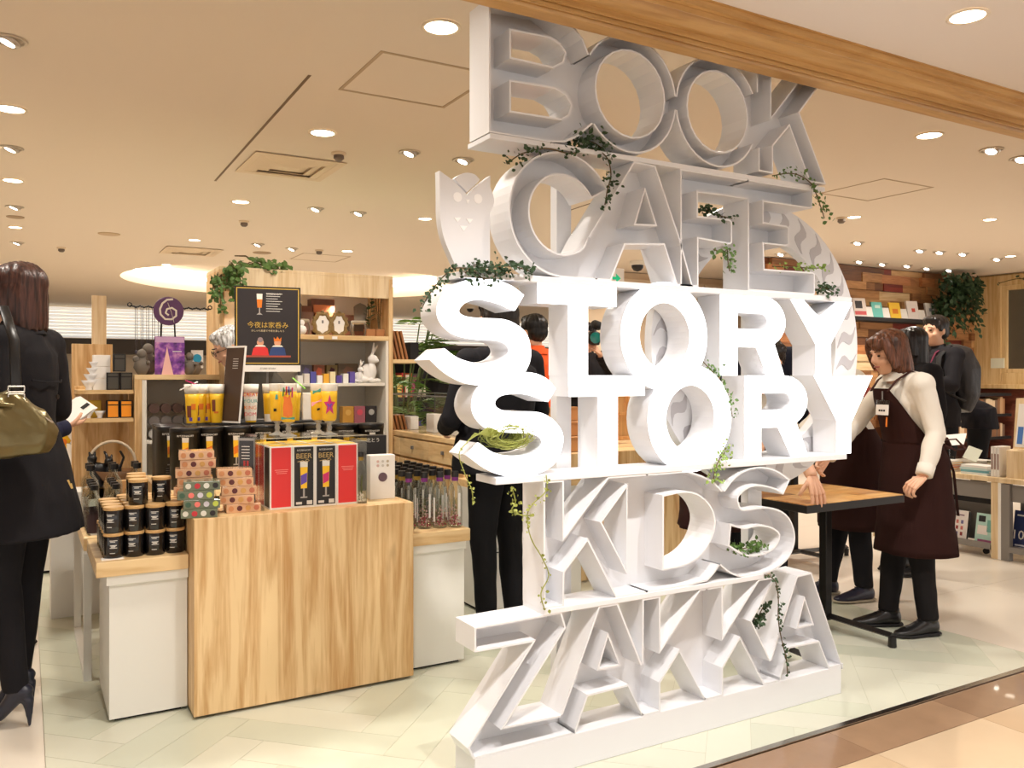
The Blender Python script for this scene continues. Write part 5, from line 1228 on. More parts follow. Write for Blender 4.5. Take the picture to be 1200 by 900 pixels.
for k, (z0,z1) in enumerate(((.36,.62),(.03,.34))): d = bxo('drawer', .01,.61,-.312,-.3,z0,z1,M_wh,wd,.003); bxo('handle_slot', .05,.4,-.314,-.311,z1-.008,z1-.002,M_blackm,d)
unit_part(wd, 'top_board', 0,.64,-.31,.04,.66,.7,M_oakx); unit_part(wd, 'plinth', .02,.6,-.29,.03,0,.02,M_blackm)
# dark bookcase far behind
bc = empty('dark_bookcase', 'dark bookcase full of upright books behind the counter', 'bookcase', (4.3, 9.0, 0))
for z in (.0,.5,.98,1.55): unit_part(bc, 'shelf_board', -.7,.7,0,.4,z,z+.05,M_blackm)
unit_part(bc, 'back_panel', -.7,.7,.4,.42,0,1.6,M_blackm); unit_part(bc, 'side_panel', -.74,-.7,0,.42,0,1.6,M_blackm); unit_part(bc, 'side_panel', -0+.7,.74,0,.42,0,1.6,M_blackm)
ORD = ['first','second','third','fourth','fifth','sixth','seventh','eighth','ninth','tenth','eleventh','twelfth','thirteenth','fourteenth','fifteenth','sixteenth','seventeenth','eighteenth','nineteenth','twentieth']+['twenty-'+s for s in ('first','second','third','fourth','fifth','sixth','seventh','eighth','ninth')]+['thirtieth']+['thirty-'+s for s in ('first','second','third','fourth','fifth','sixth','seventh','eighth','ninth')]+['fortieth']*9
random.seed(21); bcols = [(196,60,60),(230,226,216),(60,70,120),(220,120,60),(60,56,54),(200,196,180),(160,60,110),(90,110,80),(240,210,120),(110,150,190)]
nbk = 0; lev = {1.03:'upper',.55:'middle'}
for z in (1.03,.55):
    x = -.69; ib = 0
    while x < .64 and nbk < 120:
        w_ = random.uniform(.03,.06); h_ = random.uniform(.2,.3)
        if nbk == 0: bproto = {}
        c = random.choice(bcols); o = bxo('book', 0,w_,0,.2,0,h_,mat('spine_%d_%d'%(c[0],c[1]), c, .6)); o.location = (4.3+x, 9.02, z+.001); ib += 1; tag(o, '%s book, %s from the left on the %s shelf of the dark bookcase' % (['red','white','blue','orange','black','grey','pink','green','yellow','light blue'][bcols.index(c)], ORD[ib-1], lev[z]), 'book', 'books on the %s shelf of the dark bookcase' % lev[z]); x += w_+.002; nbk += 1
# wood block seen through the letter D, and display frames through the T
t = empty('wooden_display_block', 'knotty oak block stand seen through the letter D', 'display stand', (3.5, 4.3, 0))
bxo('front_panel', -.6,.42,0,.03,.012,.8,M_oak,t,.002); bxo('side_panel', -.6,-.57,.03,.8,.012,.8,M_oak,t,.002); bxo('side_panel', .39,.42,.03,.8,.012,.8,M_oak,t,.002); bxo('top_panel', -.57,.39,.03,.8,.77,.8,M_oakx,t,.002)
M_plyr = wood('ply_orange', (222,166,104), (196,134,74), 'Z', 1.2, knots=False)
af = empty('trestle_display', 'orange wooden A-frame trestle seen through the letter T', 'display stand', (3.56, 4.75, .802))
for dx, s in ((-.1,1),(.22,-1)):
    bm = BM(); loft(bm, [((dx,0,0),.02,.012),((dx+s*.13,0,.42),.02,.012)], 4); mk('leg', bm, M_plyr, af)
for z in (.03,.2,.36): bxo('cross_bar', -.1,.22,-.01,.01,z,z+.02,M_plyr,af,.001)
bxo('back_board', -.06,.18,.03,.04,.02,.4,wood('ply_pale',(236,190,130),(214,164,100),'Z',1,knots=False),af)
for k in range(3):
    t = empty('kraft_paper_bag', 'brown paper bag tray seen beside the lit T, %s' % ['lowest','middle','highest'][k], 'bag', (3.03+.01*k, 4.42+.1*k, .803+.0901*k), R(0)); bxo('pouch', -.12,.12,-.04,.04,-.0,.09,mat('kraft2', (206,150,96), .85),t,.004); bxo('fold', -.12,.12,-.043,-.04,.07,.09,mat('kraft3', (190,134,84), .85),t)
t = bxo('price_sign', -.14,.14,-.01,.01,0,.3,M_wh); t.location = (3.05,4.95,.86); t.rotation_euler = (R(-12),0,R(15)); tag(t, 'white price panel behind the paper bags', 'sign')
# big leafy plant beside the shelf unit
random.seed(8)
M_leaf_p = mat('leaf_bright', (104,144,60), .5)
pl_ = empty('potted_plant', 'tall leafy green plant beside the shelf unit', 'plant', (2.62, 6.28, 0))
bm = BM(); lathe(bm, [(.12,0),(.15,.04),(.17,.35),(.15,.35),(.14,.3)], 20); mk('pot', bm, M_wh, pl_, True)
bm = BM(); bl = [BM(), BM()]
for k in range(24):
    a_ = random.uniform(0,2*pi); top = Vector((cos(a_)*random.uniform(.08,.3), sin(a_)*random.uniform(.05,.2), random.uniform(.95,1.72)))
    tube(bm, [(0,0,.3), (top.x*.3,top.y*.3,top.z*.6), top], .006, 5)
    # compound frond
    for f_ in range(3):
        b_ = a_+random.uniform(-1.3,1.3); d = Vector((cos(b_), sin(b_), random.uniform(-.1,.5))).normalized(); L_f = random.uniform(.2,.34)
        tip = top+d*L_f+Vector((0,0,-.05)); tube(bm, [top, (top+tip)/2+Vector((0,0,.03)), tip], .0025, 4)
        for i in range(7):
            t_ = .2+.8*i/6; p = top.lerp(tip, t_)+Vector((0,0,.03*sin(pi*t_))); s_ = d.cross(Vector((0,0,1))).normalized()
            for sg in (-1,1): leaf(bl[k%2], p, d*.6+s_*sg+Vector((0,0,-.15)), Vector((0,0,1)), .12, .045)
mk('stem', bm, mat('stem_green', (90,110,60), .6), pl_); tag(mk('leaves', bl[0], M_leaf_p, pl_), kind='stuff'); tag(mk('light_leaves', bl[1], M_leaf_l, pl_), kind='stuff')
# ================================================================ RIGHT SIDE: tables, book display
M_tabletop = wood('mosaic_top', (206,158,96), (150,104,60), 'X', 1.4, knots=False, rough=.3)
M_steel = mat('black_steel', (28,25,24), .4, metal=.3)
tt = [wood('block_top_%d'%k, a, b, 'X' if k%2 else 'Y', 1.6, knots=False, rough=.3) for k, (a, b) in enumerate((((222,170,104),(196,142,80)),((204,150,88),(172,118,66)),((176,124,74),(140,94,54)),((230,184,120),(206,156,96))))]
def cafe_table(label, x0, x1, y0, y1, zt, legs):
    cx, cy = (x0+x1)/2, (y0+y1)/2; t = empty('cafe_table', label, 'table', (cx, cy, 0)); hx, hy = (x1-x0)/2, (y1-y0)/2
    bxo('edge_frame', -hx, hx, -hy, hy, zt-.038, zt-.004, M_steel, t, .002)
    random.seed(3); ny = 6
    for j in range(ny):
        x = -hx+.004; y = -hy+.004+(2*hy-.008)*j/ny
        while x < hx-.01:
            w_ = min(random.uniform(.1,.24), hx-.004-x); bxo('wood_block', x+.0005, x+w_-.0005, y+.0005, y+(2*hy-.008)/ny-.0005, zt-.006, zt, random.choice(tt), t); x += w_
    for lx, ly in legs:
        bxo('leg', lx-.022, lx+.022, ly-.022, ly+.022, .05, zt-.038, M_steel, t, .003)
    return t, hx, hy
t, hx, hy = cafe_table('square wooden table with black steel legs carried by the apron worker', 2.90, 3.56, 2.50, 3.0, .725, ((.27,.15),(-.27,.15)))
for a, b in (((.27,.26),(.31,-.20)),((-.27,.26),(-.27,-.20))):
    bm = BM(); loft(bm, [((a[0],a[1],.075),.03,.016),((b[0],b[1],.055),.026,.014)], 4, sq=.3)
    p_ = Vector((b[0],b[1],0)); lathe(bm, [(.016,0),(.02,.004),(.018,.05)], 12, c=(b[0],b[1],.0)); mk('foot_bar', bm, M_steel, t)
t, hx, hy = cafe_table('second wooden table half hidden behind the sign', 4.35, 4.98, 3.85, 4.42, .725, ((0,0),))
for a in ((-.42,0,.40,-.12),(0,-.3,0,.3)):
    bm = BM(); loft(bm, [((a[0],a[1],.06),.026,.015),((a[2],a[3],.06),.026,.015)], 4, sq=.3)
    for q in ((a[0],a[1]),(a[2],a[3])): lathe(bm, [(.016,0),(.018,.05)], 10, c=(q[0],q[1],0))
    mk('foot_bar', bm, M_steel, t)
# ---- book display
M_gm = mat('rack_grey', (132,126,120), .5); M_gd = mat('rack_dark', (104,100,96), .6)
DX = 5.88
bd = empty('book_display', 'pale wood book display with grey slanted rack and stacked books', 'display stand', (DX, 3.42, 0))
zt_ = .57
bxo('top_board', -.02,.44,-.62,.98,zt_-.035,zt_,M_pale,bd,.003)
for y0 in (-.02,.93): bxo('post', -.012,.05,y0,y0+.05,0,zt_-.035,M_pale,bd,.002)
bxo('post', .38,.43,.93,.98,0,zt_-.035,M_pale,bd,.002); bxo('post', .38,.43,-.60,-.55,0,zt_-.035,M_pale,bd,.002)
bxo('drawer_panel', .005,.03,.04,.92,zt_-.16,zt_-.045,M_gm,bd,.002); bxo('shadow_gap', .03,.05,.04,.92,zt_-.2,zt_-.16,M_blackm,bd)
bxo('slant_back', .12,.13,.04,.92,.09,.37,M_gd,bd); bxo('ledge_board', -.02,.13,.03,.925,.06,.075,M_gm,bd,.002); bxo('ledge_lip', -.022,-.012,.03,.925,.06,.105,M_gm,bd,.002)
for y in (.1,.85):
    bm = BM(); v_ = lathe(bm, [(.02,-.01),(.02,.01)], 14); xform(bm, v_, Matrix.Translation((.05,y,.03)) @ Matrix.Rotation(R(90),4,'Y')); mk('castor', bm, M_blackm, bd)
# near module of the display
bxo('grey_frame', -.012,.03,-.1,-.04,0,zt_-.04,M_gm,bd,.002); bxo('drawer_panel', .005,.03,-.6,-.1,zt_-.16,zt_-.045,M_gm,bd,.002); bxo('ledge_board', -.02,.13,-.6,-.1,.06,.1,M_gm,bd,.002); bxo('slant_back', .12,.13,-.6,-.1,.1,.4,M_gd,bd)
bxo('white_post', -.012,.02,-.04,-.02,0,zt_-.035,M_wh,bd)
def facebook(label, y, c, w_=.15, h_=.215, z=.107, deco=None, x=.0):
    t = empty('display_book', label, 'book', (DX+x+.055, y, z-.03), R(-90)); t.rotation_euler = (R(-10), 0, R(-90))
    bxo('cover', -w_/2,w_/2,-.012,.012,0,h_,mat('cover_%d_%d_%d'%c, c, .4),t,.001); bxo('pages', -w_/2+.004,w_/2+.0,-.009,.009,.002,h_-.003,M_wh,t)
    for k, (x0,x1,z0,z1,cc) in enumerate(deco or []):
        bxo('cover_print', x0*w_,x1*w_,-.0132,-.012,z0*h_,z1*h_,mat('cp_%d_%d_%d'%cc, cc, .5),t)
    return t
grid = [(-.32+.24*i,-.2+.24*i,.15+.2*j,.27+.2*j,((206,120,110),(110,104,150),(150,60,60))[(i+j)%3]) for i in range(3) for j in range(3)]
facebook('white book with small coloured pictures, middle of the low rack', 3.74, (236,228,222), deco=grid[:]+[(-.3,.3,.82,.86,(120,90,110))])
facebook('pale teal book with a black round emblem on the low rack', 3.53, (186,222,212), deco=[(-.38,-.05,.72,.92,(30,30,34)),(-.4,.1,.3,.6,(240,232,226)),(-.35,.35,.06,.14,(150,80,120)),(.05,.35,.4,.8,(120,180,170))])
facebook('white book with red spots, leftmost on the low rack', 3.98, (240,226,220), deco=[(-.3,-.1,.2,.3,(220,90,90)),(.1,.3,.3,.42,(230,120,110)),(-.2,.2,.6,.68,(200,160,150)),(-.1,.1,.1,.2,(220,90,90))])
nb_ = facebook('navy magazine showing a white number 10 at the right edge', 3.24, (40,52,96), w_=.2, h_=.27, deco=[(-.4,.3,.86,.9,(230,228,224)),(-.4,.3,.1,.14,(200,200,210)),(-.4,.2,.05,.08,(200,200,210))])
text('10.', .09, M_print, nb_, (-.055,-.0135,.1))
# stacks of books lying on the top
def bookstack(y, x, n, cols_, label, w_=.2, d_=.15, th=.016):
    for k in range(n):
        c = cols_[k % len(cols_)]
        t = empty('stacked_book', '%s, %s in its pile' % (label, ['lowest','second','third','fourth','fifth','sixth'][k] if k < n-1 else 'topmost'), 'book', (DX+x+.004*(k%2), y+.004*((k*7)%3), zt_+.0005+(th+.0005)*k), R(-90+3*((k*5)%3-1)), 'books piled on the display')
        bxo('cover', -w_/2,w_/2,-d_/2,d_/2,0,.0025,mat('bk_%d_%d_%d'%c, c, .4),t); bxo('cover', -w_/2,w_/2,-d_/2,d_/2,th-.0025,th,mat('bk_%d_%d_%d'%c, c, .4),t); bxo('spine', -w_/2,w_/2,-d_/2-.001,-d_/2+.002,0,th,mat('bk_%d_%d_%d'%c, c, .4),t)
        bxo('pages', -w_/2+.003,w_/2-.003,-d_/2+.002,d_/2-.004,.0025,th-.0025,M_wh,t)
bookstack(3.86,.08,5,[(236,230,220),(240,150,40),(228,60,50),(246,190,50),(238,234,226)],'book with white, yellow and red spine')
bookstack(3.58,.08,4,[(226,232,228),(120,180,190),(200,222,222),(240,238,232)],'pale blue and white book')
bookstack(3.74,.27,5,[(236,232,224),(200,190,176)],'white book in the rear pile')
bookstack(3.5,.28,6,[(90,96,70),(206,196,176),(120,110,90)],'dark green book in the corner pile', th=.014)
for k in range(3):
    t = empty('upright_book', 'white upright book beside the pale blue pile, %s of three' % ['left','middle','right'][k], 'book', (DX+.08, 3.455-.021*k, zt_+.001), R(-90)); bxo('cover', -.009,.009,-.07,.07,0,.21,M_wh,t,.001); bxo('spine_print', -.005,.005,-.0712,-.07,.05,.16,mat('spine_text', (150,120,110), .6),t)
st = empty('acrylic_book_stand', 'clear slanted stand with a white leaflet above the books', 'stand', (DX+.2, 3.9, zt_+.087), R(-70))
bm = BM(); tube(bm, [(0,.05,0),(0,.05,.11)], .004, 8); tube(bm, [(-.06,.05,.002),(.06,.05,.002)], .004, 8); mk('rod', bm, M_acr, st)
o = bxo('leaflet', -.11,.11,-.08,.08,-.002,.002,M_wh,st); o.location = (0,.03,.13); o.rotation_euler = (R(28),R(-8),0)
st2 = empty('small_card_stand', 'small pale green card leaning on the white books', 'card', (DX+.14, 3.7, zt_+.09), R(-80)); o = bxo('card', -.05,.05,-.002,.002,0,.1,mat('card_pale_green', (216,222,206), .5),st2); o.rotation_euler = (R(-25),R(18),0)
# tall wooden block with leaning tall books at the right edge
tw = empty('wooden_book_riser', 'tall pale wooden riser on the display at the right edge', 'riser', (DX+.08, 3.16, zt_)); 
bm = BM(); prism(bm, [(-.06,0),(.14,0),(.14,.55),(.06,.55),(.02,.2),(-.06,.19)], -.2, .2); mk('riser_body', bm, M_pale, tw)
for k in range(4):
    t = empty('tall_book', 'tall white book with blue lettering leaning on the wooden riser, %s' % ['nearest','second','third','farthest'][k], 'book', (DX+.062-.0, 3.06+.075*k, zt_+.215), 0, 'tall leaning books'); t.rotation_euler = (0, R(10), 0)
    bxo('cover', -.022,.0,-.03,.03,.0,.3,M_wh,t,.001); bxo('blue_print', -.0232,-.022,-.018,.018,.02,.14,mat('blue_letter', (70,120,190), .5),t)
# low wall shelving under the window with rows of brown books
ls2 = empty('wall_bookshelf', 'low dark bookshelf with brown books under the window', 'bookcase', (11.4, 7.1, 0))
for z in (.0,.35,.68,.98): bxo('shelf_board', -1.1,1.2,0,.4,z,z+.04,M_blackm,ls2)
bxo('back_panel', -1.1,1.2,.38,.4,0,1.02,mat('shelf_brown', (96,52,36), .6),ls2)
random.seed(6)
for z in (.39,.72):
    x = -.2; k = 0
    while x < 1.12 and k < 22:
        w_ = random.uniform(.04,.07); c = random.choice(((168,124,84),(196,160,120),(140,100,70),(214,190,156),(120,96,78)))
        o = bxo('book', 0,w_,0,.22,0,random.uniform(.17,.25),mat('brown_spine_%d'%c[0], c, .6)); o.location = (11.4+x, 7.13, z+.001); tag(o, '%s book, %s from the left on the %s low shelf under the window' % ({168:'brown',196:'tan',140:'dark brown',214:'cream',120:'grey-brown'}[c[0]], ORD[k], 'upper' if z > .6 else 'lower'), 'book', 'books on the low wall shelf'); x += w_+.003; k += 1
# ledge with face-out books on the wood wall
a = onY(1003, 371, 7.5); b = onY(1112, 371, 7.5)
tag(bxo('black_ledge', a.x-.6, b.x, 7.42, 7.69, a.z-.05, a.z, M_blackm), 'black wall ledge carrying face-out books on the wood wall', 'ledge')
for k, (u, c, lab, w_, h_, dec) in enumerate(((1010,(226,214,206),'book with black portrait and red band, first on the black ledge',.2,.26,[(-.35,.2,.45,.85,(50,44,46)),(-.45,.45,.1,.3,(200,70,70))]),(1030,(110,196,186),'teal book, second on the black ledge',.17,.22,[(-.2,.3,.6,.8,(200,230,220))]),(1051,(240,196,60),'yellow book, third on the black ledge',.18,.23,[(-.25,.25,.3,.6,(220,130,40))]),(1072,(236,228,224),'white book with small red print, fourth on the black ledge',.19,.27,[(-.1,.2,.4,.6,(200,80,70))]),(1094,(232,230,228),'white book, last on the black ledge beside the ivy',.19,.26,[(-.2,.1,.5,.7,(120,120,130))]))):
    p = onY(u, 371, 7.5); t = empty('ledge_book', lab, 'book', (p.x, 7.52, a.z+.001), R(-14)); t.rotation_euler = (R(-12), 0, R(-14))
    bxo('cover', -w_/2,w_/2,-.015,.015,0,h_,mat('lb_%d_%d_%d'%c, c, .45),t,.001)
    for x0,x1,z0,z1,cc in dec: bxo('cover_print', x0*w_,x1*w_,-.0165,-.015,z0*h_,z1*h_,mat('cp_%d_%d_%d'%cc, cc, .5),t)
    p2 = onY(u+11, 371, 7.48); t = bxo('white_card', -.06,.06,-.004,.004,0,.15,M_wh); t.location = (p2.x, 7.5, a.z+.001); t.rotation_euler = (R(-16),0,R(-10)); tag(t, 'white card standing right of the %s book on the black ledge' % ['first','second','third','fourth','last'][k], 'card', 'white cards on the black ledge')
for k, (x, z) in enumerate(()):
    tag(bxo('black_ledge', x, x+1.1, 7.45, 7.69, z-.05, z, M_blackm), ['lower black ledge behind the workers','black ledge right of the backpack man'][k], 'ledge')
# exit sign, small wall things through the letters
es_ = empty('exit_sign', 'small white and green exit arrow sign seen under the letter A', 'sign', onY(722,326,6.0))
bxo('sign_box', -.09,.09,0,.03,-.09,.09,M_wh,es_,.004); bm = BM(); prism(bm, [(-.04,-.012),(.0,-.012),(0,-.04),(.05,0),(0,.04),(0,.012),(-.04,.012)], -.002, 0); mk('green_arrow', bm, mat('exit_green', (0,160,110), .5, emit=.6), es_)
z_ = es_.location.z; bm = BM(); tube(bm, [(0,.015,.09),(0,.015,ZC-z_)], .008, 6); mk('hanger', bm, M_wh, es_)
# ================================================================ PLANTS on sign, shelf and wall
def vine(label, path, nl, L, ml, seed=1, cat='plant', stem=.0022, jitter=.012, name='ivy_vine', dens=1, W=.75, sub=None):
    """path: list of world points; leaves scattered along it"""
    random.seed(seed); P = [Vector(p) for p in path]; o0 = P[0]
    t = empty(name, label, cat, o0); Q = []
    for i in range(len(P)-1):
        for k in range(5):
            f = k/5; p0 = P[max(0,i-1)]; p1 = P[i]; p2 = P[i+1]; p3 = P[min(len(P)-1,i+2)]
            Q.append(.5*((2*p1)+(-p0+p2)*f+(2*p0-5*p1+4*p2-p3)*f*f+(-p0+3*p1-3*p2+p3)*f**3)-o0)
    Q.append(P[-1]-o0)
    bm = BM(); tube(bm, Q, stem, 5); mk('stem', bm, M_twig if ml is not M_olive_l else M_olive_l, t)
    bl = BM()
    for k in range(nl):
        f = random.random()*(len(Q)-1); i = int(f); p = Q[i].lerp(Q[min(i+1,len(Q)-1)], f-i)
        p = p+Vector((random.gauss(0,jitter), random.gauss(0,jitter)-abs(jitter)*.5, random.gauss(0,jitter)))
        d = Vector((random.uniform(-1,1), random.uniform(-1,.2), random.uniform(-1,.6))); s = L*random.uniform(.6,1.25)
        leaf(bl, p, d, Vector((random.uniform(-.4,.4),-1,random.uniform(-.2,.9))), s, s*W)
    tag(mk('leaves', bl, ml, t), kind='stuff'); return t
YV = YF-.012
V = lambda *a: [onY(u, v, YV+(0 if len(r_) == 0 else r_[0])) for u, v, *r_ in a]
vine('dark ivy trailing over the top of the letter C', V((594,192),(612,180),(640,174),(668,180),(685,175,.03),(700,176,.02),(712,186),(716,205),(712,222),(709,240)), 150, .016, M_leaf_d, 1)
vine('dense dark ivy tuft under the first O of the top row', V((672,172,.05),(684,164,.05),(697,168,.05),(708,176,.05)), 110, .02, M_leaf_d, 2, jitter=.02)
vine('thin ivy hanging off the right end of the top shelf', V((905,206,.03),(925,203,.02),(940,207),(952,217),(958,232),(963,246),(966,256)), 80, .017, M_leaf, 3)
vine('ivy clump along the owl\'s feet and the C', V((545,320),(560,314),(580,313),(600,312),(622,318)), 170, .016, M_leaf_d, 4, jitter=.012)
vine('ivy trailing down over the left end of the second shelf', V((560,316),(535,314),(522,322),(510,335),(500,350),(494,362)), 80, .014, M_leaf_d, 5, jitter=.009)
vine('short ivy sprigs lying on the shelf over the upper S', V((556,318),(562,325),(575,326),(590,318)), 40, .014, M_leaf_d, 6)
vine('small ivy on the middle arm of the letter F', V((820,248,.04),(828,246,.04),(840,252,.03),(858,256,.02)), 70, .018, M_leaf_d, 7, jitter=.008)
vine('small trailing ivy hanging below the letter F', V((836,292),(848,296),(852,292),(853,306),(855,318)), 46, .018, M_leaf, 8)
vine('sparse ivy lying on the lowest arm of the letter E', V((905,312,.05),(930,313,.04),(950,314,.03),(966,314,.02)), 60, .016, M_leaf_l, 9, jitter=.007)
vine('small ivy bush at the right end of the second shelf', V((957,340,.02),(965,337,.02),(975,342,.02)), 60, .018, M_leaf_d, 10, jitter=.014)
vine('fine ivy between the two glowing O and R letters', V((824,424,.05),(835,436,.04),(845,452,.03),(854,470,.02),(858,488)), 80, .014, M_leaf, 11)
vine('ivy strand hanging beside the lower O onto the shelf', V((846,520,.02),(850,528,.01),(842,540),(838,552),(836,562)), 90, .014, M_leaf_l, 12, jitter=.014)
vine('small green plant sitting in the bowl of the letter S', V((856,640,.05),(866,643,.05),(880,641,.05),(892,636,.05)), 130, .018, M_leaf, 13, jitter=.012)
vine('dark ivy strand hanging over the last two letters', V((896,674),(908,680),(912,700),(912,726),(916,750),(921,770),(923,790)), 80, .014, M_leaf_d, 14, jitter=.006)
vine('short dark ivy hanging between the last K and A', V((896,708,.06),(890,720,.06),(885,732,.05)), 60, .02, M_leaf_d, 15, jitter=.008)
vine('yellow-green dry strand down the left of the K', V((640,556),(640,575),(625,590),(618,604),(622,630),(636,655),(643,675),(634,695),(638,714)), 46, .012, M_olive_l, 16, jitter=.006, stem=.002)
vine('yellow-green dry strand looping left of the K', V((600,572),(604,588),(600,598),(612,604),(626,604)), 50, .012, M_olive_l, 17, jitter=.006, stem=.002)
vine('long thin dry strand hanging left of the lower S', V((548,518,-.02),(538,532,-.03),(545,556,-.03),(553,575,-.03),(554,592,-.03)), 22, .01, M_olive_l, 18, jitter=.004, stem=.0015)
# nest of dry twigs in the lower S
nst = empty('twig_nest', 'loose round nest of olive twigs in the lower glowing S', 'nest', onY(592, 522, YF+.03))
random.seed(33); bm = BM()
for k in range(85):
    a0 = random.uniform(0, 6.28); rx_, rz_n = random.uniform(.03,.085), random.uniform(.012,.042); ph = random.uniform(-.4,.4); yy = random.uniform(-.04,.05)
    tube(bm, [(rx_*cos(a0+i*.35), yy+.012*sin(i*.9+k), .03+rz_n*sin(a0+i*.35+ph)) for i in range(random.randint(6,13))], .0016, 4)
for k in range(10): tube(bm, [(-.04,-.03,.03+.002*k),(-.08,-.035,.035+.003*k),(-.125-.003*k,-.03,.045-.003*k)], .0014, 4)
tag(mk('twigs', bm, M_olive_l, nst), kind='stuff')
# ivy on the shelf unit and hanging corner ivy
def bush(label, c, r, nl, L, ml, seed, drop=0, name='hanging_ivy'):
    random.seed(seed); t = empty(name, label, 'plant', c); bm = BM(); bl = BM()
    for k in range(9):
        a = random.uniform(0, 6.28); e = Vector((r[0]*cos(a), r[1]*sin(a)*.6, r[2]*random.uniform(-.4,1))); tube(bm, [(0,0,0), e*.6+Vector((0,0,.02)), e+Vector((0,0,-drop*random.random()))], .003, 4)
    for k in range(nl):
        a = random.uniform(0,6.28); rr = random.random()**.5; x, y = r[0]*rr*cos(a), r[1]*rr*sin(a); z = random.uniform(-1,1)*r[2]*(1-rr*.5) - drop*random.random()**1.6*(.4+.6*abs(sin(x*23+1)))
        leaf(bl, Vector((x,y,z)), Vector((random.uniform(-1,1),random.uniform(-1,.3),random.uniform(-1.2,.2))), Vector((random.uniform(-.4,.4),-1,.5)), L*random.uniform(.7,1.2), L*.7)
    mk('stem', bm, M_twig, t); tag(mk('leaves', bl, ml, t), kind='stuff')
u1 = onY(312,328,YS-.03); bush('green ivy tuft on top of the shelf unit above the poster', (u1.x, YS+.08, ztp+.05), (.17,.08,.06), 170, .045, M_leaf, 40, .04)
u1 = onY(272,332,YS-.03); bush('trailing ivy at the left corner of the shelf unit top', (u1.x+.01, YS-.06, ztp-.0), (.06,.05,.06), 110, .04, M_leaf, 41, .2)
u1 = onY(254,345,YS-.03); bush('small ivy hanging left of the shelf unit', (u1.x, YS-.06, ztp-.06), (.035,.04,.04), 70, .035, M_leaf, 42, .22)
c_ = onY(1122,338,7.4); bush('large dark ivy hanging in the corner above the window frame', (c_.x, 7.35, c_.z+.1), (.42,.2,.16), 900, .085, M_leaf_d, 43, .75)
c_ = onY(1106,345,7.4); bush('dark ivy strand reaching down the wood wall', (c_.x-.0, 7.45, c_.z-.1), (.14,.12,.12), 260, .075, M_leaf_d, 44, .7)
a_ = onX(1150,318,12.6); b_ = onX(1198,312,12.6)
vine('thin bare vine creeping along the top of the window frame', [(12.62,7.3,2.66),(12.62,7.0,2.70),(12.62,6.7,2.64),(12.62,6.3,2.7),(12.62,5.8,2.66)], 40, .05, M_leaf_d, 45, jitter=.02, stem=.006)
# ================================================================ PEOPLE
def remesh(bm, vox, name, m, parent, sm=3, extra=None, fold=0, seed=0):
    me = bpy.data.meshes.new(name); bm.to_mesh(me); bm.free(); o = bpy.data.objects.new(name, me); COL.objects.link(o)
    md = o.modifiers.new('r', 'REMESH'); md.mode = 'VOXEL'; md.voxel_size = vox
    dg = bpy.context.evaluated_depsgraph_get(); me2 = bpy.data.meshes.new_from_object(o.evaluated_get(dg)); bpy.data.objects.remove(o); bpy.data.meshes.remove(me)
    b = bmesh.new(); b.from_mesh(me2); bpy.data.meshes.remove(me2)
    for _ in range(sm): bmesh.ops.smooth_vert(b, verts=b.verts[:], factor=.5, use_axis_x=True, use_axis_y=True, use_axis_z=True)
    if fold:
        b.normal_update()
        for v in b.verts:
            p = v.co+Vector((seed,seed*2,0)); n_ = noise.noise(Vector((p.x*9,p.y*9,p.z*5)))*.7+noise.noise(Vector((p.x*22+4,p.y*22,p.z*11)))*.45
            v.co += v.normal*n_*fold
    if extra: extra(b)
    return mk(name, b, m, parent, True)
def cloth(name, c, rough=.85): return mat(name, c, rough, bump=.12, bscale=220, spec=.25)
SKIN = mat('skin', (222,174,144), .5, spec=.35); 
def hairmat(nm, c):
    if nm in MATS: return MATS[nm]
    m = bpy.data.materials.new(nm); m.use_nodes = True; nt = m.node_tree; b = nt.nodes['Principled BSDF']; b.inputs['Roughness'].default_value = .38; b.inputs['Specular IOR Level'].default_value = .4
    tc = nt.nodes.new('ShaderNodeTexCoord'); mp = nt.nodes.new('ShaderNodeMapping'); mp.inputs['Scale'].default_value = (70,70,5); n = nt.nodes.new('ShaderNodeTexNoise'); n.inputs['Scale'].default_value = 1.6; n.inputs['Detail'].default_value = 3
    cr = nt.nodes.new('ShaderNodeValToRGB'); cr.color_ramp.elements[0].position = .35; cr.color_ramp.elements[1].position = .7; cr.color_ramp.elements[0].color = rgb(*[int(x*.6) for x in c]); cr.color_ramp.elements[1].color = rgb(*[min(255,int(x*1.35)) for x in c])
    bp = nt.nodes.new('ShaderNodeBump'); bp.inputs['Strength'].default_value = .5; bp.inputs['Distance'].default_value = .004; L = nt.links
    L.new(tc.outputs['Object'], mp.inputs[0]); L.new(mp.outputs[0], n.inputs['Vector']); L.new(n.outputs['Fac'], cr.inputs[0]); L.new(cr.outputs[0], b.inputs['Base Color']); L.new(n.outputs['Fac'], bp.inputs['Height']); L.new(bp.outputs[0], b.inputs['Normal'])
    MATS[nm] = m; return m
def finger(bm, p, d, n, L, r, curl):
    """three bent segments; n is the side towards which the finger curls"""
    d = d.normalized(); n = (n-d*n.dot(d)).normalized(); P = [p]; a = 0
    for k, f in enumerate((.42,.32,.26)):
        a += curl*(.7 if k == 0 else 1); P.append(P[-1]+(d*cos(a)+n*sin(a))*L*f)
    P = [p-d*.012]+P; rr = [r,r*1.02,r*.98,r*.9,r*.72]; loft(bm, [(q, x, x) for q, x in zip(P, rr)], 8)
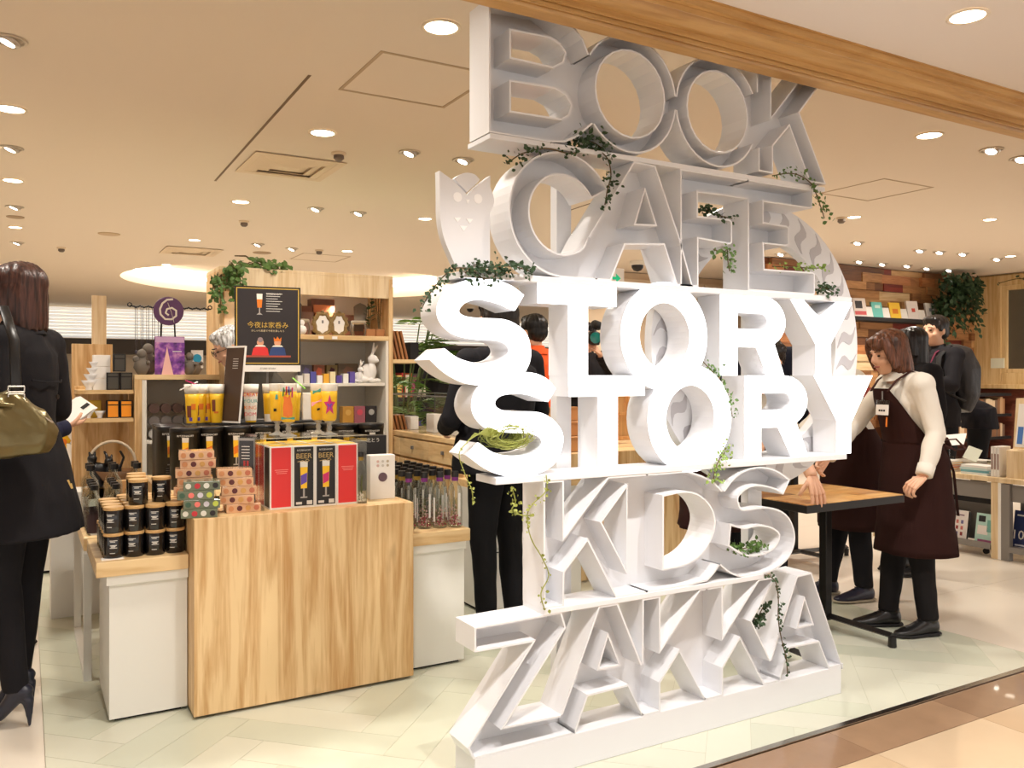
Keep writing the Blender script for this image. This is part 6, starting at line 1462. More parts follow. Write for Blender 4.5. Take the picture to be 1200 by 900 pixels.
def hand(bm, wrist, d, palm, curl, side, s=1.0):
    """d: along the hand, palm: direction the palm faces, side: +1 thumb on the +(d x palm) side"""
    d = Vector(d).normalized(); palm = Vector(palm); palm = (palm-d*palm.dot(d)).normalized(); lat = d.cross(palm)*side
    w_ = Vector(wrist)
    for k in range(4):
        o = (k-1.5)*-.0195*s; L = (.066,.075,.072,.056)[k]*s
        base = w_+d*.082*s+lat*-o*-1*1.0
        base = w_+d*(.083-.004*abs(k-1.2))*s+lat*(.0285-.019*k)*s
        loft(bm, [(w_+lat*(.012-.008*k)*s, .0125*s, .0125*s), (w_+d*.045*s+lat*(.022-.0145*k)*s, .0115*s, .0125*s), (base, .0095*s, .0105*s), (base+d*.008, .008*s,.008*s)], 8)
        finger(bm, base, d+lat*(.10-.07*k), palm, L, .0082*s, curl)
    tb = w_+d*.02*s+lat*.026*s+palm*.006
    finger(bm, tb, d*.7+lat*.75+palm*.35, d*.3+palm*.6-lat*.4, .072*s, .0098*s, curl*.45)
    loft(bm, [(w_+lat*.01*s, .014*s,.012*s),(tb+d*.012, .0135*s,.0125*s),(tb+(d*.7+lat*.7)*.02, .01*s,.01*s)], 8)
DEF = dict(pelvis=(0,0,.93), waist=(0,0,1.05), chest=(0,.01,1.24), neck=(0,-.012,1.40), head=(0,.018,1.535), yaw=0, nod=0,
    shL=(-.165,-.01,1.345), elL=(-.21,-.03,1.09), wrL=(-.2,.05,.86), shR=(.165,-.01,1.345), elR=(.21,-.03,1.09), wrR=(.2,.05,.86),
    hipL=(-.085,0,.88), knL=(-.09,.02,.48), anL=(-.095,-.01,.085), hipR=(.085,0,.88), knR=(.09,.02,.48), anR=(.095,-.01,.085), toeL=0, toeR=0)
def person(label, loc, face, J=None, top=('jacket',(24,24,28)), legs=('trousers',(22,22,26)), shoe=(20,20,22), hair=('short',(24,18,16)), vox=.009, sc=1.0, hands=(None,None), shirt=None, girth=1.0, shoes='flat', sleeves=True):
    j = dict(DEF); j.update(J or {}); V3 = {k: Vector(v) for k, v in j.items() if isinstance(v, tuple)}
    t = empty('person', label, 'person', loc, 0); t.rotation_euler = (0,0,math.atan2(-face[0], face[1])); t.scale = (sc,sc,sc)
    P, W_, C_, N_, Hd = (V3[k] for k in ('pelvis','waist','chest','neck','head')); g = girth
    def torso(bm, e=0, flare=0):
        sm_ = (V3['shL']+V3['shR'])/2
        loft(bm, [(P+Vector((0,0,-.09)), .13*g+e+flare, .10*g+e+flare),(P, .155*g+e+flare, .115*g+e+flare*.6),(W_, .132*g+e, .098*g+e),(C_, .152*g+e, .112*g+e),(C_.lerp(sm_,.8), .14*g+e, .095*g+e),(sm_+Vector((0,0,.028)), .075+e, .06+e),(N_+Vector((0,0,.0)), .052+e*.4, .052+e*.4)], 20)
        loft(bm, [(V3['shL'], .052+e,.055+e),(sm_+Vector((0,0,.0)), .07+e,.07+e),(V3['shR'], .052+e,.055+e)], 14)
        for s in 'LR': ell(bm, V3['sh'+s], .058+e,.058+e,.058+e, 14, 10)
    def arm(bm, s, e=0, to=1.0):
        a, b, c = V3['sh'+s], V3['el'+s], V3['wr'+s]; c2 = b.lerp(c, to)
        loft(bm, [(a, .052+e,.052+e),(a.lerp(b,.5), .044+e,.046+e),(b, .037+e,.038+e)], 12); ell(bm, b, .038+e,.038+e,.038+e, 12, 8)
        loft(bm, [(b, .038+e,.038+e),(b.lerp(c2,.35), .037+e,.038+e),(c2, (.027 if to == 1 else .032)+e,(.025 if to==1 else .032)+e)], 12)
    def leg(bm, s, e=0, low=0):
        a, b, c = V3['hip'+s], V3['kn'+s], V3['an'+s]
        loft(bm, [(a+Vector((0,0,.05)), .08+e,.09+e),(a.lerp(b,.3), .08+e,.085+e),(b, .055+e,.058+e)], 14); ell(bm, b, .056+e,.058+e,.06+e, 12, 8)
        loft(bm, [(b, .055+e,.058+e),(b.lerp(c,.35), .05+e,.054+e),(c+Vector((0,0,low)), .036+e*1.4,.038+e*1.4)], 14)
    # body
    M_h = Matrix.Translation(Hd) @ Matrix.Rotation(R(j['yaw']),4,'Z') @ Matrix.Rotation(R(-j['nod']),4,'X')
    bm = BM(); torso(bm); [arm(bm, s) for s in 'LR']; [leg(bm, s) for s in 'LR']
    loft(bm, [(N_+Vector((0,0,-.05)), .06,.06),(N_, .05,.052),(M_h @ Vector((0,-.02,-.06)), .05,.052)], 14)
    hb_ = BM()
    ell(bm, (0,-.012,.03), .076,.092,.086, 20, 14, None) if False else None
    hv = []
    hv += ell(bm, (0,-.014,.028), .076,.094,.088, 20, 14); hv += ell(bm, (0,.018,-.03), .060,.068,.080, 18, 12); hv += ell(bm, (0,.052,-.082), .026,.026,.022, 12, 8)
    hv += loft(bm, [((0,.078,.022), .008,.007),((0,.09,.0), .010,.011),((0,.098,-.020), .014,.012),((0,.086,-.03), .012,.008)], 8)
    for s in (-1,1):
        hv += ell(bm, (s*.077,-.006,-.005), .009,.018,.030, 10, 8); hv += ell(bm, (s*.036,.056,-.028), .026,.022,.022, 10, 8); hv += ell(bm, (s*.03,.074,.026), .022,.010,.008, 10, 6)
    hv += ell(bm, (0,.078,-.052), .022,.012,.008, 10, 6)
    xform(bm, hv, M_h)
    for s, (a, b) in (('L',('elL','wrL')),('R',('elR','wrR'))):
        pass
    def addhands(b):
        for i, s in enumerate('LR'):
            hs = hands[i]; w_ = V3['wr'+s]; d = (w_-V3['el'+s]).normalized()
            if hs is None: hs = dict(d=d, palm=Vector((1 if s == 'L' else -1,0,0)), curl=.35)
            sd = 1 if s == 'L' else -1
            hand(b, w_, hs.get('d', d), hs['palm'], hs.get('curl', .5), hs.get('side', -sd))
    body = remesh(bm, vox, 'body', SKIN, t, 2, addhands)
    # eyes, mouth
    for s in (-1,1):
        bm = BM(); v_ = ell(bm, (s*.031,.078,.006), .011,.006,.0055, 10, 6); xform(bm, v_, M_h); mk('eye', bm, mat('eye_dark', (40,30,28), .2), body, True)
        bm = BM(); v_ = loft(bm, [((s*.016,.087,.027),.003,.003),((s*.031,.088,.031),.004,.003),((s*.048,.078,.028),.003,.002)], 6); xform(bm, v_, M_h); mk('eyebrow', bm, mat('brow', (40,30,26), .8), body)
    bm = BM(); v_ = loft(bm, [((-.022,.082,-.052),.003,.003),((0,.091,-.051),.005,.0055),((.022,.082,-.052),.003,.003)], 8); xform(bm, v_, M_h); mk('mouth', bm, mat('lips', (176,100,92), .5), body, True)
    # legs
    kind, c = legs
    bm = BM(); loft(bm, [(P+Vector((0,0,.07)), .142*g,.108*g),(P, .162*g,.122*g),(P+Vector((0,0,-.09)), .15*g,.118*g)], 18)
    [leg(bm, s, .010 if kind == 'trousers' else .004, 0) for s in 'LR']
    remesh(bm, max(vox,.009), 'trousers' if kind == 'trousers' else 'leggings', cloth('cloth_%d_%d_%d'%c, c), t, 2, fold=.010 if kind == 'trousers' else .003, seed=loc[0])
    # shoes
    for s in 'LR':
        a = V3['an'+s]; an = R(j['toe'+s]); Ms = Matrix.Translation(Vector((a.x,a.y,0))) @ Matrix.Rotation(an,4,'Z'); zz = a.z-.085
        bm = BM()
        if shoes == 'heel' :
            v_ = loft(bm, [((0,-.035,.078+zz),.026,.03),((0,0,.07+zz),.032,.034),((0,.06,.04),.036,.022),((0,.12,.02),.038,.018),((0,.165,.014),.022,.012),((0,.185,.012),.006,.008)], 12)
            v_ += loft(bm, [((0,-.045,.06+zz),.022,.022),((0,-.05,.03),.01,.01),((0,-.052,0),.007,.007)], 8); v_ += ell(bm, (0,-.015,.085+zz), .034,.05,.03)
        else:
            v_ = loft(bm, [((0,-.062,.045+zz),.020,.03),((0,-.04,.045+zz),.036,.042),((0,.02,.05+zz),.04,.045),((0,.08,.036+zz),.044,.032),((0,.14,.026+zz),.043,.022),((0,.185,.022+zz),.028,.016),((0,.2,.02+zz),.01,.008)], 14); v_ += ell(bm, (0,-.01,.09+zz), .04,.048,.03)
        xform(bm, v_, Ms); sh_ = remesh(bm, .007, 'shoe', mat('shoe_%d_%d_%d'%shoe, shoe, .35, bump=.1, bscale=60), t, 2)
        if shoes != 'heel':
            bm = BM(); v_ = loft(bm, [((0,-.07,.010+zz),.022,.010),((0,-.04,.010+zz),.040,.010),((0,.04,.010+zz),.042,.010),((0,.12,.010+zz),.048,.010),((0,.18,.012+zz),.034,.010),((0,.205,.014+zz),.012,.008)], 12); xform(bm, v_, Ms); mk('sole', bm, mat('sole_pale', (170,160,140), .7) if shoes == 'sneaker' else M_blackm, sh_, True)
            bm = BM()
            for q in range(4): v_ = tube(bm, [(-.018,.03+.02*q,.094-.012*q+zz),(0,.032+.02*q,.1-.013*q+zz),(.018,.03+.02*q,.094-.012*q+zz)], .0025, 5); xform(bm, v_, Ms)
            mk('lace', bm, M_blackm, sh_)
    # top
    kind, c = top; m_top = cloth('cloth_%d_%d_%d'%c, c)
    bm = BM(); e = .014 if kind == 'jacket' else .010
    torso(bm, e, .022 if kind == 'jacket' else .012)
    if kind == 'coat': loft(bm, [(P+Vector((0,0,.1)), .15,.115),(P, .185,.145),(P+Vector((0,0,-.18)), .225,.185),(P+Vector((0,0,-.3)), .255,.205)], 22)
    if kind == 'jacket': loft(bm, [(P+Vector((0,0,.06)), .17*g,.13*g),(P+Vector((0,0,-.12)), .185*g,.15*g)], 20)
    [arm(bm, s, e+(.002 if kind != 'shirt' else -.001), .93 if sleeves else .5) for s in 'LR']
    remesh(bm, max(vox,.009), {'jacket':'jacket','shirt':'shirt','coat':'coat'}[kind], m_top, t, 2, fold=.013 if kind == 'shirt' else .009, seed=loc[1])
    for s in 'LR':   # cuffs
        a, b = V3['el'+s], V3['wr'+s]; bm = BM(); q = a.lerp(b, .93 if sleeves else .5); d = (b-a).normalized(); r0 = (.030 if sleeves else .044)+e
        loft(bm, [(q-d*.045, r0+.003, r0+.003),(q+d*.008, r0+.002, r0+.002),(q+d*.012, r0-.004, r0-.004)], 16); mk('cuff', bm, m_top, t, True)
    if kind in ('jacket','shirt','coat'):
        bm = BM(); n_ = 20; R1_ = []
        for zz, rr in ((-.012,.076 if kind != 'shirt' else .066),(.035,.058),(.04,.062),(-.02,.09 if kind != 'shirt' else .082)):
            R1_.append([bm.verts.new(N_+Vector((rr*sin(2*pi*i/n_), rr*cos(2*pi*i/n_)*1.0+.004, zz - .02*max(0,cos(2*pi*i/n_))))) for i in range(n_)])
        for A, B in zip(R1_, R1_[1:]):
            for i in range(n_): bm.faces.new((A[i],A[(i+1)%n_],B[(i+1)%n_],B[i]))
        mk('collar', bm, m_top, t, True)
    # hair
    kind, c = hair; mh = hairmat('hair_%d_%d'%(c[0],c[1]), c); bm = BM(); v_ = []
    v_ += ell(bm, (0,-.022,.050), .088,.098,.082, 22, 16)
    if kind == 'short':
        v_ += ell(bm, (0,-.050,.0), .078,.066,.075, 18, 12); v_ += ell(bm, (0,.035,.088), .066,.05,.034, 16, 10)
        for s in (-1,1): v_ += ell(bm, (s*.072,.012,.03), .014,.03,.036, 10, 8)
    else:
        dl = {'bob':-.14,'long':-.34,'bushy':-.17}[kind]; wx = {'bob':.092,'long':.088,'bushy':.125}[kind]
        v_ += loft(bm, [((0,-.02,.07),.07,.075),((0,-.022,.03),wx,.092),((0,-.030,-.04),wx+.004,.080),((0,-.038,dl*.7),wx*.98,.070),((0,-.044,dl),wx*.86,.058)], 22)
        for s in (-1,1): v_ += loft(bm, [((s*.05,.045,.09),.03,.03),((s*.076,.045,.045),.018,.032),((s*.084,.036,-.02),.013,.032),((s*.082,.03,-.075),.009,.022)], 10)
        v_ += ell(bm, (0,.045,.08), .064,.045,.036, 16, 10); v_ += ell(bm, (-.02,.07,.056), .05,.024,.026, 12, 8)
    xform(bm, v_, M_h)
    def strands(b):
        Mi = M_h.inverted(); b.normal_update(); am = .005 if kind != 'bushy' else .014
        for v in b.verts:
            q = Mi @ v.co; a = math.atan2(q.x, -q.y); v.co += v.normal*(noise.noise(Vector((a*9, q.z*(4 if kind != 'bushy' else 30), 3)))*am + noise.noise(Vector((a*26, q.z*6, 7)))*am*.6)
            if kind in ('bob','long') and q.z < -.1: v.co.z += noise.noise(Vector((a*14, 0, 1)))*.03*min(1,(-.1-q.z)/.05)
    remesh(bm, .007, 'hair', mh, t, 1, strands)
    return t, V3, M_h
def panel(t, name, m, rows, a0, a1, n=26, th=.004, wob=0, seed=0):
    """cloth sheet wrapped round the body: rows of (centre, rx, ry, optional a0, a1); angle 0 = front (+Y)"""
    bm = BM(); G = []
    for ri, r in enumerate(rows):
        c = Vector(r[0]); b0, b1 = (r[3], r[4]) if len(r) > 3 else (a0, a1); G.append([])
        for i in range(n+1):
            a = R(b0+(b1-b0)*i/n); k = 1+wob*noise.noise(Vector((a*2.3+seed, ri*.35, seed)))*(ri/len(rows)+.2)
            G[-1].append(bm.verts.new(c+Vector((r[1]*sin(a)*k, r[2]*cos(a)*k, 0))))
    for A, B in zip(G, G[1:]):
        for i in range(n): bm.faces.new((A[i],A[i+1],B[i+1],B[i]))
    bmesh.ops.solidify(bm, geom=bm.faces[:], thickness=th); return mk(name, bm, m, t, True)
def densify(rows, k=5):
    out = []
    for a, b in zip(rows, rows[1:]):
        for i in range(k):
            f = i/k; out.append((Vector(a[0]).lerp(Vector(b[0]), f), *[x+(y-x)*f for x, y in zip(a[1:], b[1:])]))
    out.append(rows[-1]); return out
M_apron = cloth('apron_brown', (66,38,34))
def apron(t, bib=True, lean=0, zlow=.43, P=Vector((0,0,.93))):
    L = lambda z: Vector((0, lean*max(0, z-.93), z))
    rows = [(L(1.02), .170,.135,-165,165),(L(.93), .190,.155,-165,165),(L(.78), .205,.172,-160,160),(L(.6), .218,.186,-155,155),(L(zlow), .226,.196,-152,152)]
    sk = panel(t, 'apron_skirt', M_apron, densify(rows), 0, 0, wob=.07, seed=t.location.x)
    if bib:
        rows = [(L(1.30), .135,.138,-36,36),(L(1.24), .160,.140,-48,48),(L(1.14), .165,.134,-66,66),(L(1.05), .166,.134,-88,88),(L(1.0), .170,.136,-100,100)]
        panel(t, 'apron_bib', M_apron, densify(rows), 0, 0, th=.004)
    return sk
# ---------------- the apron worker at the table (right)
SHIRT = (222,216,204)
wl = (3.87, 2.66, 0); fw_ = (-.90, .42)
# local frame: +Y is the facing direction, +X its right hand side
fv = Vector((fw_[0],fw_[1],0)).normalized(); rv = Vector((fv.y,-fv.x,0))
def loc_of(world, base, sc=1.0): d = Vector(world)-Vector(base); return (d.dot(rv)/sc, d.dot(fv)/sc, d.z/sc)
sW = .935
handL_w = loc_of((3.58,2.49,.765), wl, sW)
wr = Vector(handL_w)+Vector((-.0,-.075,.045))
t, V3, Mh = person('woman worker in white shirt and brown apron holding the near table corner', wl, fw_,
    dict(waist=(0,.02,1.05), chest=(0,.06,1.23), neck=(0,.095,1.375), head=(0,.15,1.485), nod=14, yaw=6, shL=(-.165,.06,1.32), shR=(.165,.06,1.32),
         elL=(-.225,.02,1.07), wrL=tuple(wr), elR=(.20,.22,1.1), wrR=(.10,.44,.92), anL=(-.085,-.02,.085), anR=(.10,.09,.085), knR=(.09,.06,.48), toeL=8, toeR=-6),
    top=('shirt',SHIRT), legs=('trousers',(22,19,20)), shoe=(26,24,24), hair=('bob',(92,56,38)), vox=.007, sc=sW,
    hands=(dict(d=(.1,.75,-.6), palm=(.35,-.1,-.9), curl=.75), dict(palm=(-1,0,-.3), curl=.6)))
apron(t, True, .22)
def straps(t, pts_, r=.008, nm='apron_strap', m=None):
    bm = BM(); loft(bm, [(p, .014, .003) for p in pts_], 8); return mk(nm, bm, m or M_apron, t, True)
straps(t, [(-.085,.20,1.285),(-.095,.155,1.345),(-.10,.08,1.392),(-.09,-.0,1.37),(-.04,-.065,1.24),(.05,-.11,1.08)]); straps(t, [(.085,.20,1.285),(.095,.155,1.345),(.10,.08,1.392),(.09,-.0,1.37),(.04,-.065,1.24),(-.05,-.11,1.08)])
# bow and tails at the back
bm = BM()
for s in (-1,1):
    loft(bm, [((0,-.15,1.02),.012,.003),((s*.05,-.20,1.03),.016,.003),((s*.07,-.24,.98),.014,.003),((s*.03,-.21,.97),.012,.003),((0,-.16,1.0),.01,.003)], 6)
    loft(bm, [((0,-.16,1.0),.012,.003),((s*.03,-.20,.85),.014,.003),((s*.045,-.215,.62),.014,.003)], 6)
mk('apron_bow', bm, M_apron, t)
# badge
bd_ = bxo('name_badge', -.042,.042,-.002,.002,-.055,.0, mat('badge_white', (236,232,226), .4), t); bd_.location = (-.055,.212,1.215); bd_.rotation_euler = (R(4),0,R(16))
o = bxo('badge_holder', -.045,.045,-.003,.0015,-.0,.024, M_acr, bd_); [bxo('name_line', -.022+.016*k, -.010+.016*k, .002, .0028, -.036, -.026, M_blackm, bd_) for k in range(3)]
bm = BM(); tube(bm, [(-.055,.212,1.24),(-.06,.215,1.285)], .004, 6); mk('badge_clip', bm, M_grey, t)
bm = BM(); tube(bm, [(-.085,.205,1.15),(-.085,.207,1.10)], .004, 6); mk('orange_pen', bm, M_or, t)
# ---------------- second apron worker behind her
t, V3, Mh = person('second worker in white shirt and brown apron behind the first worker', (4.14, 3.24, 0), (-.92,.28),
    dict(waist=(0,.03,1.05), chest=(0,.10,1.22), neck=(0,.15,1.355), head=(0,.22,1.47), nod=18, shL=(-.165,.11,1.31), shR=(.165,.11,1.31),
         elL=(-.2,.32,1.14), wrL=(-.12,.50,.93), elR=(.2,.32,1.13), wrR=(.14,.50,.93), anR=(.1,.10,.085), toeR=-8),
    top=('shirt',SHIRT), legs=('trousers',(20,18,22)), shoe=(34,34,52), shoes='sneaker', hair=('bob',(58,40,32)), vox=.009, sc=.96, hands=(dict(palm=(.2,-.1,-1), curl=.5), dict(palm=(-.2,-.1,-1), curl=.5)))
apron(t, True, .3)
# ---------------- long haired woman, backpack man, bushy haired visitor
t, V3, Mh = person('woman with long black hair in dark jacket between the worker and the backpack man', (5.0, 3.45, 0), (-.9,.3), dict(), hair=('long',(26,20,20)), top=('jacket',(22,20,24)), vox=.010, sc=.96)
t, V3, Mh = person('man in black suit wearing a black backpack, seen in profile', (6.52, 4.29, 0), (-.95,.1),
    dict(elL=(-.22,.10,1.12), wrL=(-.10,.26,1.16), elR=(.22,.10,1.12), wrR=(.10,.26,1.14), nod=0, yaw=0), top=('jacket',(30,28,32)), vox=.009, sc=1.07, hair=('short',(30,24,22)))
bm = BM(); loft(bm, [((0,-.20,.92),.13,.07),((0,-.235,1.05),.165,.12),((0,-.235,1.25),.165,.115),((0,-.20,1.38),.13,.085),((0,-.17,1.42),.06,.04)], 18, sq=.7)
bp_ = remesh(bm, .010, 'backpack', mat('backpack_nylon', (34,31,33), .5, bump=.3, bscale=40), t, 1, fold=.01)
for s in (-1,1):
    bm = BM(); loft(bm, [((s*.09,-.14,1.36),.022,.006),((s*.10,-.02,1.425),.022,.006),((s*.11,.10,1.34),.022,.006),((s*.12,.13,1.2),.02,.006),((s*.16,.06,1.06),.012,.006),((s*.16,-.12,1.0),.012,.006)], 8); mk('shoulder_strap', bm, M_blackm, t, True)
bm = BM(); loft(bm, [((-.055,-.03,1.42),.008,.003),((-.065,.085,1.37),.008,.003),((-.03,.135,1.24),.008,.003),((0,.14,1.12),.008,.003),((.03,.135,1.24),.008,.003),((.065,.085,1.37),.008,.003),((.055,-.03,1.42),.008,.003)], 8); mk('lanyard', bm, mat('lanyard_wine', (110,30,60), .6), t)
person('visitor with bushy dark hair bending over books behind the display', (7.35, 4.42, 0), (-.5,.85), dict(waist=(0,.08,.98), chest=(0,.24,1.06), neck=(0,.36,1.08), head=(0,.44,1.14), nod=45, shL=(-.165,.28,1.1), shR=(.165,.28,1.1), elL=(-.2,.35,.9), elR=(.2,.35,.9), wrL=(-.16,.5,.85), wrR=(.16,.5,.85)),
    top=('jacket',(26,25,32)), hair=('bushy',(44,34,30)), vox=.011, sc=1.0)
# ---------------- people behind the letters
person('large man in black suit standing behind the two glowing S letters', (2.04, 3.66, 0), (-.25,.96), dict(yaw=24, nod=4, shL=(-.205,-.01,1.345), shR=(.205,-.01,1.345), elL=(-.29,.02,1.08), wrL=(-.16,.22,1.02), elR=(.27,-.02,1.10), wrR=(.22,.1,.88)), top=('jacket',(24,24,30)), legs=('trousers',(20,20,24)), hair=('short',(30,24,22)), vox=.009, sc=1.0, girth=1.4)
person('man in orange and dark jacket seen between the S and the T', (3.22, 5.25, 0), (-.2,.97), dict(), top=('jacket',(232,92,40)), hair=('short',(20,18,18)), vox=.011, sc=1.04)
t, V3, Mh = person('man in navy suit with pink tie behind the glowing R and Y', (3.92, 3.72, 0), (-.75,-.6), dict(yaw=10, nod=6, elL=(-.22,-.02,1.1), wrL=(-.2,.08,.88)), top=('jacket',(28,30,44)), legs=('trousers',(26,27,36)), hair=('short',(40,30,26)), vox=.010, sc=1.03)
bm = BM(); loft(bm, [((0,.075,1.385),.014,.006),((0,.105,1.35),.012,.006),((0,.142,1.25),.022,.006),((0,.146,1.12),.026,.006)], 8); mk('pink_tie', bm, mat('tie_pink', (190,110,130), .5), t)
bm = BM(); prism(bm, [(-.045,1.41),(.045,1.41),(.02,1.22),(0,1.14),(-.02,1.22)], .122, .14); mk('shirt_front', bm, cloth('shirt_white', SHIRT), t)
# person gripping the far left of the table
hb2 = (3.13, 3.26, 0); f2 = Vector((-.22,-.97,0)).normalized(); 
hl = Vector((2.985,2.52,.76))-Vector(hb2); r2 = Vector((f2.y,-f2.x,0)); hl = Vector((hl.dot(r2), hl.dot(f2), hl.z))
side_ = 'L' if hl.x < 0 else 'R'
jj = dict(waist=(0,.04,1.05), chest=(0,.22,1.16), neck=(0,.32,1.24), head=(0,.40,1.34), nod=25, shL=(-.165,.28,1.19), shR=(.165,.28,1.19), elL=(-.24,.36,1.0), elR=(.24,.36,1.0), wrL=(-.2,.4,.85), wrR=(.2,.4,.85))
jj['wr'+side_] = (hl.x, hl.y-.03, hl.z+.075); jj['el'+side_] = (hl.x*.9, hl.y-.2, hl.z+.28)
hh2 = dict(d=(0,.45,-.85), palm=(0,-1,-.3), curl=.35)
t, V3, Mh = person('helper in brown apron behind the sign gripping the left table edge', hb2, (f2.x,f2.y), jj, top=('shirt',SHIRT), sleeves=False, hair=('short',(30,24,22)), vox=.008, sc=1.0, hands=(hh2 if side_ == 'L' else None, hh2 if side_ == 'R' else None))
apron(t, True, .7, zlow=.5)
person('distant photographer in black lifting a camera beyond the plant', (3.75, 8.0, 0), (-.2,-.97), dict(elL=(-.24,.12,1.22), wrL=(-.09,.2,1.42), elR=(.24,.12,1.22), wrR=(.09,.2,1.42)), top=('jacket',(26,24,26)), hair=('short',(30,24,22)), vox=.012, sc=.98)
cm = empty('photo_camera', 'black camera held by the distant photographer', 'camera', (3.70,7.72,1.40)); bxo('camera_body', -.07,.07,-.03,.03,-.045,.045,M_blackm,cm,.006)
bm = BM(); v_ = lathe(bm, [(.035,0),(.04,.08),(.03,.08)], 16); xform(bm, v_, Matrix.Translation((0,-.03,0)) @ Matrix.Rotation(R(90),4,'X')); mk('lens_barrel', bm, M_black, cm, True)
person('visitor holding a large camera, mostly hidden by the upper O', (3.93, 5.62, 0), (-.45,-.9), dict(elL=(-.24,.12,1.22), wrL=(-.06,.34,1.40), elR=(.24,.12,1.22), wrR=(.08,.34,1.40)), top=('jacket',(30,26,28)), hair=('short',(26,20,20)), vox=.012, sc=1.03)
p = onY(697,396,5.2); vc = empty('video_camera', 'black lens with green glass beside the upper O', 'camera', p, R(-20)); bm = BM()
v_ = lathe(bm, [(.05,-.02),(.055,.03),(.055,.10),(.04,.14)], 20); xform(bm, v_, Matrix.Rotation(R(-90),4,'X')); mk('lens_barrel', bm, M_black, vc, True)
bm = BM(); v_ = lathe(bm, [(.042,.0),(.0,.003)], 18, cap=False); xform(bm, v_, Matrix.Translation((0,-.021,0)) @ Matrix.Rotation(R(90),4,'X')); mk('front_glass', bm, mat('lens_green', (20,110,100), .1), vc, True)
bxo('camera_body', -.05,.07,.1,.3,-.05,.05,M_black,vc,.01); bm = BM(); v_ = lathe(bm, [(.03,0),(.035,.01),(.035,.1),(.03,.12)], 12); xform(bm, v_, Matrix.Translation((.03,.0,.09)) @ Matrix.Rotation(R(-80),4,'X')); mk('microphone', bm, M_blackm, vc, True)
# ---------------- bending men behind the tins
t, V3, Mh = person('old man with white hair and glasses bending behind the poster', (1.37, 5.09, 0), (-.98,.0), dict(waist=(0,.03,1.06), chest=(0,.15,1.24), neck=(0,.25,1.36), head=(0,.34,1.47), nod=25, shL=(-.165,.19,1.33), shR=(.165,.19,1.33), elL=(-.17,.24,1.05), elR=(.17,.24,1.0), wrL=(-.14,.30,.8), wrR=(.14,.30,.8)),
    top=('jacket',(84,80,72)), hair=('short',(206,200,192)), vox=.010, sc=.98)
bm = BM()
for s in (-1,1): v_ = tube(bm, [(s*.032+.02*cos(a_*pi/6), .098, .004+.016*sin(a_*pi/6)) for a_ in range(13)], .002, 5); v_ += tube(bm, [(s*.052,.096,.006),(s*.078,.02,.006)], .002, 5); xform(bm, v_, Mh)
mk('glasses', bm, M_blackm, t)
person('man in black stooping low behind the black tins', (.93, 4.97-.35, 0), (-.9,-.15), dict(pelvis=(0,0,.82), waist=(0,.1,.9), chest=(0,.3,.98), neck=(0,.42,.92), head=(0,.50,.86), nod=60, shL=(-.165,.36,.98), shR=(.165,.36,.98), elL=(-.2,.4,.72), elR=(.2,.4,.72), wrL=(-.15,.5,.55), wrR=(.15,.5,.55), hipL=(-.085,0,.78), hipR=(.085,0,.78), knL=(-.09,.12,.44), knR=(.09,.12,.44)),
    top=('jacket',(26,25,27)), hair=('short',(24,20,20)), vox=.011, sc=1.0) if False else None
# ---------------- woman at the left with handbag, and the reader behind her
wb = (-.01, 3.66, 0); fwm = (-.86,.5)
t, V3, Mh = person('woman with brown bob in black coat and heels at the left edge', wb, fwm,
    dict(pelvis=(0,0,.99), waist=(0,0,1.11), chest=(0,.01,1.29), neck=(0,-.0,1.455), head=(0,.025,1.575), yaw=10, nod=4, shL=(-.16,-.01,1.395), shR=(.16,-.01,1.395), elL=(-.225,-.03,1.15), wrL=(-.20,.10,.96), elR=(.225,-.02,1.14), wrR=(.16,.2,1.08),
         hipL=(-.085,0,.93), hipR=(.085,0,.93), knL=(-.085,.02,.53), knR=(.085,.03,.53), anL=(-.085,-.03,.13), anR=(.085,.06,.13), toeL=0),
    top=('coat',(22,20,24)), legs=('leggings',(20,18,22)), shoe=(28,30,46), shoes='heel', hair=('bob',(62,38,32)), vox=.008, sc=1.0)
bm = BM(); prism(bm, [(0,0),(.012,0),(.03,.035),(.018,.035),(.014,.02),(.004,.02)], -.001, .001); 
fw3 = Vector((fwm[0],fwm[1],0)).normalized()
# gold emblem on the coat hem
em = mk('coat_emblem', bm, M_gold, t); em.location = (-.02,-.205,.86); em.rotation_euler = (R(10),0,R(180))
bm = BM(); lathe(bm, [(.009,0),(.009,.004)], 12); v_ = bm.verts[:]; xform(bm, v_, Matrix.Translation((.0,-.135,1.20)) @ Matrix.Rotation(R(90),4,'X')); mk('coat_button', bm, M_black, t)
bm = BM(); loft(bm, [((-.10,-.098,1.262),.002,.005),((-.05,-.122,1.255),.002,.005),((.05,-.122,1.255),.002,.005),((.10,-.098,1.262),.002,.005)], 6); mk('yoke_seam', bm, cloth('cloth_22_20_24',(22,20,24)), t)
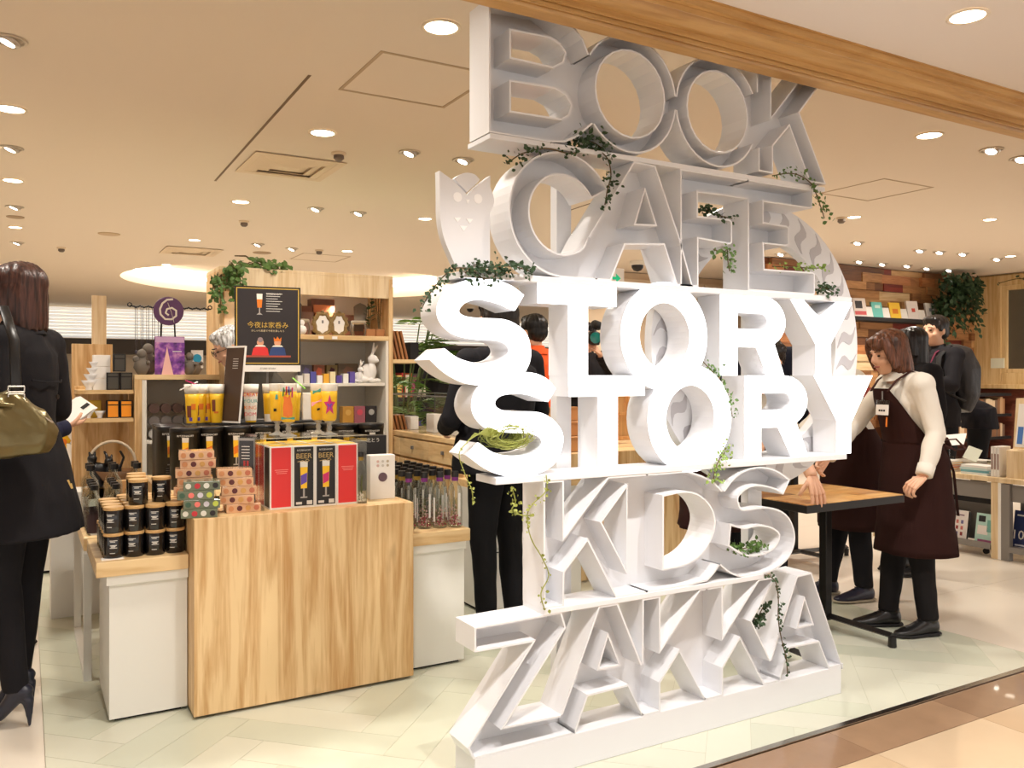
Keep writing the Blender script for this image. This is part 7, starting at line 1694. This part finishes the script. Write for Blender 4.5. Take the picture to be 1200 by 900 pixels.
# handbag
M_bag = mat('bag_bronze', (112,100,66), .28, metal=.55, bump=.35, bscale=14)
bgp = onY(6, 522, 3.30); bag = empty('handbag', 'shiny bronze handbag with black handle hanging from her arm', 'bag', (bgp.x-.05, 3.35, bgp.z+.045), R(12)); bag.scale = (.82,.82,.86)
bm = BM(); loft(bm, [((-.24,0,-.05),.06,.03),((-.22,0,-.01),.12,.08),((-.1,0,.01),.165,.10),((.08,0,.0),.16,.10),((.2,0,-.02),.12,.08),((.245,0,-.05),.06,.03)], 20, sq=.8)
def bagf(b):
    for v in b.verts:
        f = max(0, v.co.z+.05); v.co.x *= 1-.9*f; v.co.y *= 1-2.2*f*.8
        if v.co.z < -.09: v.co.z = -.09-(v.co.z+.09)*-.25
        v.co += v.normal*.010*sin(v.co.x*46+v.co.z*20)*max(0,min(1,(v.co.z+.05)*8))+v.normal*.008*noise.noise(v.co*11)
remesh(bm, .008, 'bag_body', M_bag, bag, 1, bagf)
bm = BM(); loft(bm, [((-.2,-.0,.03),.006,.012),((-.02,-.09,.118),.006,.010),((.17,-.02,.085),.006,.010),((.215,-.02,.03),.006,.008)], 6); mk('zip_strip', bm, M_bag, bag, True)
bm = BM(); loft(bm, [((.10,-.02,.08),.022,.005),((.095,-.03,.2),.021,.005),((.09,-.02,.36),.020,.005),((.07,.08,.50),.020,.005)], 8); mk('handle_strap', bm, M_black, bag, True)
bm = BM()
for z0 in (.125,.155):
    for k in range(4):
        q = [(.067,z0),(.126,z0),(.126,z0+.022),(.067,z0+.022)]; tube(bm, [(q[k][0]-.002,-.036,q[k][1]),(q[(k+1)%4][0]-.002,-.036,q[(k+1)%4][1])], .0035, 6)
mk('buckle', bm, mat('steel_bright', (190,184,176), .25, metal=.9), bag)
bm = BM(); tube(bm, [(.2,-.05,.05),(.228,-.055,.03)], .004, 6); mk('zip_pull', bm, mat('steel_bright', (190,184,176), .25, metal=.9), bag)
# reader behind
rb = (-.15, 4.62, 0)
t, V3, Mh = person('person hidden behind the woman holding an open magazine', rb, (.75,.4), dict(elL=(-.22,.05,1.06), wrL=(-.06,.30,1.12), elR=(.22,.05,1.06), wrR=(.14,.33,1.12), nod=20), top=('jacket',(36,38,60)), shoe=(120,100,84), hair=('short',(30,24,22)), vox=.011, sc=.92, hands=(dict(palm=(.2,-.2,.9), curl=.5), dict(palm=(-.2,-.2,.9), curl=.5)))
mg = empty('open_magazine', 'white folded magazine held up beside the woman in black', 'magazine', onY(84, 486, 4.75), R(0)); mg.rotation_euler = (R(25), R(-38), R(10))
for k in range(3): bxo('page_sheet', -.12,.10-.008*k,-.085,.085,.004*k,.004*k+.002,M_wh,mg)
bxo('cover_print', .05,.09,-.04,-.01,.0115,.012,M_blackm,mg)
